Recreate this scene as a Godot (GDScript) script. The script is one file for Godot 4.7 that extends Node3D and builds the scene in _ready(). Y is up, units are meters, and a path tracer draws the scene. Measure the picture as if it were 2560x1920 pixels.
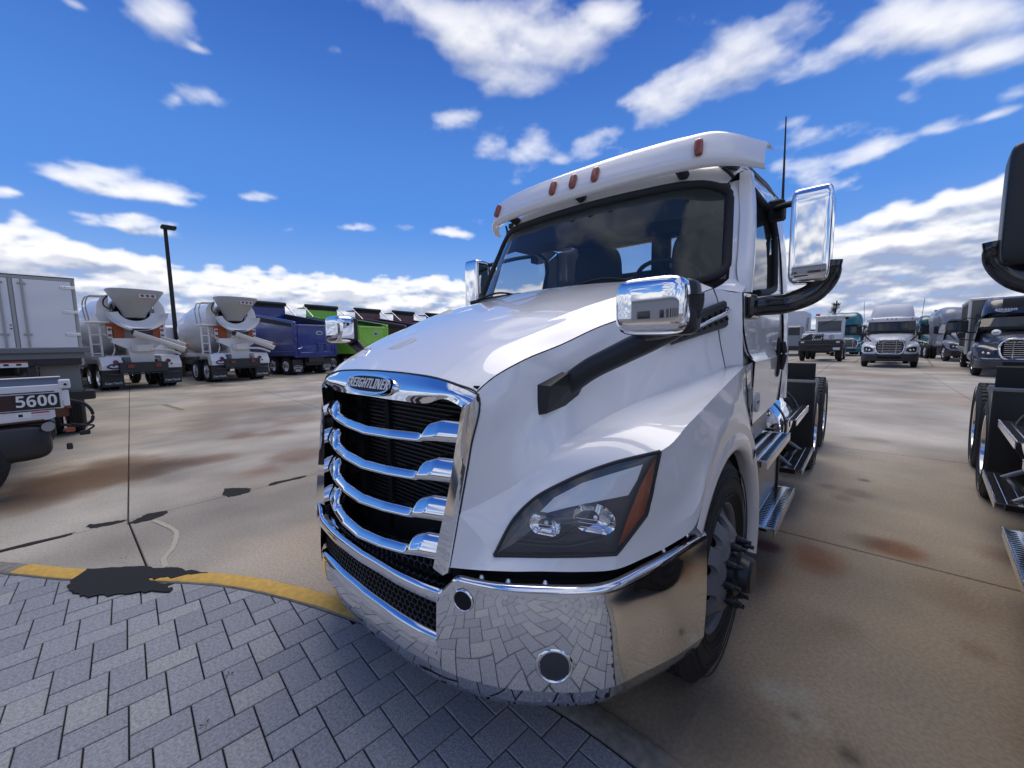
extends Node3D
# A white day-cab tractor parked nose-out over a paved island, with rows of parked trucks behind it.
# World axes: the tractor stands along -Z (its nose points to +Z), X is its width, Y is up. Helper V(x, y, r) takes r metres behind the bumper.

var M := {}
var used := {}
var smooth := 1
var rng := RandomNumberGenerator.new()

func _ready() -> void:
	rng.seed = 7
	setup_view()
	make_materials()
	build_ground()
	build_island()
	var main_truck := build_tractor(true)
	main_truck.set_meta("label", "white day cab tractor with chrome bumper and grille, nose over the grey pavers")
	main_truck.set_meta("category", "truck")
	var second := build_tractor(false)
	second.set_meta("label", "white day cab tractor with black mirror at the right edge, steps and tandem wheels showing")
	second.set_meta("category", "truck")
	second.position = Vector3(3.25, 0, 0.1)
	second.rotation.y = deg_to_rad(-4.87)
	build_left_row()
	build_right_row()
	build_far()

func setup_view() -> void:
	var cam := Camera3D.new()
	cam.name = "camera"
	cam.fov = 87.8
	cam.near = 0.05
	cam.far = 3000.0
	cam.position = Vector3(1.588, 1.598, 0.751)
	cam.rotation = Vector3(deg_to_rad(-5.906), deg_to_rad(41.525), deg_to_rad(-0.935))
	add_child(cam)
	var sun := DirectionalLight3D.new()
	sun.name = "sun"
	sun.light_energy = 0.52
	sun.light_color = Color(1.0, 0.96, 0.9)
	sun.light_angular_distance = 45.0
	sun.shadow_enabled = true
	sun.rotation = Vector3(deg_to_rad(-66), deg_to_rad(-150), 0)
	add_child(sun)
	var env := Environment.new()
	env.background_mode = Environment.BG_SKY
	env.tonemap_mode = Environment.TONE_MAPPER_LINEAR
	env.tonemap_exposure = 1.08
	env.sdfgi_enabled = true
	env.ssao_enabled = true
	env.ssil_enabled = true
	var sky := Sky.new()
	var ps := PanoramaSkyMaterial.new()
	ps.panorama = sky_picture()
	ps.energy_multiplier = 1.0
	sky.sky_material = ps
	env.sky = sky
	var we := WorldEnvironment.new()
	we.name = "environment"
	we.environment = env
	add_child(we)

# ---------------------------------------------------------------- sky
func blobs() -> Array:
	# cloud masses: azimuth, elevation, half width, half height (degrees), strength, tilt
	return [
		[-79.7, 30.8, 2.5, 1.7, 0.72, 0.56],
		[-77.1, 29.3, 1.3, 0.4, 0.50, 0.01],
		[-71.9, 33.8, 1.9, 0.7, 0.50, 0.09],
		[-67.9, 31.9, 1.3, 0.5, 0.45, 0.14],
		[-63.3, 32.4, 1.3, 0.6, 0.38, 0.19],
		[-86.3, 29.2, 1.0, 0.5, 0.55, 0.03],
		[-76.9, 25.7, 2.9, 1.3, 0.62, 0.02],
		[-79.4, 24.6, 0.8, 0.5, 0.50, 0.29],
		[-87.2, 16.1, 3.4, 1.0, 1.00, 0.13],
		[-83.6, 15.5, 4.5, 1.0, 0.95, 0.09],
		[-80.2, 15.2, 2.4, 0.4, 0.70, 0.10],
		[-84.4, 12.9, 3.6, 1.1, 0.95, 0.03],
		[-91.7, 13.7, 0.7, 0.3, 0.70, 0.05],
		[-72.5, 17.0, 1.8, 0.6, 0.80, 0.15],
		[-69.4, 14.0, 1.1, 0.4, 0.65, 0.11],
		[-60.9, 15.0, 2.9, 0.5, 0.75, 0.07],
		[-51.1, 14.9, 5.0, 0.7, 0.80, -0.06],
		[-45.0, 16.2, 2.1, 0.7, 0.70, -0.00],
		[-47.1, 35.4, 7.7, 2.8, 1.15, -0.30],
		[-37.1, 35.1, 8.0, 3.4, 1.20, -0.11],
		[-39.8, 31.4, 5.9, 2.1, 1.00, -0.06],
		[-29.3, 36.0, 4.4, 1.8, 0.90, -0.17],
		[-49.0, 27.2, 3.4, 1.4, 0.92, 0.13],
		[-44.0, 24.7, 3.0, 1.9, 0.95, -0.01],
		[-37.7, 24.6, 4.4, 2.5, 0.95, 0.24],
		[-30.3, 25.0, 4.2, 1.8, 0.90, 0.38],
		[-34.5, 23.2, 3.0, 1.3, 0.80, -0.07],
		[-19.5, 28.2, 6.0, 2.8, 0.95, 0.17],
		[-13.1, 29.9, 5.3, 3.5, 0.95, 0.19],
		[-8.9, 31.3, 4.2, 2.1, 0.85, -0.06],
		[-4.4, 26.8, 5.4, 1.6, 0.85, -0.02],
		[2.7, 27.4, 6.2, 1.9, 1.00, -0.32],
		[-2.2, 27.6, 2.9, 1.2, 0.90, -0.19],
		[6.9, 23.2, 3.6, 1.1, 0.85, -0.15],
		[3.3, 23.5, 3.5, 1.0, 0.75, -0.06],
		[8.5, 20.0, 1.3, 0.5, 0.70, -0.11],
		[1.7, 22.2, 1.1, 0.5, 0.50, -0.36],
		[-5.6, 17.7, 3.0, 1.8, 0.90, 0.01],
		[-0.6, 18.3, 4.9, 0.9, 1.00, 0.03],
		[4.1, 18.9, 1.8, 0.8, 0.95, 0.01],
		[-5.4, 20.8, 2.7, 1.5, 0.75, -0.08],
		[7.7, 18.7, 1.6, 0.4, 0.50, -0.08],
		[-7.3, 22.9, 2.1, 0.7, 0.40, -0.28],
	]

func sky_picture() -> ImageTexture:
	var w := 2560
	var h := 1280
	var mw := 720
	var mh := 180
	var mask := Image.create_empty(mw, mh, false, Image.FORMAT_RF)
	var lo := FastNoiseLite.new()
	lo.seed = 11
	lo.frequency = 1.0
	lo.fractal_octaves = 3
	var bl := blobs()
	for j in mh:
		var el := 90.0 * (1.0 - (j + 0.5) / mh)
		var ce := cos(deg_to_rad(el))
		for i in mw:
			var az := fposmod((i + 0.5) / mw * 360.0 + 180.0, 360.0) - 180.0
			var a := deg_to_rad(az)
			var m := 0.0
			var inside: float = smoothstep(118.0, 100.0, absf(az + 41.0)) * smoothstep(60.0, 42.0, el)
			for b in bl:
				var dx: float = (az - b[0]) * ce
				var dy: float = el - b[1]
				if absf(dx) > 3.2 * b[2] + b[3] or absf(dy) > 3.0 * b[3] + b[2]:
					continue
				var c: float = cos(b[5])
				var s: float = sin(b[5])
				var x: float = (dx * c + dy * s) / b[2]
				var y: float = (-dx * s + dy * c) / b[3]
				m = maxf(m, b[4] * exp(-(x * x + y * y)))
			var d := Vector3(sin(a) * ce, sin(deg_to_rad(el)), -cos(a) * ce)
			var p := d / (d.y + 0.25)
			var wild: float = smoothstep(-0.35, 0.15, lo.get_noise_2d(p.x * 0.9 + 3.1, p.z * 0.9 + 7.7))
			m = maxf(m, wild * 0.9 * (1.0 - inside))
			var top: float = 8.2 + 2.2 * lo.get_noise_1d(az * 0.045 + 9.0) + 0.9 * lo.get_noise_1d(az * 0.23)
			if az < -66.0:
				top += minf(2.0, (-66.0 - az) * 0.12)
			if az > -13.0 and az < 60.0:
				top += minf(5.0, (az + 13.0) * 0.55)
			m = maxf(m, 0.97 * smoothstep(top + 0.8, top - 0.8, el))
			mask.set_pixel(i, j, Color(m, 0, 0))
	mask.resize(w, h / 2, Image.INTERPOLATE_CUBIC)
	var mk := mask.get_data().to_float32_array()
	var n1 := FastNoiseLite.new()
	n1.seed = 5
	n1.frequency = 1.0
	n1.fractal_octaves = 6
	n1.fractal_gain = 0.52
	n1.fractal_lacunarity = 2.1
	n1.domain_warp_enabled = true
	n1.domain_warp_amplitude = 0.12
	n1.domain_warp_frequency = 1.6
	var n2 := FastNoiseLite.new()
	n2.seed = 23
	n2.frequency = 1.0
	n2.fractal_octaves = 4
	var out := PackedFloat32Array()
	out.resize(w * h * 3)
	var zen := Vector3(0.028, 0.105, 0.44)
	var mid := Vector3(0.095, 0.275, 0.74)
	var hor := Vector3(0.36, 0.56, 0.88)
	var dens := PackedFloat32Array()
	dens.resize(w * h / 2)
	for j in h / 2:
		var el := PI / 2 * (1.0 - (j + 0.5) / (h / 2))
		var sy := sin(el)
		var cy := cos(el)
		var k := 1.0 / (sy + 0.16)
		var thin := 1.0
		var low: float = smoothstep(0.36, 0.14, sy)
		for i in w:
			var m: float = mk[j * w + i]
			if m < 0.02:
				continue
			var a := (i + 0.5) / w * TAU
			var n := n1.get_noise_3d(sin(a) * cy * k * 3.0, sy * 7.0 * thin, -cos(a) * cy * k * 3.0)
			dens[j * w + i] = clampf((m * 1.10 + n * lerpf(0.90, 1.05, low) - lerpf(0.36, 0.40, low)) * lerpf(1.05, 2.0, low), 0.0, 1.6)
	var up := 9
	for j in h / 2:
		var el := PI / 2 * (1.0 - (j + 0.5) / (h / 2))
		var sy := sin(el)
		var cy := cos(el)
		var t := pow(1.0 - sy, 3.0)
		var air := zen.lerp(mid, smoothstep(0.72, 0.24, sy)).lerp(hor, smoothstep(0.30, 0.0, sy) * 0.95)
		var near: float = smoothstep(0.34, 0.04, sy)
		for i in w:
			var c := air
			var d: float = dens[j * w + i]
			if d > 0.0:
				var a := (i + 0.5) / w * TAU
				var above: float = dens[maxi(j - up, 0) * w + i]
				var above2: float = dens[maxi(j - up * 3, 0) * w + i]
				var s := n2.get_noise_3d(sin(a) * cy * 9.0, sy * 26.0, cos(a) * cy * 9.0)
				var lit := clampf(0.78 + (d - above) * 0.75 - above2 * lerpf(0.17, 0.40, near) - maxf(d - 0.7, 0.0) * 0.22 + s * 0.34, 0.0, 1.0)
				var cloud := Vector3(0.33, 0.39, 0.56).lerp(Vector3(0.97, 0.97, 0.99), lit)
				c = air.lerp(cloud, 1.0 - exp(-pow(d, 1.25) * lerpf(1.9, 2.6, near)))
			var o := (j * w + i) * 3
			out[o] = c.x
			out[o + 1] = c.y
			out[o + 2] = c.z
	for j in range(h / 2, h):
		var g := Vector3(0.30, 0.32, 0.34).lerp(Vector3(0.16, 0.15, 0.14), minf(1.0, float(j - h / 2) / 60.0))
		for i in w:
			var o := (j * w + i) * 3
			out[o] = g.x
			out[o + 1] = g.y
			out[o + 2] = g.z
	return ImageTexture.create_from_image(Image.create_from_data(w, h, false, Image.FORMAT_RGBF, out.to_byte_array()))

# ---------------------------------------------------------------- names and nodes
func numbered(called: String) -> String:
	if not used.has(called):
		used[called] = 0
		return called
	used[called] += 1
	return "%s_%03d" % [called, used[called]]

func uniq(o: Node3D, called: String, parent: Node) -> void:
	if parent == self:
		o.name = numbered(called)
	else:
		var k := 0
		var nm := called
		while parent.has_node(NodePath(nm)):
			k += 1
			nm = "%s_%03d" % [called, k]
		o.name = nm
	parent.add_child(o, true)

func mi(called: String, mesh: Mesh, mat: Material, parent: Node = self) -> MeshInstance3D:
	var o := MeshInstance3D.new()
	o.mesh = mesh
	o.material_override = mat
	uniq(o, called, parent)
	return o

func put(st: SurfaceTool, called: String, mat: Material, parent: Node = self) -> MeshInstance3D:
	st.generate_normals()
	return mi(called, st.commit(), mat, parent)

func thing(called: String, label: String, category: String, at := Vector3.ZERO, turn := 0.0, group := "") -> Node3D:
	var o := Node3D.new()
	uniq(o, called, self)
	o.position = at
	o.rotation.y = turn
	if label != "":
		tag(o, label, category, group)
	return o

func tag(o: Node3D, label: String, category: String, group := "") -> Node3D:
	o.set_meta("label", label)
	o.set_meta("category", category)
	if group != "":
		o.set_meta("group", group)
	return o

func sub(called: String, parent: Node, at := Vector3.ZERO, turn := Vector3.ZERO) -> Node3D:
	var o := Node3D.new()
	uniq(o, called, parent)
	o.position = at
	o.rotation = turn
	return o

func struct(o: Node3D) -> Node3D:
	o.set_meta("kind", "structure")
	return o

# ---------------------------------------------------------------- shapes
func mk() -> SurfaceTool:
	var st := SurfaceTool.new()
	st.begin(Mesh.PRIMITIVE_TRIANGLES)
	st.set_smooth_group(-1)
	return st

func flat(st: SurfaceTool) -> void:
	st.set_smooth_group(-1)

func soft(st: SurfaceTool) -> void:
	smooth += 1
	st.set_smooth_group(smooth)

func tri(st: SurfaceTool, a: Vector3, b: Vector3, c: Vector3) -> void:
	st.add_vertex(a)
	st.add_vertex(b)
	st.add_vertex(c)

func quad(st: SurfaceTool, a: Vector3, b: Vector3, c: Vector3, d: Vector3) -> void:
	tri(st, a, b, c)
	tri(st, a, c, d)

func V(x: float, y: float, r: float) -> Vector3:
	return Vector3(x, y, -r)

func L(a: Array, s := 1.0) -> PackedVector3Array:
	var p := PackedVector3Array()
	for i in range(0, a.size(), 3):
		p.append(Vector3(s * a[i], a[i + 1], -a[i + 2]))
	return p

func arc(cx: float, cy: float, cr: float, rad: float, a0: float, a1: float, n: int, s := 1.0) -> PackedVector3Array:
	# in the side plane x = cx: angle 0 points rearwards, 90 up
	var p := PackedVector3Array()
	for i in n + 1:
		var a := deg_to_rad(lerpf(a0, a1, float(i) / n))
		p.append(Vector3(s * cx, cy + rad * sin(a), -(cr + rad * cos(a))))
	return p

func along(p: PackedVector3Array, n: int, curved := true) -> PackedVector3Array:
	var m := p.size()
	var t := PackedFloat32Array([0.0])
	for i in range(1, m):
		t.append(t[i - 1] + maxf(p[i].distance_to(p[i - 1]), 1e-5))
	var out := PackedVector3Array()
	var k := 0
	for i in n:
		var u := t[m - 1] * i / (n - 1)
		while k < m - 2 and u > t[k + 1]:
			k += 1
		var w := clampf((u - t[k]) / (t[k + 1] - t[k]), 0.0, 1.0)
		if not curved or m < 3:
			out.append(p[k].lerp(p[k + 1], w))
		else:
			var a := p[k - 1] if k > 0 else p[k] * 2.0 - p[k + 1]
			var b := p[k + 2] if k < m - 2 else p[k + 1] * 2.0 - p[k]
			var ta := t[k - 1] - t[k] if k > 0 else t[k] - t[k + 1]
			var tb := t[k + 2] - t[k] if k < m - 2 else 2.0 * (t[k + 1] - t[k])
			out.append(p[k].cubic_interpolate_in_time(p[k + 1], a, b, w, t[k + 1] - t[k], ta, tb))
	return out

func net(lines: Array, nu: int, nv: int, cu := true, cv := true) -> Array:
	# lines through space -> a grid of points, nv rows of nu
	var rows := []
	for l in lines:
		rows.append(along(l, nu, cu))
	var grid := []
	for j in nv:
		var q := PackedVector3Array()
		q.resize(nu)
		grid.append(q)
	for i in nu:
		var col := PackedVector3Array()
		for r in rows:
			col.append(r[i])
		var c := along(col, nv, cv)
		for j in nv:
			grid[j][i] = c[j]
	return grid

func skin(st: SurfaceTool, grid: Array, uv := Vector2.ZERO) -> void:
	var nv := grid.size()
	var nu: int = grid[0].size()
	for j in nv - 1:
		for i in nu - 1:
			if uv != Vector2.ZERO:
				var q := [[i, j], [i + 1, j], [i + 1, j + 1], [i, j], [i + 1, j + 1], [i, j + 1]]
				for e in q:
					st.set_uv(Vector2(uv.x * e[0] / (nu - 1), uv.y * (1.0 - float(e[1]) / (nv - 1))))
					st.add_vertex(grid[e[1]][e[0]])
			else:
				quad(st, grid[j][i], grid[j][i + 1], grid[j + 1][i + 1], grid[j + 1][i])

func loft(st: SurfaceTool, lines: Array, nu := 24, nv := 12, cu := true, cv := true) -> void:
	soft(st)
	skin(st, net(lines, nu, nv, cu, cv))

func box(st: SurfaceTool, c: Vector3, s: Vector3, x := Transform3D.IDENTITY) -> void:
	flat(st)
	var h := s / 2
	var p := []
	for i in 8:
		p.append(x * (c + Vector3(h.x if i & 1 else -h.x, h.y if i & 2 else -h.y, h.z if i & 4 else -h.z)))
	for f in [[0, 1, 3, 2], [5, 4, 6, 7], [4, 0, 2, 6], [1, 5, 7, 3], [2, 3, 7, 6], [4, 5, 1, 0]]:
		quad(st, p[f[0]], p[f[1]], p[f[2]], p[f[3]])

func rbox(st: SurfaceTool, c: Vector3, s: Vector3, b: float, x := Transform3D.IDENTITY) -> void:
	# a box with chamfered edges
	flat(st)
	var h := s / 2
	b = minf(b, minf(h.x, minf(h.y, h.z)) * 0.9)
	var g := func(sx: float, sy: float, sz: float, ax: int) -> Vector3:
		var e := Vector3(h.x - b, h.y - b, h.z - b)
		e[ax] += b
		return x * (c + Vector3(e.x * sx, e.y * sy, e.z * sz))
	for s1 in [-1.0, 1.0]:
		quad(st, g.call(s1, -1, -1, 0), g.call(s1, -s1, s1, 0), g.call(s1, 1, 1, 0), g.call(s1, s1, -s1, 0))
		quad(st, g.call(-1, s1, -1, 1), g.call(s1, s1, -s1, 1), g.call(1, s1, 1, 1), g.call(-s1, s1, s1, 1))
		quad(st, g.call(-1, -1, s1, 2), g.call(-s1, s1, s1, 2), g.call(1, 1, s1, 2), g.call(s1, -s1, s1, 2))
		for s2 in [-1.0, 1.0]:
			var w: float = s1 * s2
			quad(st, g.call(-w, s1, s2, 1), g.call(w, s1, s2, 1), g.call(w, s1, s2, 2), g.call(-w, s1, s2, 2))
			quad(st, g.call(s2, -w, s1, 2), g.call(s2, w, s1, 2), g.call(s2, w, s1, 0), g.call(s2, -w, s1, 0))
			quad(st, g.call(s1, s2, -w, 0), g.call(s1, s2, w, 0), g.call(s1, s2, w, 1), g.call(s1, s2, -w, 1))
			for s3 in [-1.0, 1.0]:
				if s1 * s2 * s3 > 0:
					tri(st, g.call(s1, s2, s3, 0), g.call(s1, s2, s3, 2), g.call(s1, s2, s3, 1))
				else:
					tri(st, g.call(s1, s2, s3, 0), g.call(s1, s2, s3, 1), g.call(s1, s2, s3, 2))

func pillow(st: SurfaceTool, c: Vector3, s: Vector3, e := 0.3, n := 20, x := Transform3D.IDENTITY) -> void:
	# a rounded block: superellipsoid
	soft(st)
	var f := func(v: float) -> float: return signf(v) * pow(absf(v), e)
	var rows := []
	for j in n + 1:
		var q := PackedVector3Array()
		var b := -PI / 2 + PI * j / n
		for i in n * 2 + 1:
			var a := TAU * i / (n * 2)
			var cb: float = f.call(cos(b))
			q.append(x * (c + Vector3(cb * f.call(cos(a)) * s.x, f.call(sin(b)) * s.y, cb * f.call(sin(a)) * s.z) * 0.5))
		rows.append(q)
	skin(st, rows)

func ring(c: Vector3, u: Vector3, v: Vector3, n: int) -> PackedVector3Array:
	var p := PackedVector3Array()
	for i in n + 1:
		var a := TAU * (i % n) / n
		p.append(c + u * cos(a) + v * sin(a))
	return p

func sides(d: Vector3) -> Array:
	var u := d.cross(Vector3.UP)
	if u.length() < 0.01:
		u = d.cross(Vector3.RIGHT)
	u = u.normalized()
	return [u, d.cross(u).normalized()]

func cyl(st: SurfaceTool, a: Vector3, b: Vector3, ra: float, rb := -1.0, n := 16, caps := true) -> void:
	if rb < 0.0:
		rb = ra
	var s := sides((b - a).normalized())
	var p := ring(a, s[0] * ra, s[1] * ra, n)
	var q := ring(b, s[0] * rb, s[1] * rb, n)
	soft(st)
	skin(st, [p, q])
	if caps:
		flat(st)
		for i in n:
			if ra > 0.0001:
				tri(st, a, p[i], p[i + 1])
			if rb > 0.0001:
				tri(st, b, q[i + 1], q[i])

func tube(st: SurfaceTool, pts: PackedVector3Array, r: float, n := 8, m := 0, ry := -1.0) -> void:
	# a round (or oval) bar along a path; m > 0 smooths the path into m points
	var p := along(pts, m) if m > 0 else pts
	if ry < 0.0:
		ry = r
	soft(st)
	var rows := []
	for i in p.size():
		var d := (p[mini(i + 1, p.size() - 1)] - p[maxi(i - 1, 0)]).normalized()
		var s := sides(d)
		rows.append(ring(p[i], s[0] * r, s[1] * ry, n))
	skin(st, rows)
	flat(st)
	var e := p.size() - 1
	for i in n:
		tri(st, p[0], rows[0][i], rows[0][i + 1])
		tri(st, p[e], rows[e][i + 1], rows[e][i])

func lathe(st: SurfaceTool, prof: Array, n := 32, x := Transform3D.IDENTITY, a0 := 0.0, a1 := TAU, curved := true) -> void:
	# prof: [radius, along x] pairs, turned about the local X axis
	if curved:
		soft(st)
	var rows := []
	for e in prof:
		var q := PackedVector3Array()
		for i in n + 1:
			var a := a0 + (a1 - a0) * i / n
			if i == n and absf(a1 - a0 - TAU) < 0.001:
				a = a0
			q.append(x * Vector3(e[1], e[0] * cos(a), e[0] * sin(a)))
		rows.append(q)
	if curved:
		skin(st, rows)
	else:
		for k in rows.size() - 1:
			soft(st)
			skin(st, [rows[k], rows[k + 1]])

func prism(st: SurfaceTool, poly: PackedVector2Array, d: float, x := Transform3D.IDENTITY) -> void:
	# a flat outline in local XY given thickness d along local Z
	flat(st)
	var t := Geometry2D.triangulate_polygon(poly)
	var turn := not Geometry2D.is_polygon_clockwise(poly)
	for i in range(0, t.size(), 3):
		var a := poly[t[i]]
		var b := poly[t[i + 1]]
		var c := poly[t[i + 2]]
		if (b - a).cross(c - a) > 0:
			var k := b
			b = c
			c = k
		tri(st, x * Vector3(a.x, a.y, d), x * Vector3(b.x, b.y, d), x * Vector3(c.x, c.y, d))
		tri(st, x * Vector3(a.x, a.y, 0), x * Vector3(c.x, c.y, 0), x * Vector3(b.x, b.y, 0))
	for i in poly.size():
		var a := poly[i]
		var b := poly[(i + 1) % poly.size()]
		if turn:
			quad(st, x * Vector3(a.x, a.y, d), x * Vector3(b.x, b.y, d), x * Vector3(b.x, b.y, 0), x * Vector3(a.x, a.y, 0))
		else:
			quad(st, x * Vector3(b.x, b.y, d), x * Vector3(a.x, a.y, d), x * Vector3(a.x, a.y, 0), x * Vector3(b.x, b.y, 0))

func xf(at: Vector3, rot := Vector3.ZERO) -> Transform3D:
	return Transform3D(Basis.from_euler(rot), at)

func frame_at(at: Vector3, out: Vector3, up := Vector3.UP) -> Transform3D:
	# local +Z looks along «out»
	var z := out.normalized()
	var x := up.cross(z).normalized()
	return Transform3D(Basis(x, z.cross(x), z), at)

func text(words: String, size: float, at: Transform3D, mat: Material, parent: Node, called := "lettering", depth := 0.004, bold := true, squeeze := 1.0, font := "Droid Sans") -> MeshInstance3D:
	var t := TextMesh.new()
	var f := SystemFont.new()
	f.font_names = PackedStringArray([font])
	f.font_weight = 700 if bold else 400
	t.font = f
	t.text = words
	t.font_size = 48
	t.pixel_size = size / 36.0
	t.depth = depth
	t.curve_step = 1.0
	var o := mi(called, t, mat, parent)
	o.transform = at * Transform3D(Basis.from_scale(Vector3(squeeze, 1, 1)), Vector3(0, 0, depth / 2))
	return o

# ---------------------------------------------------------------- materials
func mat(key: String, r: float, g: float, b: float, rough := 0.5, metal := 0.0, coat := 0.0) -> StandardMaterial3D:
	# base colours are linear, real-world values
	var m := StandardMaterial3D.new()
	m.resource_name = key
	m.albedo_color = Color(r, g, b).linear_to_srgb()
	m.roughness = rough
	m.metallic = metal
	if coat > 0.0:
		m.clearcoat_enabled = true
		m.clearcoat = coat
		m.clearcoat_roughness = 0.03
	M[key] = m
	return m

func glass(key: String, r: float, g: float, b: float, a: float, rough := 0.02) -> StandardMaterial3D:
	var m := mat(key, r, g, b, rough)
	m.transparency = BaseMaterial3D.TRANSPARENCY_ALPHA
	m.albedo_color.a = a
	return m

func noise_tex(size: int, freq: float, oct: int, lo: float, hi: float, seed_ := 1, as_normal := false, bump := 2.0) -> Texture2D:
	var n := FastNoiseLite.new()
	n.seed = seed_
	n.frequency = freq
	n.fractal_octaves = oct
	var im := n.get_seamless_image(size, size)
	if as_normal:
		im.bump_map_to_normal_map(bump)
	else:
		im.convert(Image.FORMAT_RGB8)
		var d := im.get_data()
		for i in d.size():
			d[i] = int(clampf(lerpf(lo, hi, d[i] / 255.0), 0.0, 1.0) * 255.0)
		im = Image.create_from_data(size, size, false, Image.FORMAT_RGB8, d)
	return ImageTexture.create_from_image(im)

func tri_map(m: StandardMaterial3D, tex: Texture2D, scale: float, rough := false) -> void:
	m.uv1_triplanar = true
	m.uv1_world_triplanar = true
	m.uv1_scale = Vector3(scale, scale, scale)
	m.albedo_texture = tex
	if rough:
		m.roughness_texture = tex

func make_materials() -> void:
	mat("white", 0.82, 0.82, 0.815, 0.32, 0.0, 1.0)
	mat("white_far", 0.70, 0.71, 0.72, 0.38, 0.0, 0.6)
	mat("white_flat", 0.66, 0.66, 0.66, 0.6)
	mat("chrome", 0.86, 0.87, 0.88, 0.035, 1.0)
	mat("polished", 0.78, 0.79, 0.80, 0.16, 1.0)
	mat("alu", 0.62, 0.63, 0.64, 0.32, 1.0)
	mat("black", 0.018, 0.019, 0.021, 0.42)
	mat("matt_black", 0.014, 0.015, 0.016, 0.75)
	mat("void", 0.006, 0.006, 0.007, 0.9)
	mat("gloss_black", 0.012, 0.012, 0.014, 0.12, 0.0, 0.6)
	var ru := mat("rubber", 0.024, 0.024, 0.025, 0.72)
	tri_map(ru, noise_tex(256, 0.03, 4, 0.70, 1.0, 3), 3.0)
	mat("arm", 0.013, 0.014, 0.017, 0.45)
	mat("wheel_grey", 0.17, 0.175, 0.19, 0.5, 0.2)
	mat("nut", 0.03, 0.034, 0.042, 0.4, 0.5)
	mat("amber", 0.28, 0.055, 0.012, 0.25, 0.0, 0.8)
	mat("amber_deep", 0.34, 0.075, 0.015, 0.15, 0.0, 0.8)
	mat("red_lamp", 0.16, 0.008, 0.010, 0.25, 0.0, 0.6)
	mat("drl", 0.70, 0.72, 0.72, 0.25)
	mat("housing", 0.035, 0.038, 0.045, 0.35)
	glass("lens", 0.9, 0.95, 1.0, 0.04, 0.02)
	glass("windscreen", 0.10, 0.16, 0.14, 0.10, 0.01)
	glass("side_glass", 0.06, 0.09, 0.08, 0.30, 0.01)
	glass("dark_glass", 0.03, 0.04, 0.045, 0.60, 0.02)
	mat("seat", 0.075, 0.08, 0.08, 0.85)
	mat("cabin", 0.06, 0.065, 0.068, 0.85)
	mat("dash", 0.03, 0.031, 0.033, 0.7)
	mat("badge", 0.008, 0.010, 0.014, 0.75)
	mat("steel", 0.30, 0.30, 0.31, 0.45, 0.6)
	mat("grey_deck", 0.16, 0.165, 0.17, 0.6)
	mat("panel_grey", 0.20, 0.20, 0.195, 0.55)
	mat("dark_red", 0.075, 0.010, 0.012, 0.4, 0.0, 0.5)
	mat("maroon", 0.10, 0.022, 0.025, 0.45, 0.0, 0.5)
	mat("blue", 0.008, 0.026, 0.19, 0.35, 0.0, 0.8)
	mat("green", 0.19, 0.50, 0.012, 0.35, 0.0, 0.8)
	mat("dark_green", 0.035, 0.07, 0.035, 0.5)
	mat("orange", 0.36, 0.075, 0.015, 0.5)
	mat("rust", 0.09, 0.035, 0.015, 0.85)
	mat("mixer_grey", 0.36, 0.36, 0.34, 0.45)
	mat("teal", 0.008, 0.115, 0.14, 0.35, 0.0, 0.8)
	mat("green_cab", 0.006, 0.075, 0.055, 0.35, 0.0, 0.8)
	mat("navy", 0.016, 0.020, 0.036, 0.35, 0.0, 0.7)
	mat("box_grey", 0.15, 0.15, 0.14, 0.3, 0.3)
	mat("mid_grey", 0.24, 0.25, 0.27, 0.4, 0.0, 0.5)
	mat("bumper_grey", 0.030, 0.032, 0.036, 0.6)
	mat("sticker", 0.72, 0.72, 0.70, 0.5)
	mat("sticker_grey", 0.24, 0.23, 0.22, 0.5)
	mat("ink", 0.02, 0.02, 0.02, 0.7)
	mat("faint", 0.55, 0.56, 0.57, 0.5)
	mat("hose_blue", 0.012, 0.03, 0.12, 0.5)
	mat("sign_red", 0.45, 0.03, 0.02, 0.5)
	mat("badge_blue", 0.03, 0.10, 0.20, 0.4)
	var y := mat("yellow", 0.66, 0.40, 0.075, 0.75)
	tri_map(y, noise_tex(256, 0.04, 5, 0.84, 1.0, 8), 1.7)
	var ly := mat("lot_line", 0.50, 0.44, 0.26, 0.8)
	tri_map(ly, noise_tex(256, 0.05, 5, 0.45, 1.0, 9), 0.8)
	var tar := mat("tar", 0.018, 0.018, 0.019, 0.85)
	tri_map(tar, noise_tex(256, 0.12, 4, 0.35, 1.0, 10), 2.5)
	var gr := mat("grit", 0.05, 0.045, 0.035, 0.95)
	tri_map(gr, noise_tex(256, 0.15, 4, 0.1, 1.0, 12), 3.0)
	var kb := mat("kerb", 0.30, 0.275, 0.23, 0.85)
	tri_map(kb, noise_tex(512, 0.03, 6, 0.70, 1.0, 13), 1.1)
	mat("pale", 0.42, 0.38, 0.29, 0.9)
	var dk := mat("deck_plate", 0.42, 0.43, 0.44, 0.38, 0.9)
	dk.uv1_triplanar = true
	dk.uv1_scale = Vector3(6, 6, 6)
	dk.normal_enabled = true
	dk.normal_texture = tread_plate()
	dk.normal_scale = 1.0
	var fabric := mat("tarp", 0.02, 0.021, 0.022, 0.8)
	fabric.uv1_triplanar = true
	# pavers: five tones of one stone
	var pg := noise_tex(512, 0.05, 6, 0.74, 1.0, 14)
	var pb := noise_tex(512, 0.11, 5, 0.0, 1.0, 15, true, 5.0)
	var tone := [[0.365, 0.375, 0.395], [0.335, 0.345, 0.368], [0.395, 0.40, 0.41], [0.315, 0.327, 0.35], [0.42, 0.42, 0.415]]
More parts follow.
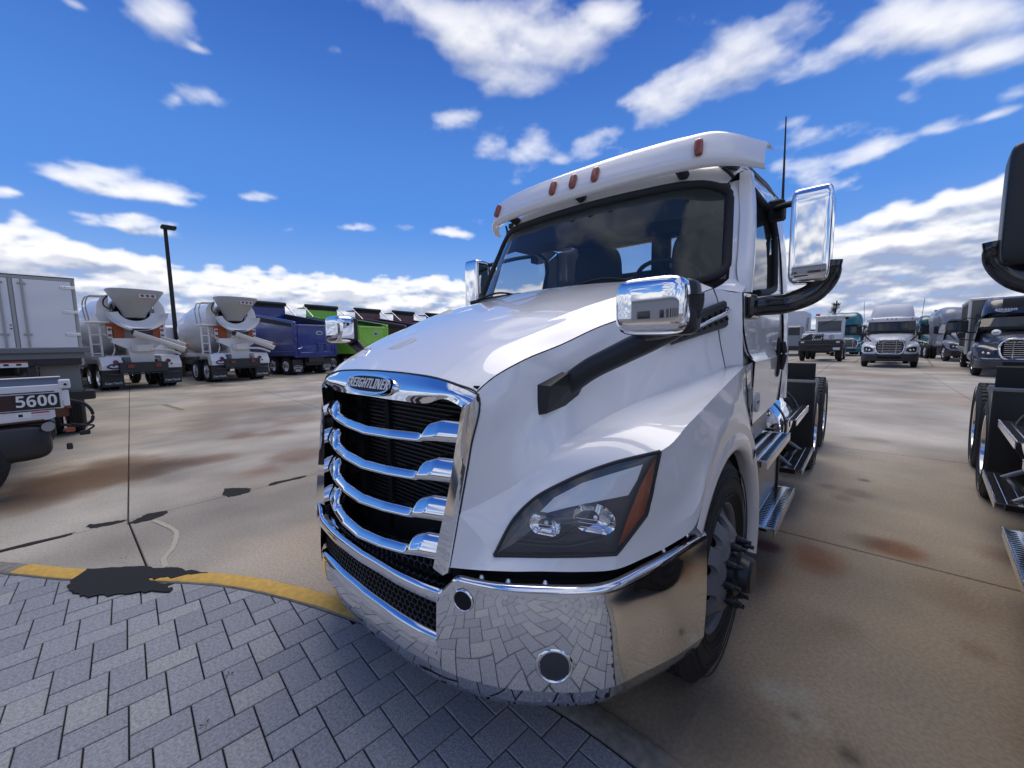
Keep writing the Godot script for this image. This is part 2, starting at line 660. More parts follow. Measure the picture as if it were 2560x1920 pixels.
	for k in 5:
		var p := mat("paver%d" % k, tone[k][0], tone[k][1], tone[k][2], 0.78)
		tri_map(p, pg, 2.1)
		p.uv1_offset = Vector3(k * 0.37, 0.1 * k, k * 0.61)
		p.normal_enabled = true
		p.normal_texture = pb
		p.normal_scale = 0.8
	mat("bark", 0.05, 0.045, 0.04, 0.9)
	var lf := mat("leaf", 0.055, 0.05, 0.022, 0.8)
	lf.vertex_color_use_as_albedo = false
	mat("far_trees", 0.045, 0.042, 0.03, 0.9)
	mat("wall_grey", 0.28, 0.29, 0.31, 0.7)

func tread_plate() -> ImageTexture:
	# raised lozenges in alternating directions
	var im := Image.create_empty(256, 256, false, Image.FORMAT_RGB8)
	for j in 256:
		for i in 256:
			var h := 0.0
			for k in 2:
				var u := fposmod(i / 32.0 + k * 0.5, 1.0) - 0.5
				var v := fposmod(j / 32.0 + k * 0.5, 1.0) - 0.5
				var a := (u + v) * 0.7071 if k == 0 else (u - v) * 0.7071
				var b := (u - v) * 0.7071 if k == 0 else (u + v) * 0.7071
				h = maxf(h, clampf(1.6 - 2.0 * (a * a / 0.10 + b * b / 0.008), 0.0, 1.0))
			im.set_pixel(i, j, Color(h, h, h))
	im.bump_map_to_normal_map(4.0)
	return ImageTexture.create_from_image(im)

# ---------------------------------------------------------------- the yard
const GX := -38.0
const GZ := -58.0
const GW := 52.0
const GH := 68.0

func stain_map() -> ImageTexture:
	var w := 1560
	var h := 2040
	var n := FastNoiseLite.new()
	n.fractal_octaves = 5
	n.seed = 31
	n.frequency = 0.008
	var a := n.get_image(w, h)
	n.seed = 32
	n.frequency = 0.02
	var fine := n.get_image(w, h)
	n.seed = 33
	n.frequency = 0.016
	var sx := n.get_image(w / 12, h)          # drawn out along X
	sx.resize(w, h, Image.INTERPOLATE_CUBIC)
	n.seed = 34
	var sz := n.get_image(w, h / 12)          # drawn out along Z
	sz.resize(w, h, Image.INTERPOLATE_CUBIC)
	n.seed = 35
	n.frequency = 0.005
	var rust := n.get_image(w, h)
	var da := a.get_data()
	var df := fine.get_data()
	var dx := sx.get_data()
	var dz := sz.get_data()
	var dr := rust.get_data()
	var out := PackedByteArray()
	out.resize(w * h * 3)
	# rust, oil and wash marks: x, z, radius, kind (0 rust, 1 oil, 2 pale, 3 brown), strength
	var marks := [[1.86, -3.3, 0.16, 0, 0.9], [1.4, -2.8, 0.16, 0, 0.7], [1.1, -2.75, 0.09, 4, 0.9], [1.39, -2.62, 0.14, 0, 0.5], [1.15, -2.24, 0.2, 0, 0.4], [2.5, -3.65, 0.25, 0, 0.5],
		[1.63, -1.12, 0.035, 1, 0.9], [1.46, -1.19, 0.022, 1, 0.8], [1.66, -5.1, 0.07, 1, 0.8], [1.69, -3.34, 0.12, 1, 0.35], [1.36, -1.27, 0.08, 2, 0.9], [1.47, -1.33, 0.09, 2, 0.8], [1.52, -1.20, 0.06, 2, 0.7], [1.44, -1.14, 0.05, 2, 0.6],
		[2.1, -2.2, 0.10, 3, 0.5], [2.1, -2.74, 0.25, 3, 0.4], [1.57, -1.97, 0.25, 3, 0.4], [-5.9, 0.78, 0.9, 3, 0.9], [-5.4, 0.9, 0.7, 3, 0.9], [-6.2, 0.4, 0.7, 3, 0.8], [-5.0, 0.95, 0.5, 3, 0.6], [-5.5, -0.15, 0.35, 1, 0.35], [-4.75, 0.0, 0.35, 1, 0.3],
		[-6.8, -1.3, 0.3, 0, 0.55], [-6.6, -1.9, 0.35, 0, 0.5], [-5.4, -0.6, 0.3, 0, 0.5], [-4.2, -0.85, 0.35, 0, 0.5], [-4.6, -1.4, 0.4, 0, 0.4], [-4.2, 1.0, 0.6, 2, 0.4], [-4.0, 0.35, 0.35, 2, 0.5], [-3.9, -0.2, 0.3, 2, 0.35], [-7.4, -2.6, 0.7, 0, 0.35], [-8.5, -1.0, 0.9, 3, 0.35],
		[-20.6, -1.6, 1.6, 1, 0.35], [-19.0, -3.4, 0.9, 3, 0.6], [-21.4, -5.1, 1.5, 1, 0.35], [1.35, -4.6, 0.1, 1, 0.4], [1.5, -4.3, 0.1, 1, 0.35], [1.6, -4.55, 0.12, 1, 0.3], [1.25, -0.95, 0.2, 1, 0.45], [1.7, -7.5, 0.25, 1, 0.25], [2.4, -1.7, 0.25, 0, 0.45]]
	for j in h:
		var z := GZ + GH * (j + 0.5) / h
		for i in w:
			var o := j * w + i
			var x := GX + GW * (i + 0.5) / w
			var v := 0.86 + 0.26 * (da[o] / 255.0 - 0.5) + 0.20 * (df[o] / 255.0 - 0.5)
			var near: float = smoothstep(-14.0, -4.0, z) * smoothstep(0.0, -2.5, x)
			v += 0.17 * lerpf(dx[o] / 255.0 - 0.5, dz[o] / 255.0 - 0.5, near)
			var t := maxf(0.0, dr[o] / 255.0 - 0.50) * 1.5 * (0.35 + 0.65 * df[o] / 255.0)
			var cr := v * lerpf(0.86, 0.76, t)
			var cg := v * lerpf(0.815, 0.62, t)
			var cb := v * lerpf(0.735, 0.47, t)
			# tractor shade painted brownish into the aisle between the two tractors
			var dirt_or_shade: float = smoothstep(0.4, 1.2, x) * smoothstep(-8.0, -2.5, z) * 0.22
			out[o * 3] = int(clampf(cr * (1.0 - dirt_or_shade * 0.80), 0.0, 1.0) * 255.0)
			out[o * 3 + 1] = int(clampf(cg * (1.0 - dirt_or_shade * 0.92), 0.0, 1.0) * 255.0)
			out[o * 3 + 2] = int(clampf(cb * (1.0 - dirt_or_shade * 1.08), 0.0, 1.0) * 255.0)
	var ink := [Vector3(0.42, 0.20, 0.09), Vector3(0.20, 0.19, 0.18), Vector3(0.66, 0.66, 0.62), Vector3(0.42, 0.31, 0.20), Vector3(0.30, 0.09, 0.06)]
	for m in marks:
		var r: float = m[2] * 1.6
		var i0 := int((m[0] - r - GX) / GW * w)
		var i1 := int((m[0] + r - GX) / GW * w) + 1
		var j0 := int((m[1] - r - GZ) / GH * h)
		var j1 := int((m[1] + r - GZ) / GH * h) + 1
		var c: Vector3 = ink[m[3]]
		for j in range(maxi(j0, 0), mini(j1 + 1, h)):
			for i in range(maxi(i0, 0), mini(i1 + 1, w)):
				var ex: float = (GX + GW * (i + 0.5) / w - m[0]) / m[2]
				var ez: float = (GZ + GH * (j + 0.5) / h - m[1]) / m[2]
				var o := j * w + i
				var k: float = m[4] * 0.62 * smoothstep(1.25, 0.2, sqrt(ex * ex + ez * ez) + (df[o] / 255.0 - 0.5) * 1.4)
				out[o * 3] = int(lerpf(out[o * 3], c.x * 255.0, k))
				out[o * 3 + 1] = int(lerpf(out[o * 3 + 1], c.y * 255.0, k))
				out[o * 3 + 2] = int(lerpf(out[o * 3 + 2], c.z * 255.0, k))
	return ImageTexture.create_from_image(Image.create_from_data(w, h, false, Image.FORMAT_RGB8, out))

func build_ground() -> void:
	var m := mat("concrete", 1, 1, 1, 0.86)
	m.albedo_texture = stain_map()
	m.detail_enabled = true
	m.detail_blend_mode = BaseMaterial3D.BLEND_MODE_MUL
	m.detail_uv_layer = BaseMaterial3D.DETAIL_UV_2
	m.detail_albedo = noise_tex(1024, 0.07, 6, 0.82, 1.0, 17)
	m.uv2_scale = Vector3(1, 1, 1)
	m.roughness = 0.86
	var far := mat("far_concrete", 0.30, 0.27, 0.225, 0.9)
	tri_map(far, noise_tex(512, 0.03, 6, 0.7, 1.0, 18), 0.06)
	var g := PlaneMesh.new()
	g.size = Vector2(1600, 1600)
	var base := mi("ground", g, far)
	base.position = Vector3(0, -0.06, 0)
	struct(base)
	var yard := Node3D.new()
	yard.name = "concrete_pavement"
	add_child(yard)
	struct(yard)
	var pitch := 3.56
	var gap := 0.006
	var zl := func(x: float, k: int) -> float: return 0.46 + k * pitch + (0.086 * (x + 3.5) if x < -3.5 else 0.0)
	for i in range(-10, 5):
		var xa := -3.5 + i * pitch + gap
		var xb := -3.5 + (i + 1) * pitch - gap
		for k in range(-16, 3):
			var st := mk()
			var p := [Vector3(xa, 0, zl.call(xa, k) + gap), Vector3(xb, 0, zl.call(xb, k) + gap), Vector3(xb, 0, zl.call(xb, k + 1) - gap), Vector3(xa, 0, zl.call(xa, k + 1) - gap)]
			var c: Vector3 = (p[0] + p[1] + p[2] + p[3]) / 4
			var top := []
			for q in p:
				top.append(q + Vector3(signf(c.x - q.x), 0, signf(c.z - q.z)) * 0.005)
			var face := func(a: Vector3, b: Vector3, d: Vector3) -> void:
				for q in [a, b, d]:
					st.set_uv(Vector2((q.x - GX) / GW, (q.z - GZ) / GH))
					st.set_uv2(Vector2(q.x, q.z) * 0.55)
					st.add_vertex(q)
			face.call(top[0], top[1], top[2])
			face.call(top[0], top[2], top[3])
			for e in 4:
				var a: Vector3 = p[e] + Vector3(0, -0.005, 0)
				var b: Vector3 = p[(e + 1) % 4] + Vector3(0, -0.005, 0)
				face.call(top[(e + 1) % 4], top[e], a)
				face.call(top[(e + 1) % 4], a, b)
				face.call(b, a, a + Vector3(0, -0.045, 0))
				face.call(b, a + Vector3(0, -0.045, 0), b + Vector3(0, -0.045, 0))
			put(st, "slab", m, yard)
	# broken joint edges and a sealed crack
	for c in [[-3.59, -0.30, -3.79, -0.36, -3.71, -0.45, -3.55, -0.55, -3.42, -0.50, -3.42, -0.38, -3.45, -0.31], [-3.41, 0.47, -3.47, 0.40, -3.55, 0.33, -3.50, 0.17, -3.40, 0.20, -3.34, 0.31, -3.36, 0.42],
			[-3.62, 0.73, -3.66, 0.70, -3.60, 0.61, -3.53, 0.46, -3.48, 0.52, -3.53, 0.68], [-3.57, -0.75, -3.53, -1.15, -3.47, -1.1, -3.48, -0.72], [-3.54, 0.8, -3.56, 1.3, -3.5, 1.5, -3.48, 0.85]]:
		var st := mk()
		prism(st, rough_outline(c, 0.018), 0.004, xf(Vector3(0, 0.004, 0), Vector3(PI / 2, 0, 0)))
		struct(put(st, "pavement_crack", M.grit))
	var pale := mk()
	band(pale, L([-3.30, 0.004, -0.30, -3.05, 0.004, -0.24, -2.84, 0.004, -0.21, -2.62, 0.004, -0.25, -2.48, 0.004, -0.29, -2.33, 0.004, -0.36, -2.17, 0.004, -0.37]), 0.018, 40)
	struct(put(pale, "sealed_crack", M.pale))
	for l in [[1.08, -31.6, 1.30, -38.6], [4.24, -29.0, 5.3, -46.8], [-2.5, -31.0, -2.4, -39.0], [-19.3, -3.6, -23.0, -3.0], [-19.9, -7.2, -23.0, -6.7], [-20.0, 0.3, -23.0, 0.8], [-20.4, -10.6, -24, -10.1], [-11.6, -1.25, -13.4, -1.10]]:
		var st := mk()
		band(st, PackedVector3Array([Vector3(l[0], 0.005, l[1]), Vector3(l[2], 0.005, l[3])]), 0.055, 2)
		struct(put(st, "lot_line", M.lot_line))

func rough_outline(flat_xy: Array, amp: float) -> PackedVector2Array:
	# x, z pairs -> a denser, uneven outline (local y = z)
	var p := PackedVector2Array()
	var n := flat_xy.size() / 2
	for i in n:
		var a := Vector2(flat_xy[i * 2], flat_xy[i * 2 + 1])
		var b := Vector2(flat_xy[(i * 2 + 2) % (n * 2)], flat_xy[(i * 2 + 3) % (n * 2)])
		for k in 6:
			p.append(a.lerp(b, k / 6.0) + Vector2(rng.randf_range(-amp, amp), rng.randf_range(-amp, amp)) * 0.6)
	return p

func band(st: SurfaceTool, pts: PackedVector3Array, half: float, n: int) -> void:
	var p := along(pts, n)
	var a := PackedVector3Array()
	var b := PackedVector3Array()
	for i in n:
		var d := (p[mini(i + 1, n - 1)] - p[maxi(i - 1, 0)]).normalized().cross(Vector3.UP) * half
		a.append(p[i] + d * rng.randf_range(0.75, 1.2))
		b.append(p[i] - d * rng.randf_range(0.75, 1.2))
	flat(st)
	skin(st, [a, b])

# ---------------------------------------------------------------- the paved island
func kerb_line(off: float, n := 90) -> PackedVector3Array:
	var p := along(PackedVector3Array([Vector3(-3.7, 0, 1.58), Vector3(-3.02, 0, 1.12), Vector3(-2.48, 0, 0.78), Vector3(-1.93, 0, 0.35), Vector3(-1.53, 0, 0.085), Vector3(-1.14, 0, -0.10), Vector3(-0.66, 0, -0.275), Vector3(-0.1, 0, -0.445),
		Vector3(0.4, 0, -0.565), Vector3(0.8, 0, -0.612), Vector3(1.1, 0, -0.602), Vector3(1.6, 0, -0.5), Vector3(2.3, 0, -0.22), Vector3(3.1, 0, 0.3), Vector3(4.2, 0, 1.2)]), n)
	var q := PackedVector3Array()
	for i in n:
		var d := (p[mini(i + 1, n - 1)] - p[maxi(i - 1, 0)]).normalized()
		q.append(p[i] + Vector3(-d.z, 0, d.x) * off)
	return q

func lift(p: PackedVector3Array, y: float, a := 0, b := -1) -> PackedVector3Array:
	var q := PackedVector3Array()
	for i in range(a, p.size() if b < 0 else b):
		q.append(p[i] + Vector3(0, y, 0))
	return q

func build_island() -> void:
	var half := 0.066
	var kerb := mk()
	soft(kerb)
	skin(kerb, [lift(kerb_line(-half - 0.006), -0.03), lift(kerb_line(-half), 0.012), lift(kerb_line(-half + 0.012), 0.0205), lift(kerb_line(0), 0.024), lift(kerb_line(half - 0.012), 0.0205), lift(kerb_line(half), 0.014), lift(kerb_line(half + 0.006), -0.03)])
	struct(put(kerb, "kerb", M.kerb))
	var paint := mk()
	soft(paint)
	var i0 := 9
	var i1 := 41
	var ru := func(base: float) -> PackedVector3Array:
		var q := kerb_line(0)
		var e := PackedVector3Array()
		var k := kerb_line(base)
		for i in range(i0, i1):
			e.append(k[i].lerp(q[i], rng.randf_range(0.0, 0.12)))
		return e
	skin(paint, [lift(ru.call(-half + 0.004), 0.0185), lift(kerb_line(-half + 0.02), 0.0260, i0, i1), lift(kerb_line(0), 0.0275, i0, i1), lift(kerb_line(half - 0.02), 0.0255, i0, i1), lift(ru.call(half - 0.004), 0.0195)])
	struct(put(paint, "kerb_paint", M.yellow))
	var inner := kerb_line(half + 0.014)
	var outline := PackedVector2Array()
	for p in inner:
		outline.append(Vector2(p.x, p.z))
	outline.append(Vector2(4.2, 4.6))
	outline.append(Vector2(-3.7, 4.6))
	var bed := mk()
	var wide := PackedVector2Array()
	for p in kerb_line(half - 0.01):
		wide.append(Vector2(p.x, p.z))
	wide.append(Vector2(4.2, 4.6))
	wide.append(Vector2(-3.7, 4.6))
	prism(bed, wide, 0.003, xf(Vector3(0, 0.008, 0), Vector3(PI / 2, 0, 0)))
	var island := struct(put(bed, "paved_island", M.grit))
	# herringbone of 0.198 x 0.131 m stones
	var l := 0.199
	var w := 0.1315
	var th := deg_to_rad(4.6)
	var e1 := Vector2(cos(th), sin(th))
	var e2 := Vector2(sin(th), -cos(th))
	var o := Vector2(-0.263, -0.006)
	var stones := []
	for a in range(-60, 61):
		for b in range(-40, 41):
			for k in 2:
				var u := -w * a + l * b + (l if k == 1 else 0.0)
				var v := w * a + l * b
				var su := w if k == 1 else l
				var sv := l if k == 1 else w
				var c := o + e1 * (u + su / 2) + e2 * (v + sv / 2)
				if c.distance_to(Vector2(-0.4, 0.6)) > 4.4:
					continue
				stones.append([c.distance_to(Vector2(-0.75, 0.45)), u, v, su, sv])
	stones.sort_custom(func(p, q): return p[0] < q[0])
	var rest := []
	for k in 5:
		rest.append(mk())
	var made := 0
	for s in stones:
		var g := 0.0032
		var poly := PackedVector2Array()
		for e in [[g, g], [s[3] - g, g], [s[3] - g, s[4] - g], [g, s[4] - g]]:
			poly.append(o + e1 * (s[1] + e[0]) + e2 * (s[2] + e[1]))
		var cut := Geometry2D.intersect_polygons(poly, outline)
		if cut.is_empty():
			continue
		for piece in cut:
			var area := 0.0
			for i in piece.size():
				area += piece[i].cross(piece[(i + 1) % piece.size()])
			if absf(area) < 0.0012:
				continue
			var tone := rng.randi() % 5 if rng.randf() < 0.6 else rng.randi() % 2
			var st: SurfaceTool = mk() if made < 290 else rest[tone]
			stone(st, piece, 0.020 + rng.randf_range(-0.0014, 0.0014), area > 0)
			if made < 290:
				put(st, "paver", M["paver%d" % tone], island)
			made += 1
	for k in 5:
		var r := put(rest[k], "paver_field", M["paver%d" % k], island)
		r.set_meta("kind", "stuff")
	# dirt and weeds in the joint along the kerb
	var dirt_or_shade := mk()
	for i in 14:
		var k := kerb_line(half + 0.016, 200)
		var at: Vector3 = k[118 + i * 2] + Vector3(rng.randf_range(-0.01, 0.01), 0, rng.randf_range(0.0, 0.02))
		pillow(dirt_or_shade, at + Vector3(0, 0.014, 0), Vector3(rng.randf_range(0.03, 0.07), rng.randf_range(0.012, 0.022), rng.randf_range(0.02, 0.05)), 0.8, 5)
	var dd := put(dirt_or_shade, "joint_dirt", M.grit, island)
	dd.set_meta("kind", "stuff")
	var tarp := mk()
	prism(tarp, rough_outline([-2.52, 0.76, -2.30, 0.52, -2.02, 0.33, -1.80, 0.20, -1.93, 0.40, -2.05, 0.50, -1.80, 0.40, -1.70, 0.40, -1.86, 0.54, -1.99, 0.70, -2.10, 0.80, -2.27, 0.84, -2.40, 0.84], 0.022), 0.009, xf(Vector3(0, 0.0305, 0), Vector3(PI / 2, 0, 0)))
	struct(put(tarp, "tar_patch", M.tar))
	var k2 := 0
	for p in [[-2.52, 0.56, 0.02], [-0.63, 0.34, 0.022], [-0.40, 0.48, 0.022]]:
		var st := mk()
		var a := Vector3(p[0], 0.026, p[1])
		soft(st)
		for e in 3:
			var d := Vector3(cos(e * 2.1 + k2), 0.25, sin(e * 2.1 + k2)) * 0.014
			tri(st, a, a + d + Vector3(0.004, 0, 0.004), a + d * 1.6)
			tri(st, a + d * 0.4, a + d + Vector3(-0.004, 0.002, 0.004), a + d * 1.6)
		tag(put(st, "dead_leaf", M.bark), ["curled brown dead leaf on the concrete beyond the yellow kerb", "small dark leaf scrap on a paver in the middle of the island", "thin dark twig-like leaf on a paver nearer the bottom of the island"][k2], "leaf", "scraps on the paving")
		k2 += 1

func stone(st: SurfaceTool, piece: PackedVector2Array, y: float, ccw: bool) -> void:
	var top := Geometry2D.offset_polygon(piece, -0.0028)
	if top.size() != 1 or top[0].size() < 3:
		return
	var n := piece.size()
	var q: PackedVector2Array = top[0]
	flat(st)
	var t := Geometry2D.triangulate_polygon(q)
	for i in range(0, t.size(), 3):
		var a := q[t[i]]
		var b := q[t[i + 1]]
		var c := q[t[i + 2]]
		if (b - a).cross(c - a) < 0:
			var k := b
			b = c
			c = k
		tri(st, Vector3(a.x, y, a.y), Vector3(b.x, y, b.y), Vector3(c.x, y, c.y))
	var same := q.size() == n
	for i in n:
		var a := piece[i]
		var b := piece[(i + 1) % n]
		var aa := near_point(q, a)
		var bb := near_point(q, b)
		var y1 := y - 0.0028
		if ccw:
			quad(st, Vector3(aa.x, y, aa.y), Vector3(a.x, y1, a.y), Vector3(b.x, y1, b.y), Vector3(bb.x, y, bb.y))
			quad(st, Vector3(a.x, y1, a.y), Vector3(a.x, 0.006, a.y), Vector3(b.x, 0.006, b.y), Vector3(b.x, y1, b.y))
		else:
			quad(st, Vector3(aa.x, y, aa.y), Vector3(bb.x, y, bb.y), Vector3(b.x, y1, b.y), Vector3(a.x, y1, a.y))
			quad(st, Vector3(a.x, y1, a.y), Vector3(b.x, y1, b.y), Vector3(b.x, 0.006, b.y), Vector3(a.x, 0.006, a.y))

func near_point(q: PackedVector2Array, a: Vector2) -> Vector2:
	var best := q[0]
	for p in q:
		if p.distance_squared_to(a) < best.distance_squared_to(a):
			best = p
	return best

# ---------------------------------------------------------------- wheels
func tyre_mesh(r: float, w: float, rim: float, lugs: bool) -> ArrayMesh:
	# axis X, outer face at +w/2
	var st := mk()
	var h := w / 2
	lathe(st, [[rim, h - 0.03], [rim + 0.012, h - 0.012], [rim + 0.05, h - 0.002], [(rim + r) * 0.5, h + 0.004], [r - 0.075, h - 0.004], [r - 0.045, h - 0.010], [r - 0.018, h - 0.022], [r - 0.004, h - 0.040], [r, h - 0.055], [r, -h + 0.055],
		[r - 0.018, -h + 0.022], [(rim + r) * 0.5, -h], [rim, -h + 0.03]], 56)
	for k in [0.18, 0.30, 0.62, 0.80]:
		lathe(st, [[lerpf(rim, r, k), h - 0.002 + 0.003], [lerpf(rim, r, k) + 0.003, h + 0.0065], [lerpf(rim, r, k) + 0.006, h - 0.002 + 0.003]], 56)
	if lugs:
		var n := 52
		for i in n:
			for j in 4:
				var a := TAU * (i + 0.5 * (j % 2)) / n
				var x := Transform3D(Basis(Vector3.RIGHT, a), Vector3.ZERO)
				var bw := (w - 0.03) / 4 - 0.010
				var ch := x * Transform3D(Basis(Vector3.UP, 0.35 if j % 2 else -0.35), Vector3.ZERO)
				rbox(st, Vector3(0, 0, 0), Vector3(bw, 0.024, TAU * r / n * 0.76), 0.004, x * xf(Vector3((j - 1.5) * ((w - 0.03) / 4), r + 0.002, 0), Vector3(0, 0.3 if j % 2 else -0.3, 0)))
	else:
		for j in 5:
			var x0 := -h + 0.035 + j * (w - 0.07) / 5.0
			lathe(st, [[r - 0.004, x0 + 0.006], [r + 0.009, x0 + 0.009], [r + 0.009, x0 + (w - 0.07) / 5.0 - 0.009], [r - 0.004, x0 + (w - 0.07) / 5.0 - 0.006]], 56, Transform3D.IDENTITY, 0.0, TAU, false)
	st.generate_normals()
	return st.commit()

func disc_with_holes(st: SurfaceTool, r0: float, x0: float, r1: float, x1: float, holes: int, rh: float) -> void:
	# a dished ring from (radius r0, height x0) to (r1, x1) with round hand holes through it
	var seg := 24
	var rm := (r0 + r1) / 2
	var at := func(rr: float, a: float) -> Vector3:
		var t: float = (rr - r0) / (r1 - r0)
		var e: float = lerpf(x0, x1, smoothstep(0.0, 1.0, t))
		return Vector3(e, rr * cos(a), rr * sin(a))
	soft(st)
	for k in holes:
		var c := TAU * k / holes
		var half := PI / holes
		var inner := []
		var outer := []
		for i in seg + 1:
			var b := TAU * (i % seg) / seg
			var d := Vector2(cos(b), sin(b))
			var s := 1.0 / maxf(absf(d.x) / ((r1 - r0) / 2), absf(d.y) / (half * rm))
			inner.append(at.call(rm + d.x * rh, c + d.y * rh / rm))
			outer.append(at.call(rm + d.x * s, c + d.y * s / rm))
		for i in seg:
			quad(st, inner[i], inner[i + 1], outer[i + 1], outer[i])
	for k in holes:
		var c := TAU * k / holes
		soft(st)
		var a := PackedVector3Array()
		var b := PackedVector3Array()
		for i in seg + 1:
			var g := TAU * (i % seg) / seg
			var p: Vector3 = at.call(rm + cos(g) * rh, c + sin(g) * rh / rm)
			a.append(p)
			b.append(p - Vector3(0.03, 0, 0))
		skin(st, [a, b])

func steer_wheel_parts() -> Array:
	var rim := mk()
	disc_with_holes(rim, 0.155, 0.172, 0.285, 0.085, 10, 0.031)
	lathe(rim, [[0.285, 0.085], [0.286, 0.10], [0.298, 0.122], [0.306, 0.122], [0.306, 0.105], [0.29, 0.09]], 48)
	lathe(rim, [[0.155, 0.172], [0.15, 0.178], [0.115, 0.178], [0.112, 0.17]], 40)
	rim.generate_normals()
	var hub := mk()
	lathe(hub, [[0.112, 0.17], [0.11, 0.20], [0.085, 0.215], [0.08, 0.25], [0.07, 0.262], [0.0, 0.264]], 24, Transform3D.IDENTITY, 0.0, TAU, false)
	for k in 10:
		var a := TAU * (k + 0.5) / 10
		var c := Vector3(0.178, 0.143 * cos(a), 0.143 * sin(a))
		cyl(hub, c, c + Vector3(0.012, 0, 0), 0.021, 0.021, 6)
		cyl(hub, c + Vector3(0.012, 0, 0), c + Vector3(0.038, 0, 0), 0.0175, 0.016, 6)
		cyl(hub, c + Vector3(0.038, 0, 0), c + Vector3(0.062, 0, 0), 0.010, 0.010, 8)
	hub.generate_normals()
	var back := mk()
	lathe(back, [[0.30, -0.1], [0.29, 0.05], [0.10, 0.06], [0.0, 0.06]], 24)
	back.generate_normals()
	return [rim.commit(), hub.commit(), back.commit()]

func dual_wheel_parts() -> Array:
	var rim := mk()
	lathe(rim, [[0.306, 0.115], [0.300, 0.125], [0.288, 0.12], [0.280, 0.07], [0.272, -0.03], [0.262, -0.045], [0.19, -0.06], [0.17, -0.055], [0.15, -0.03], [0.112, -0.02]], 48, Transform3D.IDENTITY, 0.0, TAU, false)
	rim.generate_normals()
	var hub := mk()
	lathe(hub, [[0.112, -0.02], [0.11, 0.06], [0.09, 0.075], [0.0, 0.075]], 20, Transform3D.IDENTITY, 0.0, TAU, false)
	for k in 10:
		var a := TAU * k / 10
		var c := Vector3(-0.055, 0.165 * cos(a), 0.165 * sin(a))
		cyl(hub, c, c + Vector3(0.045, 0, 0), 0.018, 0.014, 6)
	hub.generate_normals()
	return [rim.commit(), hub.commit()]

func wheel(parent: Node, at: Vector3, side: float, tyre: Mesh, parts: Array, mats: Array, called := "wheel") -> Node3D:
	var o := sub(called, parent, at, Vector3(0, 0 if side > 0 else PI, 0))
	mi("tyre", tyre, M.rubber, o)
	for k in parts.size():
		mi(["rim", "hub", "brake_drum"][k], parts[k], mats[k], o)
	return o

# ---------------------------------------------------------------- the tractor
func side_x(y: float) -> float:
	# half width of the cab at height y
	if y < 1.5:
		return 1.092
	if y < 1.85:
		return lerpf(1.092, 1.075, (y - 1.5) / 0.35)
	if y < 2.4:
		return lerpf(1.075, 1.032, (y - 1.85) / 0.55)
	return lerpf(1.032, 0.985, (y - 2.4) / 0.25)

func C(a: Array, s: float, off := 0.0) -> PackedVector3Array:
	# r, y pairs laid onto the cab side
	var p := PackedVector3Array()
	for i in range(0, a.size(), 2):
		p.append(Vector3(s * (side_x(a[i + 1]) + off), a[i + 1], -a[i]))
	return p

var bump_noise := FastNoiseLite.new()

func bumper_line(y: float, x0: float, x1: float, n: int, inset := 0.0) -> PackedVector3Array:
	# the bumper's plan curve, from x0 to x1 at height y
	var full := along(L([0, 0, 0.028, 0.30, 0, 0.042, 0.5, 0, 0.074, 0.6, 0, 0.106, 0.72, 0, 0.162, 0.83, 0, 0.237, 0.93, 0, 0.318, 1.0, 0, 0.405, 1.05, 0, 0.52, 1.115, 0, 0.68, 1.165, 0, 0.86]), 160)
	var out := PackedVector3Array()
	for i in n:
		var x := lerpf(x0, x1, float(i) / (n - 1))
		var k := 0
		while k < 158 and full[k + 1].x < absf(x):
			k += 1
		var w := clampf((absf(x) - full[k].x) / maxf(full[k + 1].x - full[k].x, 1e-5), 0.0, 1.0)
		var p := full[k].lerp(full[k + 1], w)
		var d := (full[mini(k + 1, 159)] - full[maxi(k - 1, 0)]).normalized()
		var nrm := Vector3(-d.z, 0, d.x)
		var wob := bump_noise.get_noise_3d(x * 2.6, y * 3.4, p.z * 2.6) * 0.0034
		p += nrm * (-inset + wob)
		out.append(Vector3(p.x * signf(x) if x != 0.0 else p.x, y, p.z))
	return out

func bumper_side(y_of: Callable, s: float, n: int, inset: float, x0 := 0.48) -> PackedVector3Array:
	# like bumper_line, spaced evenly along the curve from x0 to the rear end, height given by y_of(t)
	var full := along(L([0, 0, 0.028, 0.30, 0, 0.042, 0.5, 0, 0.074, 0.6, 0, 0.106, 0.72, 0, 0.162, 0.83, 0, 0.237, 0.93, 0, 0.318, 1.0, 0, 0.405, 1.05, 0, 0.52, 1.115, 0, 0.68, 1.165, 0, 0.86]), 160)
	var part := PackedVector3Array()
	for p in full:
		if p.x >= x0:
			part.append(p)
	part = along(part, n)
	var out := PackedVector3Array()
	for i in n:
		var d := (part[mini(i + 1, n - 1)] - part[maxi(i - 1, 0)]).normalized()
		var nrm := Vector3(-d.z, 0, d.x)
		var y: float = y_of.call(float(i) / (n - 1))
		var wob := bump_noise.get_noise_3d(part[i].x * 2.6, y * 3.4, part[i].z * 2.6) * 0.0034
		var p := part[i] + nrm * (-inset + wob)
		out.append(Vector3(p.x * s, y, p.z))
	return out

func build_tractor(shiny: bool) -> Node3D:
	var t := thing("tractor_truck", "", "")
	bump_noise.seed = 4
	bump_noise.frequency = 1.0
	bump_noise.fractal_octaves = 1
	tractor_hood(t)
	tractor_grille(t)
	tractor_bumper(t)
	for s: float in [1.0, -1.0]:
		tractor_fender(t, s)
		tractor_headlight(t, s)
		tractor_mirrors(t, s, shiny)
	tractor_cab(t)
	tractor_chassis(t)
	return t

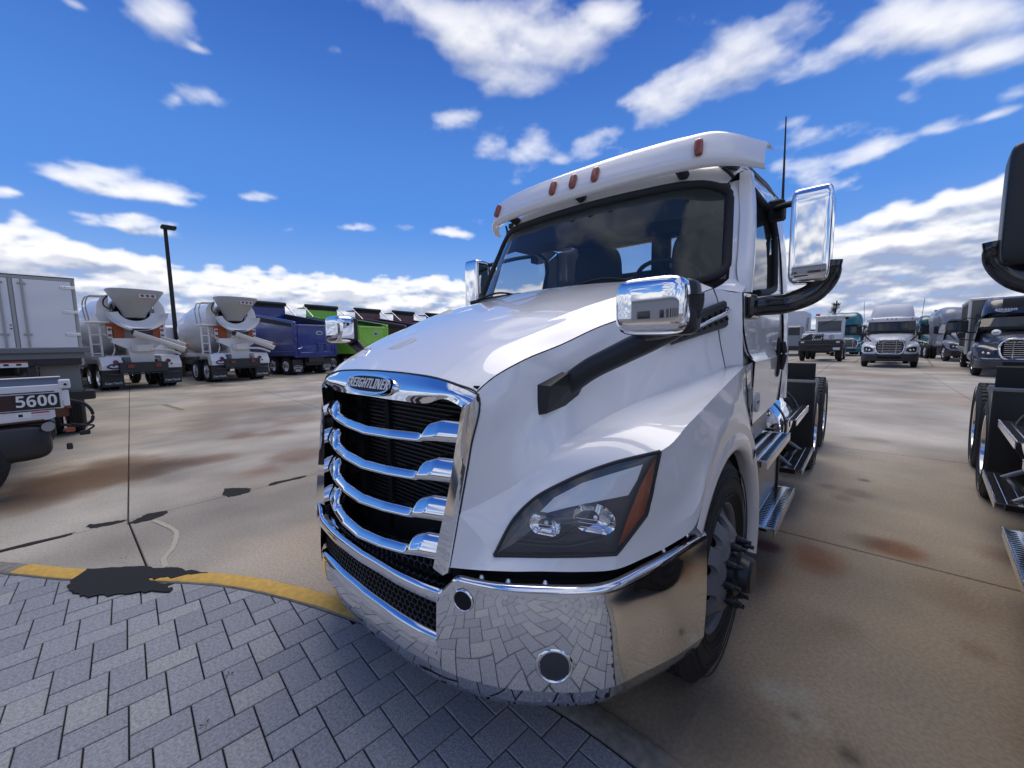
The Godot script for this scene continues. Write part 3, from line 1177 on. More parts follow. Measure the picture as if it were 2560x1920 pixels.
func hood_lines(s: float) -> Array:
	var crest := L([0.40, 1.468, 0.176, 0.44, 1.58, 0.37, 0.50, 1.640, 0.53, 0.62, 1.762, 0.88, 0.70, 1.832, 1.13, 0.79, 1.925, 1.53], s)
	var seam := L([0.585, 1.428, 0.188, 0.600, 1.470, 0.245, 0.645, 1.530, 0.36, 0.690, 1.590, 0.56, 0.745, 1.662, 0.765, 0.780, 1.695, 0.885, 0.915, 1.815, 1.37, 0.965, 1.868, 1.56], s)
	var mid := L([0.578, 1.21, 0.152, 0.62, 1.26, 0.25, 0.70, 1.37, 0.46, 0.775, 1.455, 0.76, 0.88, 1.55, 1.15, 0.99, 1.64, 1.60], s)
	var valley := L([0.558, 1.01, 0.118, 0.60, 1.035, 0.19, 0.68, 1.10, 0.31, 0.75, 1.20, 0.42, 0.79, 1.265, 0.61, 0.84, 1.315, 0.785, 0.89, 1.355, 1.06, 0.955, 1.40, 1.36, 1.02, 1.44, 1.64], s)
	return [crest, seam, mid, valley]

func tractor_hood(t: Node3D) -> void:
	var top := mk()
	var c0 := L([0, 1.484, 0.168, 0, 1.585, 0.35, 0, 1.665, 0.52, 0, 1.790, 0.88, 0, 1.868, 1.15, 0, 1.962, 1.50])
	var r := hood_lines(1.0)
	var l := hood_lines(-1.0)
	var half := L([0.22, 1.480, 0.170, 0.24, 1.585, 0.355, 0.27, 1.660, 0.525, 0.33, 1.783, 0.88, 0.37, 1.858, 1.145, 0.42, 1.952, 1.51])
	var halfl := L([0.22, 1.480, 0.170, 0.24, 1.585, 0.355, 0.27, 1.660, 0.525, 0.33, 1.783, 0.88, 0.37, 1.858, 1.145, 0.42, 1.952, 1.51], -1.0)
	loft(top, [l[0], halfl, c0, half, r[0]], 40, 41)
	for s: float in [1.0, -1.0]:
		var q := hood_lines(s)
		var sh := L([0.50, 1.452, 0.180, 0.53, 1.525, 0.30, 0.575, 1.598, 0.45, 0.675, 1.718, 0.82, 0.80, 1.828, 1.24, 0.89, 1.905, 1.545], s)
		loft(top, [q[0], sh, q[1]], 40, 12)
		# rolled rear edge over the cowl
		loft(top, [L([0, 1.962, 1.50, 0.42, 1.952, 1.51, 0.79, 1.925, 1.53, 0.89, 1.905, 1.545, 0.965, 1.868, 1.56], s), L([0, 1.958, 1.515, 0.42, 1.948, 1.525, 0.79, 1.921, 1.545, 0.89, 1.90, 1.56, 0.965, 1.86, 1.575], s), L([0, 1.90, 1.52, 0.42, 1.90, 1.53, 0.79, 1.88, 1.55, 0.89, 1.85, 1.565, 0.955, 1.82, 1.58], s)], 30, 6)
	put(top, "hood", M.white, t)
	for s: float in [1.0, -1.0]:
		var side := mk()
		var q := hood_lines(s)
		# narrow shut line, then the flank
		var edge := PackedVector3Array()
		for p in q[1]:
			edge.append(p + Vector3(s * 0.001, -0.005, 0))
		loft(side, [edge, L([0.590, 1.36, 0.183, 0.615, 1.405, 0.245, 0.67, 1.49, 0.42, 0.72, 1.565, 0.62, 0.79, 1.645, 0.88, 0.905, 1.745, 1.34, 0.985, 1.80, 1.58], s), q[2], q[3]], 48, 36)
		put(side, "hood_side", M.white, t)
		# black side vent with a bright bar
		var vent := mk()
		var pl := func(y: float, r2: float, o: float) -> Vector3: return V(s * (0.63 + 0.22 * r2 + o), y, r2)
		var lo := [[1.572, 1.13], [1.62, 1.40], [1.655, 1.60], [1.68, 1.73]]
		var hi := [[1.612, 1.10], [1.742, 1.38], [1.79, 1.57], [1.828, 1.72]]
		for k in 2:
			var a := PackedVector3Array()
			var b := PackedVector3Array()
			for e in 4:
				var ya: float = lerpf(lo[e][0], hi[e][0], 0.0 if k == 0 else 0.22)
				var yb: float = lerpf(lo[e][0], hi[e][0], 1.0 if k == 0 else 0.80)
				a.append(pl.call(ya, lo[e][1], 0.026 - 0.010 * k))
				b.append(pl.call(yb, hi[e][1], 0.018 - 0.010 * k))
			if k == 0:
				var m1 := PackedVector3Array()
				var m2 := PackedVector3Array()
				for e in 4:
					m1.append(a[e].lerp(b[e], 0.08) + Vector3(s * 0.008, 0, 0))
					m2.append(a[e].lerp(b[e], 0.92) + Vector3(s * 0.008, 0, 0))
				loft(vent, [a, m1], 12, 2, false, false)
				loft(vent, [m1, m2], 12, 2, false, false)
				loft(vent, [m2, b], 12, 2, false, false)
		put(vent, "side_vent", M.black, t)
		var slots := mk()
		for k in 9:
			for row in 2:
				var f := 0.12 + k * 0.095
				var rr := lerpf(1.13, 1.72, f)
				var ylo := lerpf(1.575, 1.68, f)
				var yhi := lerpf(1.63, 1.82, f)
				var y := lerpf(ylo, yhi, 0.30 if row == 0 else 0.72)
				box(slots, pl.call(y, rr, 0.028), Vector3(0.012, 0.016, 0.040))
		put(slots, "vent_mesh", M.void, t)
		var bar := mk()
		var ba := PackedVector3Array()
		for f in [0.22, 0.5, 0.75, 0.97]:
			ba.append(pl.call(lerpf(1.592, 1.765, f), lerpf(1.12, 1.72, f), 0.036))
		tube(bar, ba, 0.004, 8, 12, 0.013)
		put(bar, "vent_bar", M.chrome, t)
	# wedge-shaped latch recesses pressed into the top
	for e in [[-0.20, 1.568, 0.335], [-0.62, 1.765, 0.93]]:
		var w := mk()
		flat(w)
		var a := V(e[0], e[1] + 0.012, e[2])
		var n := Vector3(-0.02, 0.012, 0.0)
		tri(w, a, a + V(0.115, -0.004, 0.0), a + V(0.105, 0.052, 0.080))
		tri(w, a + V(0.115, -0.004, 0.0), a + V(0.135, 0.044, 0.085), a + V(0.105, 0.052, 0.080))
		put(w, "latch_recess", M.faint, t)

func grille_x(y: float) -> float:
	# inner half width of the chrome frame
	return lerpf(0.447, 0.545, clampf((y - 0.78) / 0.60, 0.0, 1.0))

func tractor_grille(t: Node3D) -> void:
	var g := sub("grille", t)
	var sur := mk()
	for s: float in [1.0, -1.0]:
		var up := L([0, 1.482, 0.166, 0.22, 1.478, 0.168, 0.40, 1.466, 0.174, 0.50, 1.450, 0.181, 0.592, 1.428, 0.200], s)
		var mid := L([0, 1.430, 0.132, 0.22, 1.427, 0.134, 0.40, 1.425, 0.143, 0.50, 1.425, 0.154, 0.586, 1.400, 0.172], s)
		var low := L([0, 1.378, 0.122, 0.22, 1.377, 0.125, 0.38, 1.380, 0.138, 0.47, 1.402, 0.146, 0.562, 1.376, 0.156], s)
		var lip := L([0, 1.372, 0.135, 0.22, 1.371, 0.138, 0.38, 1.374, 0.150, 0.47, 1.398, 0.164, 0.555, 1.370, 0.175], s)
		loft(sur, [up, mid, low], 32, 10)
		loft(sur, [low, lip], 32, 2)
		# side posts
		var out := L([0.594, 1.426, 0.202, 0.583, 1.23, 0.163, 0.562, 1.06, 0.128, 0.548, 0.92, 0.103, 0.535, 0.80, 0.083], s)
		var ridge := L([0.580, 1.405, 0.172, 0.570, 1.23, 0.146, 0.548, 1.06, 0.116, 0.534, 0.92, 0.091, 0.520, 0.79, 0.071], s)
		var inn := L([0.556, 1.384, 0.152, 0.525, 1.23, 0.142, 0.500, 1.06, 0.122, 0.475, 0.92, 0.100, 0.450, 0.785, 0.083], s)
		var back := L([0.550, 1.380, 0.215, 0.520, 1.23, 0.19, 0.495, 1.06, 0.165, 0.470, 0.92, 0.145, 0.445, 0.785, 0.125], s)
		loft(sur, [out, ridge], 24, 3)
		loft(sur, [ridge, inn], 24, 3)
		loft(sur, [inn, back], 24, 2)
	put(sur, "surround", M.chrome, g)
	var gasket := mk()
	for s: float in [1.0, -1.0]:
		tube(gasket, L([0, 1.486, 0.168, 0.22, 1.482, 0.170, 0.40, 1.470, 0.176, 0.50, 1.453, 0.181, 0.587, 1.428, 0.193, 0.582, 1.23, 0.162, 0.565, 1.06, 0.132, 0.551, 0.92, 0.107, 0.538, 0.80, 0.087], s), 0.004, 6, 60)
	put(gasket, "gasket", M.black, g)
	# core behind the bars
	var core := mk()
	box(core, V(0, 1.03, 0.33), Vector3(1.16, 0.86, 0.02))
	for s: float in [1.0, -1.0]:
		box(core, V(s * 0.575, 1.05, 0.27), Vector3(0.02, 0.80, 0.14))
	box(core, V(0, 1.43, 0.27), Vector3(1.1, 0.02, 0.14))
	box(core, V(-0.16, 1.05, 0.305), Vector3(0.035, 0.75, 0.03))
	box(core, V(-0.40, 1.05, 0.29), Vector3(0.05, 0.75, 0.03))
	put(core, "radiator", M.void, g)
	var fins := mk()
	for k in 34:
		box(fins, V(0.06, 0.72 + k * 0.020, 0.312), Vector3(0.95, 0.007, 0.014))
	put(fins, "radiator_fins", M.black, g).set_meta("kind", "stuff")
	# four kinked bars
	for k in 4:
		var yc := 1.238 - 0.1475 * k
		var sc := grille_x(yc) / 0.527
		var bow := -0.026 * k / 3.0 - 0.026 * k / 3.0
		var bar := mk()
		var xs := [0.0, 0.18, 0.315, 0.345, 0.372, 0.43, 0.522]
		var rows := [PackedVector3Array(), PackedVector3Array(), PackedVector3Array(), PackedVector3Array(), PackedVector3Array(), PackedVector3Array()]
		for s: float in [-1.0, 1.0]:
			for e in 7:
				var i: int = 6 - e if s < 0 else e
				if s > 0 and e == 0:
					continue
				var x: float = xs[i]
				var wide: float = smoothstep(0.335, 0.395, x)
				var h := lerpf(0.037, 0.088, wide)
				var y := yc + lerpf(0.0, 0.040, wide) + 0.010 * smoothstep(0.0, 0.32, x)
				var r := 0.074 + 0.36 * x * x - lerpf(0.0, 0.010, wide) + bow
				var dp := lerpf(0.030, 0.060, wide)
				var X: float = s * x * sc
				rows[0].append(V(X, y - h * 0.5, r + dp * 0.8))
				rows[1].append(V(X, y - h * 0.5, r + 0.006))
				rows[2].append(V(X, y - h * 0.36, r))
				rows[3].append(V(X, y - h * 0.05, r + dp * 0.18))
				rows[4].append(V(X, y + h * 0.42, r + dp * 0.80))
				rows[5].append(V(X, y + h * 0.46, r + dp + 0.02))
		loft(bar, [rows[0], rows[1]], 90, 2, false)
		loft(bar, [rows[1], rows[2], rows[3], rows[4], rows[5]], 90, 14, false)
		put(bar, "grille_bar", M.chrome, g)
		var fin := mk()
		for s: float in [-1.0, 1.0]:
			var a := PackedVector3Array()
			var b := PackedVector3Array()
			for e in 6:
				var f := e / 5.0
				var x := lerpf(0.30, 0.524, f) * sc
				a.append(V(s * x, yc + 0.03 + 0.05 * f, 0.14 + 0.36 * x * x + bow + 0.02))
				b.append(V(s * x, yc + 0.02 + 0.06 * f, 0.27 + bow))
			loft(fin, [a, b], 12, 2)
		put(fin, "bar_bracket", M.black, g)
	# oval name badge
	var face := frame_at(V(0, 1.428, 0.128), Vector3(0, 0.40, 1.0))
	var oval := func(w: float, h: float) -> PackedVector2Array:
		var p := PackedVector2Array()
		for i in 48:
			var a := TAU * i / 48
			p.append(Vector2(w * signf(cos(a)) * pow(absf(cos(a)), 0.62), h * signf(sin(a)) * pow(absf(sin(a)), 0.80)))
		return p
	var rim := mk()
	for e in [[0.178, 0.046, -0.006, 0.014], [0.172, 0.041, 0.014, 0.004]]:
		prism(rim, oval.call(e[0], e[1]), e[3], face * xf(Vector3(0, 0, e[2])))
	var badge := put(rim, "badge", M.chrome, g)
	var plate := mk()
	prism(plate, oval.call(0.160, 0.033), 0.003, face * xf(Vector3(0, 0, 0.018)))
	put(plate, "badge_plate", M.badge, g)
	text("FREIGHTLINER", 0.043, face * xf(Vector3(0, 0, 0.021)) * Transform3D(Basis(Vector3(1, 0, 0), Vector3(0.18, 1, 0), Vector3(0, 0, 1)), Vector3.ZERO), M.sticker, g, "badge_lettering", 0.003, true, 0.86)
	# honeycomb under the lowest bar
	var mesh := mk()
	comb(mesh, func(x: float, y: float) -> Vector3: return V(x, y, 0.125 + 0.30 * x * x - 0.04), -0.44, 0.44, 0.685, 0.775, 0.034)
	put(mesh, "honeycomb_mesh", M.black, g).set_meta("kind", "stuff")
	var pan := mk()
	box(pan, V(0, 0.72, 0.30), Vector3(1.1, 0.22, 0.02))
	box(pan, V(0, 0.64, 0.23), Vector3(1.0, 0.02, 0.16))
	put(pan, "lower_panel", M.void, g)

func comb(st: SurfaceTool, at: Callable, x0: float, x1: float, y0: float, y1: float, d: float) -> void:
	# hexagonal cells with walls
	flat(st)
	var row := 0
	var y := y0 + d / 2
	while y < y1 - d * 0.3:
		var x := x0 + d / 2 + (d / 2 if row % 2 else 0.0)
		while x < x1 - d * 0.4:
			var o := []
			var i := []
			var b := []
			for k in 6:
				var a := PI / 6 + TAU * k / 6
				o.append(at.call(x + cos(a) * d * 0.577, y + sin(a) * d * 0.577))
				var q: Vector3 = at.call(x + cos(a) * d * 0.49, y + sin(a) * d * 0.49)
				i.append(q)
				b.append(q + Vector3(0, 0, -0.016))
			for k in 6:
				var n := (k + 1) % 6
				quad(st, o[k], o[n], i[n], i[k])
				quad(st, i[k], i[n], b[n], b[k])
			x += d
		y += d * 0.866
		row += 1

func tractor_bumper(t: Node3D) -> void:
	var b := sub("bumper", t)
	var st := mk()
	var top := func(u: float) -> float:
		# crown of the side panels: up from the middle bar, level, then rising to the tail
		return lerpf(0.715, 0.788, smoothstep(0.0, 0.085, u)) + 0.062 * smoothstep(0.50, 1.0, u)
	for s: float in [1.0, -1.0]:
		var n := 90
		var rows := []
		rows.append(bumper_side(func(u: float) -> float: return top.call(u) - 0.004, s, n, 0.060))
		rows.append(bumper_side(func(u: float) -> float: return top.call(u) + 0.002, s, n, 0.020))
		rows.append(bumper_side(func(u: float) -> float: return top.call(u) - 0.002, s, n, 0.006))
		rows.append(bumper_side(func(u: float) -> float: return top.call(u) - 0.014, s, n, -0.001))
		rows.append(bumper_side(func(u: float) -> float: return top.call(u) - 0.030, s, n, 0.0))
		for k in 14:
			var f := (k + 1) / 14.0
			rows.append(bumper_side(func(u: float) -> float: return lerpf(top.call(u) - 0.030, 0.415, f), s, n, -0.006 * sin(PI * f)))
		soft(st)
		skin(st, rows)
		var chin := []
		for k in 5:
			var f := k / 4.0
			chin.append(bumper_side(func(u: float) -> float: return lerpf(0.415, 0.332 + 0.012 * u, f), s, n, 0.028 * f))
		chin.append(bumper_side(func(u: float) -> float: return 0.330 + 0.012 * u, s, n, 0.060))
		soft(st)
		skin(st, chin)
	# bar over the lower mesh
	var bar := []
	for e in [[0.716, 0.050], [0.718, 0.018], [0.714, 0.006], [0.705, 0.0], [0.690, -0.002], [0.672, 0.0], [0.662, 0.006], [0.655, 0.03]]:
		bar.append(bumper_line(e[0], -0.49, 0.49, 60, e[1]))
	soft(st)
	skin(st, bar)
	var low := []
	low.append(bumper_line(0.540, -0.49, 0.49, 60, 0.03))
	for e in [[0.536, 0.006], [0.526, 0.0], [0.49, -0.003], [0.45, -0.004], [0.415, 0.0]]:
		low.append(bumper_line(e[0], -0.49, 0.49, 60, e[1]))
	soft(st)
	skin(st, low)
	var chin2 := []
	for k in 5:
		var f := k / 4.0
		chin2.append(bumper_line(lerpf(0.415, 0.332, f), -0.49, 0.49, 60, 0.028 * f))
	chin2.append(bumper_line(0.330, -0.49, 0.49, 60, 0.060))
	soft(st)
	skin(st, chin2)
	put(st, "bumper_shell", M.chrome, b)
	var mesh := mk()
	comb(mesh, func(x: float, y: float) -> Vector3: return bumper_line(y, x, x, 2, 0.022)[0], -0.48, 0.48, 0.53, 0.665, 0.0285)
	put(mesh, "lower_mesh", M.black, b).set_meta("kind", "stuff")
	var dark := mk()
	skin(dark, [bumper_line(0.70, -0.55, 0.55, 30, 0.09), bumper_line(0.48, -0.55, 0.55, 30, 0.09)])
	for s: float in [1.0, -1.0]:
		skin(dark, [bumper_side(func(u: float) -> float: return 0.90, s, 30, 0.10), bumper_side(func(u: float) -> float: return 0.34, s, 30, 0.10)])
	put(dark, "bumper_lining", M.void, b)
	for s: float in [1.0, -1.0]:
		var bolts := mk()
		for u in [0.155, 0.245, 0.36, 0.80, 0.93]:
			var p := bumper_side(func(q: float) -> float: return top.call(q) + 0.002, s, 201, 0.034)[int(u * 200)]
			cyl(bolts, p, p + Vector3(0, 0.003, 0), 0.011, 0.011, 12)
			pillow(bolts, p + Vector3(0, 0.003, 0), Vector3(0.016, 0.012, 0.016), 1.0, 6)
		put(bolts, "bumper_bolts", M.chrome, b)
		# black disc on the shell as the tow hole's shade, and fog lamp
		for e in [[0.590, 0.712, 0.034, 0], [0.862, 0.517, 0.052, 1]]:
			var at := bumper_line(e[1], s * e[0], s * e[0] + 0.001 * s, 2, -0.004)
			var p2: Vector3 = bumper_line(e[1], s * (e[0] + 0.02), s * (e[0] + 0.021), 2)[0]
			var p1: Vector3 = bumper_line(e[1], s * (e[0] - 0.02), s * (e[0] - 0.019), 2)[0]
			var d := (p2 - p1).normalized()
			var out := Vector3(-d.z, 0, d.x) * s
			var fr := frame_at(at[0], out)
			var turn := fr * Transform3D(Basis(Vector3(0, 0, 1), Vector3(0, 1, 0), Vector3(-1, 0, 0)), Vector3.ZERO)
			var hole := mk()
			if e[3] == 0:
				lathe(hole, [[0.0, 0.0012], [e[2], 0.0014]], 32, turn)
				put(hole, "tow_hole_shade", M.void, b)
			else:
				lathe(hole, [[0.0, 0.010], [e[2] * 0.6, 0.008], [e[2] * 0.95, 0.003]], 32, turn)
				put(hole, "fog_lamp", M.housing, b)
			var lip := mk()
			var w := 0.004 if e[3] == 0 else 0.008
			lathe(lip, [[e[2], 0.001], [e[2] + w * 0.4, w], [e[2] + w, w * 0.8], [e[2] + w * 1.6, 0.0]], 40, turn)
			put(lip, "lamp_ring", M.chrome, b)

func tractor_fender(t: Node3D, s: float) -> void:
	var f := mk()
	var q := hood_lines(s)
	var crest := L([0.665, 0.868, 0.185, 0.70, 0.990, 0.26, 0.75, 1.055, 0.30, 0.83, 1.115, 0.375, 0.96, 1.185, 0.45, 1.10, 1.235, 0.53, 1.128, 1.300, 0.72, 1.142, 1.385, 1.07, 1.124, 1.430, 1.43, 1.105, 1.452, 1.70], s)
	var belly := L([0.605, 0.95, 0.150, 0.655, 1.02, 0.245, 0.715, 1.105, 0.335, 0.79, 1.185, 0.405, 0.88, 1.255, 0.53, 0.965, 1.300, 0.66, 1.0, 1.335, 0.85, 1.03, 1.385, 1.10, 1.05, 1.425, 1.42, 1.065, 1.450, 1.67], s)
	loft(f, [q[3], belly, crest], 60, 22)
	# inboard of and below the lamp
	loft(f, [L([0.535, 0.820, 0.084, 0.60, 0.825, 0.115, 0.665, 0.830, 0.145], s), L([0.548, 0.93, 0.103, 0.60, 0.885, 0.133, 0.665, 0.849, 0.165], s), L([0.558, 1.01, 0.118, 0.605, 0.95, 0.150, 0.665, 0.868, 0.185], s)], 22, 10)
	loft(f, [L([0.665, 0.830, 0.145, 0.74, 0.830, 0.20, 0.81, 0.830, 0.26, 0.91, 0.830, 0.34, 1.0, 0.836, 0.42], s), L([0.665, 0.868, 0.185, 0.74, 0.871, 0.232, 0.81, 0.875, 0.283, 0.91, 0.881, 0.355, 1.0, 0.888, 0.428], s)], 30, 5)
	# lower flange turned in
	loft(f, [L([0.535, 0.820, 0.084, 0.665, 0.830, 0.145, 0.81, 0.830, 0.26, 0.91, 0.830, 0.34, 1.0, 0.836, 0.42, 1.05, 0.848, 0.52, 1.11, 0.875, 0.64, 1.152, 0.912, 0.748], s), L([0.50, 0.826, 0.13, 0.63, 0.836, 0.185, 0.77, 0.836, 0.30, 0.87, 0.836, 0.38, 0.95, 0.842, 0.46, 1.0, 0.854, 0.54, 1.06, 0.881, 0.66, 1.10, 0.918, 0.768], s)], 40, 2)
	# flank down to the wheel arch
	var s0 := L([1.0, 0.836, 0.42, 1.05, 0.848, 0.52, 1.11, 0.875, 0.64, 1.152, 0.912, 0.748], s)
	s0.append_array(arc(1.158, 0.5, 1.27, 0.66, 134, 45, 12, s))
	var s1 := L([1.0, 0.888, 0.428, 1.055, 0.905, 0.53, 1.115, 0.94, 0.655, 1.150, 0.970, 0.740], s)
	s1.append_array(arc(1.160, 0.5, 1.27, 0.705, 134, 45, 12, s))
	var s2 := L([1.065, 1.015, 0.515, 1.11, 1.055, 0.64, 1.142, 1.12, 0.80, 1.158, 1.215, 1.02, 1.162, 1.275, 1.27, 1.150, 1.265, 1.52, 1.122, 1.19, 1.745], s)
	var s3 := L([1.10, 1.235, 0.53, 1.128, 1.300, 0.72, 1.142, 1.385, 1.07, 1.124, 1.430, 1.43, 1.105, 1.452, 1.70], s)
	loft(f, [s0, s1], 60, 4)
	loft(f, [s1, s2, s3], 60, 20)
	# flared lip of the arch
	loft(f, [arc(1.158, 0.5, 1.27, 0.66, 142, 45, 24, s), arc(1.163, 0.5, 1.27, 0.635, 142, 45, 24, s), arc(1.158, 0.5, 1.27, 0.578, 143, 45, 24, s), arc(1.10, 0.5, 1.27, 0.572, 143, 45, 24, s)], 40, 10)
	put(f, "fender", M.white, t)
	var ext := mk()
	loft(ext, [arc(1.08, 0.5, 1.27, 0.690, 47, -14, 24, s), arc(1.150, 0.5, 1.27, 0.690, 47, -15, 24, s), arc(1.166, 0.5, 1.27, 0.665, 47, -15.5, 24, s), arc(1.160, 0.5, 1.27, 0.595, 47, -15, 24, s), arc(1.05, 0.5, 1.27, 0.585, 47, -14, 24, s)], 40, 14)
	put(ext, "fender_extension", M.white, t)
	var liner := mk()
	lathe(liner, [[0.566, 0.62], [0.566, 1.10]], 40, Transform3D(Basis.from_scale(Vector3(s, 1, 1)), V(0, 0.5, 1.27)), -PI * 0.58, PI * 0.62)
	var wall := arc(0.62, 0.5, 1.27, 0.57, 200, -20, 30, s)
	flat(liner)
	for i in wall.size() - 1:
		tri(liner, V(s * 0.62, 0.45, 1.27), wall[i], wall[i + 1])
	put(liner, "arch_liner", M.void, t)

func lamp_net(s: float, depth: float, nu := 40, nv := 24) -> Array:
	var hi := L([0.665, 0.868, 0.185, 0.70, 0.990, 0.26, 0.75, 1.055, 0.30, 0.83, 1.115, 0.375, 0.96, 1.185, 0.45, 1.10, 1.235, 0.53], s)
	var lo := L([0.665, 0.868, 0.185, 0.81, 0.875, 0.283, 0.91, 0.881, 0.355, 1.0, 0.888, 0.428, 1.065, 1.015, 0.515, 1.10, 1.235, 0.53], s)
	var a := along(lo, nu, false)
	var b := along(hi, nu)
	var nrm := Vector3(s * 0.52, 0.16, 0.84).normalized()
	var rows := []
	for j in nv:
		var v := float(j) / (nv - 1)
		var q := PackedVector3Array()
		for i in nu:
			var u := float(i) / (nu - 1)
			var bulge := 0.030 * sin(PI * v) * sin(PI * u)
			q.append(a[i].lerp(b[i], v) + nrm * (bulge - depth))
		rows.append(q)
	return rows

func lamp_at(grid: Array, u: float, v: float) -> Vector3:
	var nv := grid.size()
	var nu: int = grid[0].size()
	return grid[int(clampf(v, 0, 1) * (nv - 1) + 0.5)][int(clampf(u, 0, 1) * (nu - 1) + 0.5)]

func lamp_pick(grid: Array, p: Vector2, s: float) -> Vector3:
	# the point of the grid nearest to (x, y) seen from the front
	var best: Vector3 = grid[0][0]
	for row in grid:
		for q in row:
			if Vector2(q.x * s, q.y).distance_squared_to(p) < Vector2(best.x * s, best.y).distance_squared_to(p):
				best = q
	return best

func lamp_patch(st: SurfaceTool, grid: Array, outline: Array, s: float, push: float) -> void:
	# a piece of the lamp inside an (x, y) outline, following its curve
	var poly := PackedVector2Array()
	for i in range(0, outline.size(), 2):
		poly.append(Vector2(outline[i], outline[i + 1]))
	var nrm := Vector3(s * 0.52, 0.16, 0.84).normalized()
	var c := Vector2.ZERO
	for p in poly:
		c += p / poly.size()
	soft(st)
	var rings := []
	for k in 5:
		var q := PackedVector3Array()
		for i in poly.size() + 1:
			var p := c.lerp(poly[i % poly.size()], k / 4.0)
			q.append(lamp_pick(grid, p, s) + nrm * push)
		rings.append(q)
	skin(st, rings)

func tractor_headlight(t: Node3D, s: float) -> void:
	var h := sub("headlight", t)
	var nrm := Vector3(s * 0.52, 0.16, 0.84).normalized()
	var fine := lamp_net(s, 0.030, 90, 70)
	var bowl := mk()
	soft(bowl)
	skin(bowl, lamp_net(s, 0.034, 40, 24))
	put(bowl, "housing", M.housing, h)
	var rim := mk()
	var lens_grid := lamp_net(s, -0.004)
	var border := PackedVector3Array()
	border.append_array(lens_grid[0])
	var back: PackedVector3Array = lens_grid[lens_grid.size() - 1].duplicate()
	back.reverse()
	border.append_array(back)
	tube(rim, border, 0.006, 6)
	put(rim, "seal", M.black, h)
	var lens := mk()
	soft(lens)
	skin(lens, lens_grid)
	put(lens, "lens", M.lens, h)
	var drl := mk()
	lamp_patch(drl, fine, [0.760, 1.000, 0.80, 1.058, 0.87, 1.105, 0.95, 1.145, 1.045, 1.185, 1.030, 1.130, 1.010, 1.080, 0.93, 1.055, 0.85, 1.03], s, 0.012)
	put(drl, "running_light", M.drl, h)
	var turn := mk()
	lamp_patch(turn, fine, [1.075, 1.205, 1.088, 1.19, 1.078, 1.09, 1.058, 1.01, 1.01, 0.915, 0.985, 0.905, 1.01, 1.0, 1.04, 1.11], s, 0.014)
	put(turn, "turn_signal", M.amber_deep, h)
	var ledge := mk()
	for e in [[0.70, 0.915, 0.84, 0.925, 0.885, 0.97], [0.71, 0.90, 0.88, 0.905, 0.95, 0.93]]:
		var p := PackedVector3Array()
		for i in range(0, 6, 2):
			p.append(lamp_pick(fine, Vector2(e[i], e[i + 1]), s) + nrm * 0.006)
		tube(ledge, p, 0.004, 6, 14)
	put(ledge, "housing_ridge", M.bumper_grey, h)
	for e in [[0.790, 0.975, 0.056, 0.044], [0.925, 1.000, 0.072, 0.056]]:
		var c := lamp_pick(fine, Vector2(e[0], e[1]), s) + nrm * 0.020
		var fr := frame_at(c, Vector3(s * 0.30, 0.04, 0.95))
		var cup := mk()
		soft(cup)
		var rows := []
		for k in 7:
			var f := k / 6.0
			var q := PackedVector3Array()
			for i in 33:
				var a := TAU * (i % 32) / 32
				var flute := 1.0 + 0.02 * cos(a * 16.0)
				q.append(fr * Vector3(e[2] * f * cos(a) * flute, e[3] * f * maxf(sin(a), -0.82), -0.030 * (1.0 - f * f)))
			rows.append(q)
		skin(cup, rows)
		put(cup, "reflector", M.chrome, h)
		var bulb := mk()
		pillow(bulb, fr * Vector3(0, 0, -0.018), Vector3(0.018, 0.018, 0.018), 1.0, 8)
		for k in 3:
			tube(bulb, PackedVector3Array([fr * Vector3(-e[2] * 0.9, -e[3] * (0.1 + 0.25 * k), -0.004), fr * Vector3(e[2] * 0.9, -e[3] * (0.02 + 0.25 * k), -0.004)]), 0.0016, 5)
		put(bulb, "bulb", M.polished, h)

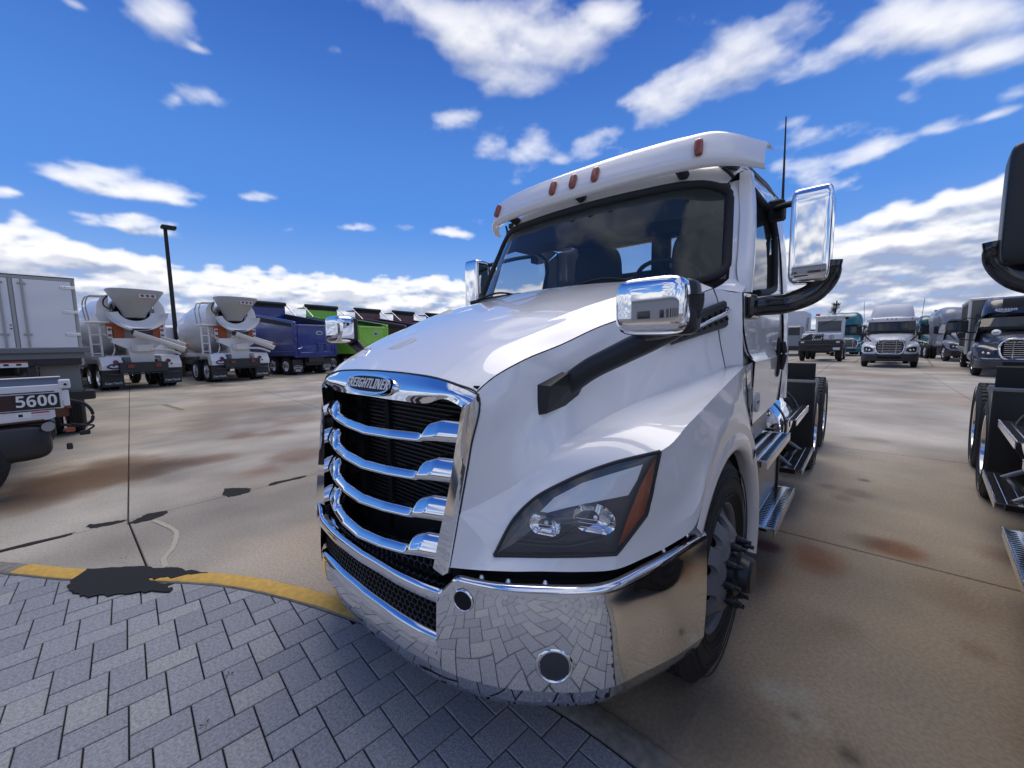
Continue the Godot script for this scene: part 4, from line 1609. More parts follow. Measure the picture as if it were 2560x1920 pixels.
func tractor_mirrors(t: Node3D, s: float, shiny: bool) -> void:
	var cap: Material = M.chrome if shiny else M.black
	var hm := sub("hood_mirror", t)
	var base := mk()
	var pts := [[0.690, 1.322, 0.405], [0.698, 1.44, 0.420], [0.708, 1.487, 0.535], [0.715, 1.425, 0.660], [0.712, 1.36, 0.630]]
	var a := PackedVector3Array()
	var b := PackedVector3Array()
	var cc := Vector3.ZERO
	for i in 6:
		var p: Array = pts[i % 5]
		a.append(V(s * (p[0] - 0.03), p[1], p[2]))
		b.append(V(s * (p[0] + 0.030), lerpf(1.42, p[1], 0.86), lerpf(0.53, p[2], 0.88)))
	flat(base)
	skin(base, [a, b])
	for i in 5:
		tri(base, b[i], b[i + 1], V(s * 0.75, 1.435, 0.555))
	put(base, "mirror_foot", M.arm, hm)
	var arm := mk()
	tube(arm, L([0.715, 1.425, 0.56, 0.80, 1.488, 0.575, 0.93, 1.555, 0.595, 1.05, 1.612, 0.600, 1.13, 1.655, 0.588, 1.178, 1.70, 0.565], s), 0.026, 14, 30, 0.043)
	put(arm, "mirror_arm", M.arm, hm)
	var head := mk()
	soft(head)
	pillow(head, V(s * 1.075, 1.705, 0.515), Vector3(0.225, 0.180, 0.125), 0.42, 28, Transform3D.IDENTITY)
	put(head, "mirror_cap", cap, hm)
	var shell := mk()
	pillow(shell, V(s * 1.085, 1.700, 0.562), Vector3(0.226, 0.176, 0.075), 0.30, 20)
	tube(shell, L([1.03, 1.615, 0.575, 1.12, 1.635, 0.57, 1.178, 1.68, 0.555, 1.188, 1.74, 0.545], s), 0.030, 12, 24, 0.022)
	put(shell, "mirror_shell", M.arm, hm)
	var dm := sub("door_mirror", t)
	var cap2 := mk()
	pillow(cap2, V(s * 1.330, 2.150, 2.045), Vector3(0.185, 0.50, 0.17), 0.22, 30)
	put(cap2, "mirror_cap", cap, dm)
	var rim := mk()
	pillow(rim, V(s * 1.332, 2.152, 2.105), Vector3(0.180, 0.485, 0.10), 0.2, 16)
	put(rim, "mirror_shell", M.black, dm)
	var arm2 := mk()
	tube(arm2, L([1.07, 1.775, 1.86, 1.13, 1.785, 1.92, 1.24, 1.80, 2.03, 1.36, 1.86, 2.08, 1.405, 1.93, 2.09, 1.415, 2.02, 2.09], s), 0.030, 14, 34, 0.058)
	rbox(arm2, V(s * 1.095, 1.775, 1.86), Vector3(0.05, 0.13, 0.20), 0.015)
	put(arm2, "mirror_arm", M.gloss_black, dm)
	var up := mk()
	tube(up, L([1.05, 2.50, 2.66, 1.15, 2.47, 2.50, 1.30, 2.36, 2.14], s), 0.020, 8, 16)
	rbox(up, V(s * 1.065, 2.49, 2.68), Vector3(0.10, 0.13, 0.12), 0.012)
	put(up, "mirror_bracket", M.matt_black, dm)

func tractor_cab(t: Node3D) -> void:
	var cab := mk()
	for s: float in [1.0, -1.0]:
		# cowl side between the hood and the door
		loft(cab, [L([0.965, 1.868, 1.585, 0.985, 1.80, 1.60, 0.99, 1.64, 1.62, 1.02, 1.44, 1.655], s), C([1.69, 1.845, 1.69, 1.78, 1.69, 1.64, 1.70, 1.45], s, -0.012), C([1.70, 1.845, 1.70, 1.78, 1.70, 1.64, 1.71, 1.45], s)], 16, 8)
		loft(cab, [L([1.105, 1.452, 1.71, 1.12, 1.25, 1.755, 1.155, 0.98, 1.79, 1.155, 0.92, 1.80], s), C([1.96, 1.462, 1.985, 1.25, 1.995, 1.08, 1.99, 0.92], s)], 14, 5)
		box(cab, V(s * 1.050, 1.43, 1.90), Vector3(0.03, 0.84, 0.38))
		# A pillar and door surround
		loft(cab, [L([1.0, 1.93, 1.735, 0.975, 2.20, 1.875, 0.935, 2.46, 2.01, 0.90, 2.56, 2.08], s), L([1.03, 1.93, 1.79, 1.008, 2.20, 1.925, 0.975, 2.46, 2.06, 0.94, 2.58, 2.14], s), C([1.86, 1.93, 1.99, 2.20, 2.12, 2.46, 2.20, 2.60], s)], 20, 8)
		loft(cab, [L([0.965, 1.868, 1.60, 0.985, 1.90, 1.68, 1.0, 1.93, 1.735], s), C([1.70, 1.845, 1.78, 1.88, 1.86, 1.93], s)], 10, 5)
		# behind the door, above it
		loft(cab, [C([2.99, 1.13, 3.04, 1.45, 3.06, 1.97, 3.02, 2.30, 2.96, 2.56], s), C([3.30, 1.10, 3.30, 1.45, 3.30, 1.97, 3.29, 2.30, 3.28, 2.66], s), L([0.98, 1.10, 3.38, 0.98, 1.45, 3.38, 0.97, 1.97, 3.38, 0.94, 2.30, 3.37, 0.90, 2.66, 3.35], s)], 24, 8)
		loft(cab, [C([2.20, 2.60, 2.60, 2.60, 2.96, 2.58, 3.28, 2.66], s), L([0.98, 2.655, 2.22, 0.985, 2.68, 2.60, 0.985, 2.715, 2.96, 0.975, 2.75, 3.28], s), L([0.90, 2.71, 2.20, 0.90, 2.76, 2.60, 0.90, 2.79, 2.96, 0.89, 2.81, 3.28], s), L([0.60, 2.765, 2.12, 0.60, 2.82, 2.60, 0.60, 2.85, 2.96, 0.60, 2.85, 3.30], s), L([0.0, 2.78, 2.05, 0.0, 2.835, 2.60, 0.0, 2.865, 2.96, 0.0, 2.86, 3.31], s)], 20, 18)
		# header between the screen and the visor
		loft(cab, [L([0.0, 2.552, 1.80, 0.45, 2.552, 1.835, 0.75, 2.55, 1.91, 0.90, 2.545, 2.04], s), L([0.0, 2.66, 1.87, 0.45, 2.66, 1.905, 0.75, 2.655, 1.99, 0.94, 2.62, 2.12], s), L([0.0, 2.78, 2.05, 0.60, 2.765, 2.12, 0.90, 2.71, 2.20, 0.97, 2.655, 2.23], s)], 24, 8)
		# rear wall round its windows
		for e in [[0.0, 0.10, 1.1, 2.84], [0.585, 0.90, 1.1, 2.68], [0.10, 0.585, 1.1, 2.315], [0.10, 0.585, 2.59, 2.80]]:
			box(cab, V(s * (e[0] + e[1]) / 2, (e[2] + e[3]) / 2, 3.34), Vector3(e[1] - e[0], e[3] - e[2], 0.03))
	put(cab, "cab", M.white, t)
	var trim := mk()
	for s: float in [1.0, -1.0]:
		tube(trim, L([0.988, 2.645, 2.22, 0.990, 2.672, 2.60, 0.99, 2.705, 2.96, 0.98, 2.74, 3.28], s), 0.006, 6, 20)
		tube(trim, L([0.955, 2.70, 2.22, 0.955, 2.735, 2.60, 0.955, 2.77, 2.96, 0.94, 2.80, 3.28], s), 0.007, 6, 20)
		tube(trim, L([0.93, 2.575, 2.06, 0.91, 2.60, 2.04, 0.88, 2.63, 1.99], s), 0.010, 6, 10)
		loft(trim, [C([3.30, 1.12, 3.31, 1.5, 3.31, 2.0, 3.30, 2.2], s, 0.006), C([3.46, 1.12, 3.46, 1.5, 3.46, 2.0, 3.44, 2.2], s, -0.01)], 12, 3)
	put(trim, "roof_trim", M.black, t)
	for s: float in [1.0, -1.0]:
		var d := sub("door", t)
		var door := mk()
		# skin below the belt, the frame round the glass
		loft(door, [C([2.005, 1.075, 2.35, 1.09, 2.70, 1.105, 2.965, 1.12], s), C([1.985, 1.25, 2.35, 1.25, 2.70, 1.25, 3.0, 1.25], s, 0.004), C([1.965, 1.462, 2.35, 1.462, 2.70, 1.462, 3.03, 1.462], s, 0.012)], 20, 12)
		loft(door, [C([1.965, 1.462, 2.35, 1.462, 2.70, 1.462, 3.03, 1.462], s, 0.012), C([1.80, 1.53, 2.35, 1.53, 2.70, 1.53, 3.035, 1.53], s, -0.010), C([1.712, 1.64, 2.35, 1.66, 2.70, 1.68, 3.04, 1.68], s, -0.004), C([1.712, 1.845, 2.10, 1.865, 2.70, 1.945, 3.045, 1.965], s)], 24, 16)
		loft(door, [C([2.74, 1.95, 2.80, 2.15, 2.84, 2.33, 2.80, 2.45], s), C([3.045, 1.97, 3.04, 2.15, 3.01, 2.33, 2.955, 2.55], s)], 12, 4)
		loft(door, [C([2.13, 2.50, 2.40, 2.51, 2.66, 2.50, 2.80, 2.45], s), C([2.20, 2.592, 2.40, 2.592, 2.66, 2.59, 2.955, 2.57], s)], 14, 4)
		loft(door, [C([1.86, 1.93, 1.99, 2.20, 2.12, 2.46, 2.20, 2.59], s), C([1.92, 1.90, 2.03, 2.20, 2.15, 2.46, 2.20, 2.52], s)], 12, 3)
		put(door, "door_skin", M.white, d)
		var shut := mk()
		tube(shut, C([1.712, 1.845, 1.712, 1.66, 1.81, 1.53, 1.955, 1.465, 1.978, 1.25, 1.998, 1.07], s, 0.001), 0.005, 6, 40)
		tube(shut, C([2.965, 1.115, 3.01, 1.25, 3.045, 1.5, 3.05, 1.97, 3.02, 2.30, 2.96, 2.57], s, 0.003), 0.008, 6, 30)
		put(shut, "door_seal", M.void, d)
		var gl := mk()
		loft(gl, [C([1.90, 1.885, 2.30, 1.90, 2.74, 1.95], s, -0.012), C([2.02, 2.20, 2.40, 2.20, 2.82, 2.20], s, -0.012), C([2.13, 2.50, 2.40, 2.51, 2.76, 2.49], s, -0.012)], 12, 10)
		put(gl, "door_window", M.side_glass, d)
		var rubber := mk()
		tube(rubber, C([2.10, 1.875, 2.40, 1.905, 2.62, 1.935, 2.71, 1.96, 2.745, 2.05, 2.79, 2.22, 2.815, 2.36, 2.77, 2.45, 2.66, 2.495, 2.40, 2.505, 2.15, 2.50], s, 0.002), 0.022, 8, 60)
		put(rubber, "window_seal", M.matt_black, d)
		var han := mk()
		pillow(han, V(s * 1.103, 1.46, 2.80), Vector3(0.03, 0.30, 0.10), 0.8, 14)
		put(han, "handle_recess", M.matt_black, d)
		var lever := mk()
		tube(lever, L([1.122, 1.57, 2.80, 1.135, 1.50, 2.80, 1.132, 1.44, 2.80, 1.118, 1.37, 2.80], s), 0.012, 8, 14, 0.022)
		put(lever, "handle", M.black, d)
		var decal := mk()
		cyl(decal, V(s * 1.0945, 1.205, 2.10), V(s * 1.1055, 1.205, 2.10), 0.062, 0.062, 28)
		put(decal, "round_decal", M.faint, d)
		text("USDOT", 0.018, frame_at(V(s * 1.1058, 1.205, 2.10), Vector3(s, 0, 0)), M.sticker_grey, d, "decal_lettering", 0.001)
		var stick := mk()
		box(stick, V(s * 1.118, 1.275, 1.80), Vector3(0.004, 0.095, 0.10), Transform3D.IDENTITY)
		put(stick, "sticker", M.sticker_grey, t)
		# rain deflector along the A pillar
		var def := mk()
		loft(def, [L([1.055, 1.855, 1.79, 1.035, 1.93, 1.78, 1.012, 2.12, 1.865, 0.99, 2.33, 1.97, 0.96, 2.50, 2.06, 0.945, 2.62, 2.13], s), L([1.085, 1.855, 1.80, 1.085, 1.95, 1.81, 1.075, 2.14, 1.90, 1.055, 2.34, 2.00, 1.025, 2.52, 2.10, 0.99, 2.635, 2.17], s), C([1.90, 1.86, 1.97, 1.97, 2.05, 2.16, 2.12, 2.35, 2.19, 2.53, 2.24, 2.63], s, 0.012)], 30, 12)
		put(def, "pillar_deflector", M.white, t)
		text("CASCADIA", 0.024, frame_at(V(s * 1.040, 1.748, 1.675), Vector3(s, 0, 0.35)), M.chrome, t, "cowl_lettering", 0.004, true, 0.9)
	# windscreen
	var low := L([-0.985, 1.935, 1.735, -0.75, 1.915, 1.60, -0.40, 1.905, 1.535, 0, 1.90, 1.515, 0.40, 1.905, 1.535, 0.75, 1.915, 1.60, 0.985, 1.935, 1.735])
	var m1 := L([-0.955, 2.20, 1.865, -0.73, 2.20, 1.72, -0.40, 2.20, 1.655, 0, 2.20, 1.635, 0.40, 2.20, 1.655, 0.73, 2.20, 1.72, 0.955, 2.20, 1.865])
	var hi := L([-0.915, 2.535, 2.035, -0.70, 2.542, 1.885, -0.40, 2.545, 1.825, 0, 2.548, 1.805, 0.40, 2.545, 1.825, 0.70, 2.542, 1.885, 0.915, 2.535, 2.035])
	var w := mk()
	var grid := net([low, m1, hi], 48, 24)
	soft(w)
	skin(w, grid)
	put(w, "windscreen", M.windscreen, t)
	var seal := mk()
	var b := PackedVector3Array()
	var nu := 48
	var nv := 24
	for i in range(4, nu - 4):
		b.append(grid[0][i])
	for j in range(3, nv - 3):
		b.append(grid[j][nu - 1])
	for i in range(nu - 5, 3, -1):
		b.append(grid[nv - 1][i])
	for j in range(nv - 4, 2, -1):
		b.append(grid[j][0])
	b.append(grid[0][4])
	tube(seal, b, 0.026, 8, 160)
	put(seal, "windscreen_seal", M.matt_black, t)
	# dark sun strip behind the top of the glass
	var strip := mk()
	soft(strip)
	var rows := []
	for j in range(15, 24):
		var q := PackedVector3Array()
		for i in range(0, nu):
			var u := absf(float(i) / (nu - 1) - 0.5) * 2.0
			var drop: float = smoothstep(0.80, 1.0, u)
			var p: Vector3 = grid[j][i]
			if j == 15:
				p = p.lerp(grid[21][i], drop * drop)
			q.append(p + Vector3(0, 0, -0.02))
		rows.append(q)
	skin(strip, rows)
	put(strip, "sun_strip", M.void, t)
	for e in [[0.30, 1], [-0.62, 1]]:
		var wip := mk()
		var x: float = e[0]
		var a := V(x, 1.925, 1.50 + 0.22 * x * x)
		tube(wip, L([x + 0.26, 1.945, 1.50 + 0.22 * x * x, x + 0.05, 1.985, 1.52 + 0.1 * x * x, x - 0.22, 1.955, 1.525 + 0.15 * x * x]), 0.008, 6, 12)
		tube(wip, L([x - 0.34, 1.942, 1.515 + 0.26 * x * x, x - 0.1, 1.95, 1.515 + 0.16 * x * x, x + 0.24, 1.958, 1.52 + 0.16 * x * x]), 0.010, 6, 12, 0.016)
		put(wip, "wiper", M.matt_black, t)
	# sun visor with marker lamps
	var vis := sub("sun_visor", t)
	var v := mk()
	var vl := []
	for e in [[2.62, 1.80, 0.05], [2.598, 1.745, 0.012], [2.604, 1.728, 0.002], [2.635, 1.706, -0.004], [2.70, 1.722, 0.0], [2.765, 1.755, 0.012], [2.81, 1.79, 0.03], [2.825, 1.86, 0.05], [2.83, 1.97, 0.07]]:
		var p := PackedVector3Array()
		for f in [[-1.085, 0.36], [-1.035, 0.275], [-0.96, 0.185], [-0.85, 0.112], [-0.70, 0.062], [-0.40, 0.016], [0.0, 0.0], [0.40, 0.016], [0.70, 0.062], [0.85, 0.112], [0.96, 0.185], [1.035, 0.275], [1.085, 0.36]]:
			var fade: float = smoothstep(0.85, 1.075, absf(f[0]))
			var y: float = lerpf(e[0], lerpf(2.590, 2.775, (e[0] - 2.598) / 0.232), fade)
			p.append(V(f[0], y, e[1] + f[1]))
		vl.append(p)
	loft(v, vl.slice(0, 2), 60, 3)
	loft(v, vl.slice(1), 60, 30)
	put(v, "visor_shell", M.white, vis)
	for x in [-0.800, -0.172, 0.0, 0.172, 0.800]:
		var lamp := mk()
		var bow := 0.062 * pow(absf(x) / 0.70, 2.2)
		var fr := frame_at(V(x, 2.704, 1.715 + bow), Vector3(0.30 * signf(x) * smoothstep(0.3, 0.8, absf(x)), 0.42, 1.0))
		pillow(lamp, Vector3.ZERO, Vector3(0.050, 0.112, 0.036), 0.55, 14, fr)
		put(lamp, "marker_light", M.amber, vis)
	for x in [-0.68, 0.0, 0.68]:
		var br := mk()
		var bow := 0.062 * pow(absf(x) / 0.70, 2.2)
		cyl(br, V(x, 2.625, 1.77 + bow), V(x, 2.615, 1.86 + bow), 0.026, 0.034, 14)
		put(br, "visor_bracket", M.bumper_grey, vis)
	# inside of the cab
	var inn := mk()
	box(inn, V(0, 1.30, 2.5), Vector3(2.1, 0.04, 1.75))
	box(inn, V(0, 2.66, 2.68), Vector3(1.86, 0.04, 1.20))
	box(inn, V(0, 1.72, 3.31), Vector3(2.0, 1.16, 0.03))
	for s: float in [1.0, -1.0]:
		box(inn, V(s * 1.015, 1.56, 2.58), Vector3(0.03, 0.52, 1.40))
		box(inn, V(s * 0.76, 2.45, 3.31), Vector3(0.34, 0.34, 0.03))
	box(inn, V(0, 2.45, 3.31), Vector3(0.17, 0.34, 0.03))
	box(inn, V(0, 2.63, 3.31), Vector3(1.9, 0.06, 0.03))
	box(inn, V(0, 2.52, 2.18), Vector3(1.7, 0.20, 0.24))
	put(inn, "cab_lining", M.cabin, t)
	var rw := mk()
	for s: float in [1.0, -1.0]:
		box(rw, V(s * 0.343, 2.453, 3.335), Vector3(0.485, 0.275, 0.006))
	put(rw, "rear_window", M.windscreen, t)
	var dash := mk()
	rbox(dash, V(0, 1.78, 1.80), Vector3(1.85, 0.28, 0.42), 0.05)
	rbox(dash, V(0.5, 1.93, 1.86), Vector3(0.55, 0.10, 0.26), 0.04)
	box(dash, V(0, 1.45, 1.70), Vector3(1.85, 0.5, 0.04))
	put(dash, "dashboard", M.dash, t)
	for s: float in [1.0, -1.0]:
		var seat := mk()
		pillow(seat, V(s * 0.50, 2.02, 2.95), Vector3(0.50, 1.02, 0.16), 0.4, 18)
		pillow(seat, V(s * 0.50, 1.62, 2.70), Vector3(0.52, 0.16, 0.52), 0.4, 14)
		put(seat, "seat", M.seat, t)
	var sw := mk()
	var wr := ring(Vector3.ZERO, Vector3(0.215, 0, 0), Vector3(0, 0.215, 0), 40)
	var tilt := frame_at(V(0.50, 2.02, 2.18), Vector3(0, 0.85, -0.55))
	var wp := PackedVector3Array()
	for p in wr:
		wp.append(tilt * p)
	tube(sw, wp, 0.016, 8)
	for a in [0.0, 2.4, -2.4]:
		tube(sw, PackedVector3Array([tilt * Vector3(0, 0, -0.03), tilt * (Vector3(sin(a), cos(a), 0) * 0.21)]), 0.014, 6)
	cyl(sw, tilt * Vector3(0, 0, 0), V(0.50, 1.80, 1.95), 0.05, 0.05, 12)
	put(sw, "steering_wheel", M.matt_black, t)
	var an := mk()
	cyl(an, V(1.09, 2.53, 2.73), V(1.06, 3.20, 2.90), 0.009, 0.004, 8)
	cyl(an, V(1.09, 2.50, 2.72), V(1.09, 2.56, 2.74), 0.016, 0.012, 8)
	put(an, "antenna", M.matt_black, t)

func tread_step(t: Node3D, s: float, x1: float, w: float, y: float, r0: float, r1: float) -> void:
	var g := sub("step", t)
	var p := mk()
	var c := V(s * (x1 - w / 2), y - 0.022, (r0 + r1) / 2)
	box(p, c + Vector3(0, 0.018, 0), Vector3(w, 0.006, r1 - r0))
	box(p, c + Vector3(s * (w / 2 - 0.003), -0.006, 0), Vector3(0.006, 0.045, r1 - r0 - 0.002))
	box(p, c + Vector3(-s * (w / 2 - 0.003), -0.006, 0), Vector3(0.006, 0.045, r1 - r0 - 0.002))
	var n := int((r1 - r0) / 0.034)
	for i in n + 1:
		rbox(p, c + Vector3(s * (w / 2 - 0.004), 0.024, lerpf(-(r1 - r0) / 2 + 0.01, (r1 - r0) / 2 - 0.01, float(i) / n)), Vector3(0.012, 0.012, 0.018), 0.003)
	for k in 2:
		box(p, c + Vector3((k - 0.5) * w * 0.36, 0.0225, 0), Vector3(0.006, 0.005, r1 - r0))
	put(p, "step_plate", M.polished, g)
	var slots := mk()
	for k in 3:
		for i in n - 1:
			var z := lerpf(-(r1 - r0) / 2 + 0.03, (r1 - r0) / 2 - 0.03, (i + 0.5) / (n - 1))
			var ww: float = w * (0.20 if k != 1 else 0.24)
			var at := c + Vector3((k - 1) * w * 0.33, 0.0212, z)
			var sl := Transform3D(Basis(Vector3.UP, 0.25), at)
			var oval := PackedVector2Array()
			for e in 10:
				var a := TAU * e / 10
				oval.append(Vector2(cos(a) * ww * 0.5, sin(a) * 0.0075))
			prism(slots, oval, 0.0016, sl * xf(Vector3(0, 0.0016, 0), Vector3(PI / 2, 0, 0)))
	var so := put(slots, "step_slots", M.void, g)
	so.set_meta("kind", "stuff")
	var u := mk()
	for z in [-0.3, 0.3]:
		box(u, c + Vector3(-s * w * 0.3, -0.05, z * (r1 - r0)), Vector3(w * 0.9, 0.05, 0.03))
	put(u, "step_bracket", M.black, g)

func tractor_chassis(t: Node3D) -> void:
	var st := tyre_mesh(0.51, 0.275, 0.298, false)
	var dt := tyre_mesh(0.505, 0.262, 0.298, true)
	var sp := steer_wheel_parts()
	var dp := dual_wheel_parts()
	for s: float in [1.0, -1.0]:
		wheel(t, V(s * 0.998, 0.51, 1.27), s, st, sp, [M.wheel_grey, M.nut, M.void], "front_wheel")
		for r in [5.32, 6.64]:
			wheel(t, V(s * 1.055, 0.505, r), s, dt, dp, [M.polished, M.polished], "rear_wheel")
			wheel(t, V(s * 0.745, 0.505, r), s, dt, dp, [M.steel, M.steel], "inner_rear_wheel")
	var fr := mk()
	for s: float in [1.0, -1.0]:
		box(fr, V(s * 0.42, 0.86, 4.1), Vector3(0.08, 0.27, 7.2))
	for r in [5.32, 6.64]:
		cyl(fr, V(-1.0, 0.505, r), V(1.0, 0.505, r), 0.10, 0.10, 14)
		pillow(fr, V(0, 0.52, r), Vector3(0.45, 0.45, 0.5), 0.8, 10)
	cyl(fr, V(-0.95, 0.46, 1.27), V(0.95, 0.46, 1.27), 0.07, 0.07, 12)
	box(fr, V(0, 0.75, 1.5), Vector3(0.7, 0.7, 1.6))
	put(fr, "frame_rails", M.black, t)
	var fw := mk()
	rbox(fw, V(0, 1.10, 5.9), Vector3(0.9, 0.08, 0.9), 0.03)
	put(fw, "coupling_plate", M.steel, t)
	for s: float in [1.0, -1.0]:
		for e in [[5.32, "quarter_fender"]]:
			var q := mk()
			loft(q, [arc(0.60, 0.505, 5.32, 0.60, 84, 196, 14, s), arc(1.185, 0.505, 5.32, 0.60, 84, 196, 14, s)], 24, 4)
			loft(q, [arc(1.185, 0.505, 5.32, 0.60, 84, 196, 14, s), arc(1.195, 0.505, 5.32, 0.555, 84, 196, 14, s)], 24, 3)
			rbox(q, V(s * 0.88, 1.20, 5.16), Vector3(0.56, 0.20, 0.02), 0.006)
			rbox(q, V(s * 0.90, 0.72, 4.70), Vector3(0.60, 0.80, 0.03), 0.02)
			put(q, e[1], M.black, t)
		var box1 := mk()
		rbox(box1, V(s * 0.90, 0.60, 2.60), Vector3(0.40, 0.36, 0.98), 0.012)
		rbox(box1, V(s * 0.86, 0.95, 2.62), Vector3(0.30, 0.20, 0.92), 0.012)
		put(box1, "tool_box", M.deck_plate, t)
		var post := mk()
		box(post, V(s * 1.105, 0.60, 3.02), Vector3(0.02, 0.44, 0.035))
		box(post, V(s * 1.105, 0.60, 2.16), Vector3(0.02, 0.44, 0.035))
		put(post, "step_post", M.black, t)
		var tank := mk()
		lathe(tank, [[0.0, 0.0], [0.28, 0.0], [0.30, 0.03], [0.30, 1.37], [0.28, 1.40], [0.0, 1.40]], 48, Transform3D(Basis(Vector3(0, 0, -1), Vector3(0, 1, 0), Vector3(1, 0, 0)), V(s * 0.80, 0.80, 3.18)))
		var tk := put(tank, "fuel_tank", M.chrome, t)
		var strap := mk()
		for r in [3.42, 4.28]:
			lathe(strap, [[0.301, -0.03], [0.309, -0.025], [0.309, 0.025], [0.301, 0.03]], 40, Transform3D(Basis(Vector3(0, 0, -1), Vector3(0, 1, 0), Vector3(1, 0, 0)), V(s * 0.80, 0.80, r)), 0.0, TAU, false)
		put(strap, "tank_strap", M.black, t)
		tread_step(t, s, 1.225, 0.20, 0.405, 2.11, 3.04)
		tread_step(t, s, 1.172, 0.19, 0.835, 2.11, 3.09)
		tread_step(t, s, 1.172, 0.19, 0.882, 3.46, 4.455)
		tread_step(t, s, 1.226, 0.19, 0.430, 3.516, 4.477)
		var arms := mk()
		tube(arms, L([0.95, 0.55, 3.70, 1.05, 0.48, 3.66, 1.15, 0.40, 3.64], s), 0.018, 8, 10)
		tube(arms, L([0.95, 0.55, 4.30, 1.05, 0.48, 4.34, 1.15, 0.40, 4.36], s), 0.018, 8, 10)
		put(arms, "step_strut", M.steel, t)
	var ex := mk()
	cyl(ex, V(-0.85, 0.9, 3.62), V(-0.85, 2.9, 3.62), 0.09, 0.09, 16)
	put(ex, "exhaust_stack", M.polished, t)

# ---------------------------------------------------------------- the row of parked working trucks on the left
# local axes of these: tail at z = 0 looking along +Z, body towards -Z, x to the right of the tail
var kit := {}

func parts_kit() -> Dictionary:
	if kit.is_empty():
		kit.tyre = tyre_mesh(0.50, 0.26, 0.295, false)
		kit.rim = dual_wheel_parts()
		kit.steer = steer_wheel_parts()
	return kit

func axle(o: Node3D, z: float, half: float, mats: Array, dual := true, r := 0.50) -> void:
	var k := parts_kit()
	for s: float in [1.0, -1.0]:
		var w := wheel(o, Vector3(s * half, r, z), s, k.tyre, k.rim, mats, "wheel")
		w.scale = Vector3.ONE * r / 0.5
		if dual:
			wheel(o, Vector3(s * (half - 0.30), r, z), s, k.tyre, k.rim, [M.steel, M.steel], "inner_wheel").scale = Vector3.ONE * r / 0.5

func one_box(o: Node, called: String, m: Material, c: Vector3, s: Vector3, b := 0.015, x := Transform3D.IDENTITY) -> MeshInstance3D:
	var st := mk()
	rbox(st, c, s, b, x)
	return put(st, called, m, o)

func one_tube(o: Node, called: String, m: Material, a: Array, r: float, n := 14, ry := -1.0) -> MeshInstance3D:
	var st := mk()
	var p := PackedVector3Array()
	for i in range(0, a.size(), 3):
		p.append(Vector3(a[i], a[i + 1], a[i + 2]))
	tube(st, p, r, 8, n, ry)
	return put(st, called, m, o)

func lamp(o: Node, called: String, m: Material, at: Vector3, r: float, out := Vector3(0, 0, 1)) -> void:
	var st := mk()
	cyl(st, at - out * 0.02, at + out * 0.012, r, r * 0.94, 18)
	put(st, called, m, o)

func plain_cab(o: Node3D, z: float, m: Material, h := 2.75, w := 2.2) -> void:
	# the far end of a truck seen from its tail
	one_box(o, "cab", m, Vector3(0, (h + 1.0) / 2, z - 0.9), Vector3(w, h - 1.0, 1.7), 0.12)
	one_box(o, "hood", m, Vector3(0, 1.35, z - 2.6), Vector3(w * 0.86, 1.0, 1.8), 0.15)
	one_box(o, "rear_window", M.dark_glass, Vector3(0, h - 0.62, z - 0.045), Vector3(w * 0.6, 0.45, 0.02), 0.005)
	for s: float in [1.0, -1.0]:
		one_box(o, "mirror", M.matt_black, Vector3(s * (w / 2 + 0.22), h - 0.75, z - 1.5), Vector3(0.12, 0.45, 0.22), 0.03)
	axle(o, z - 2.6, 1.02, [M.polished, M.polished], false)

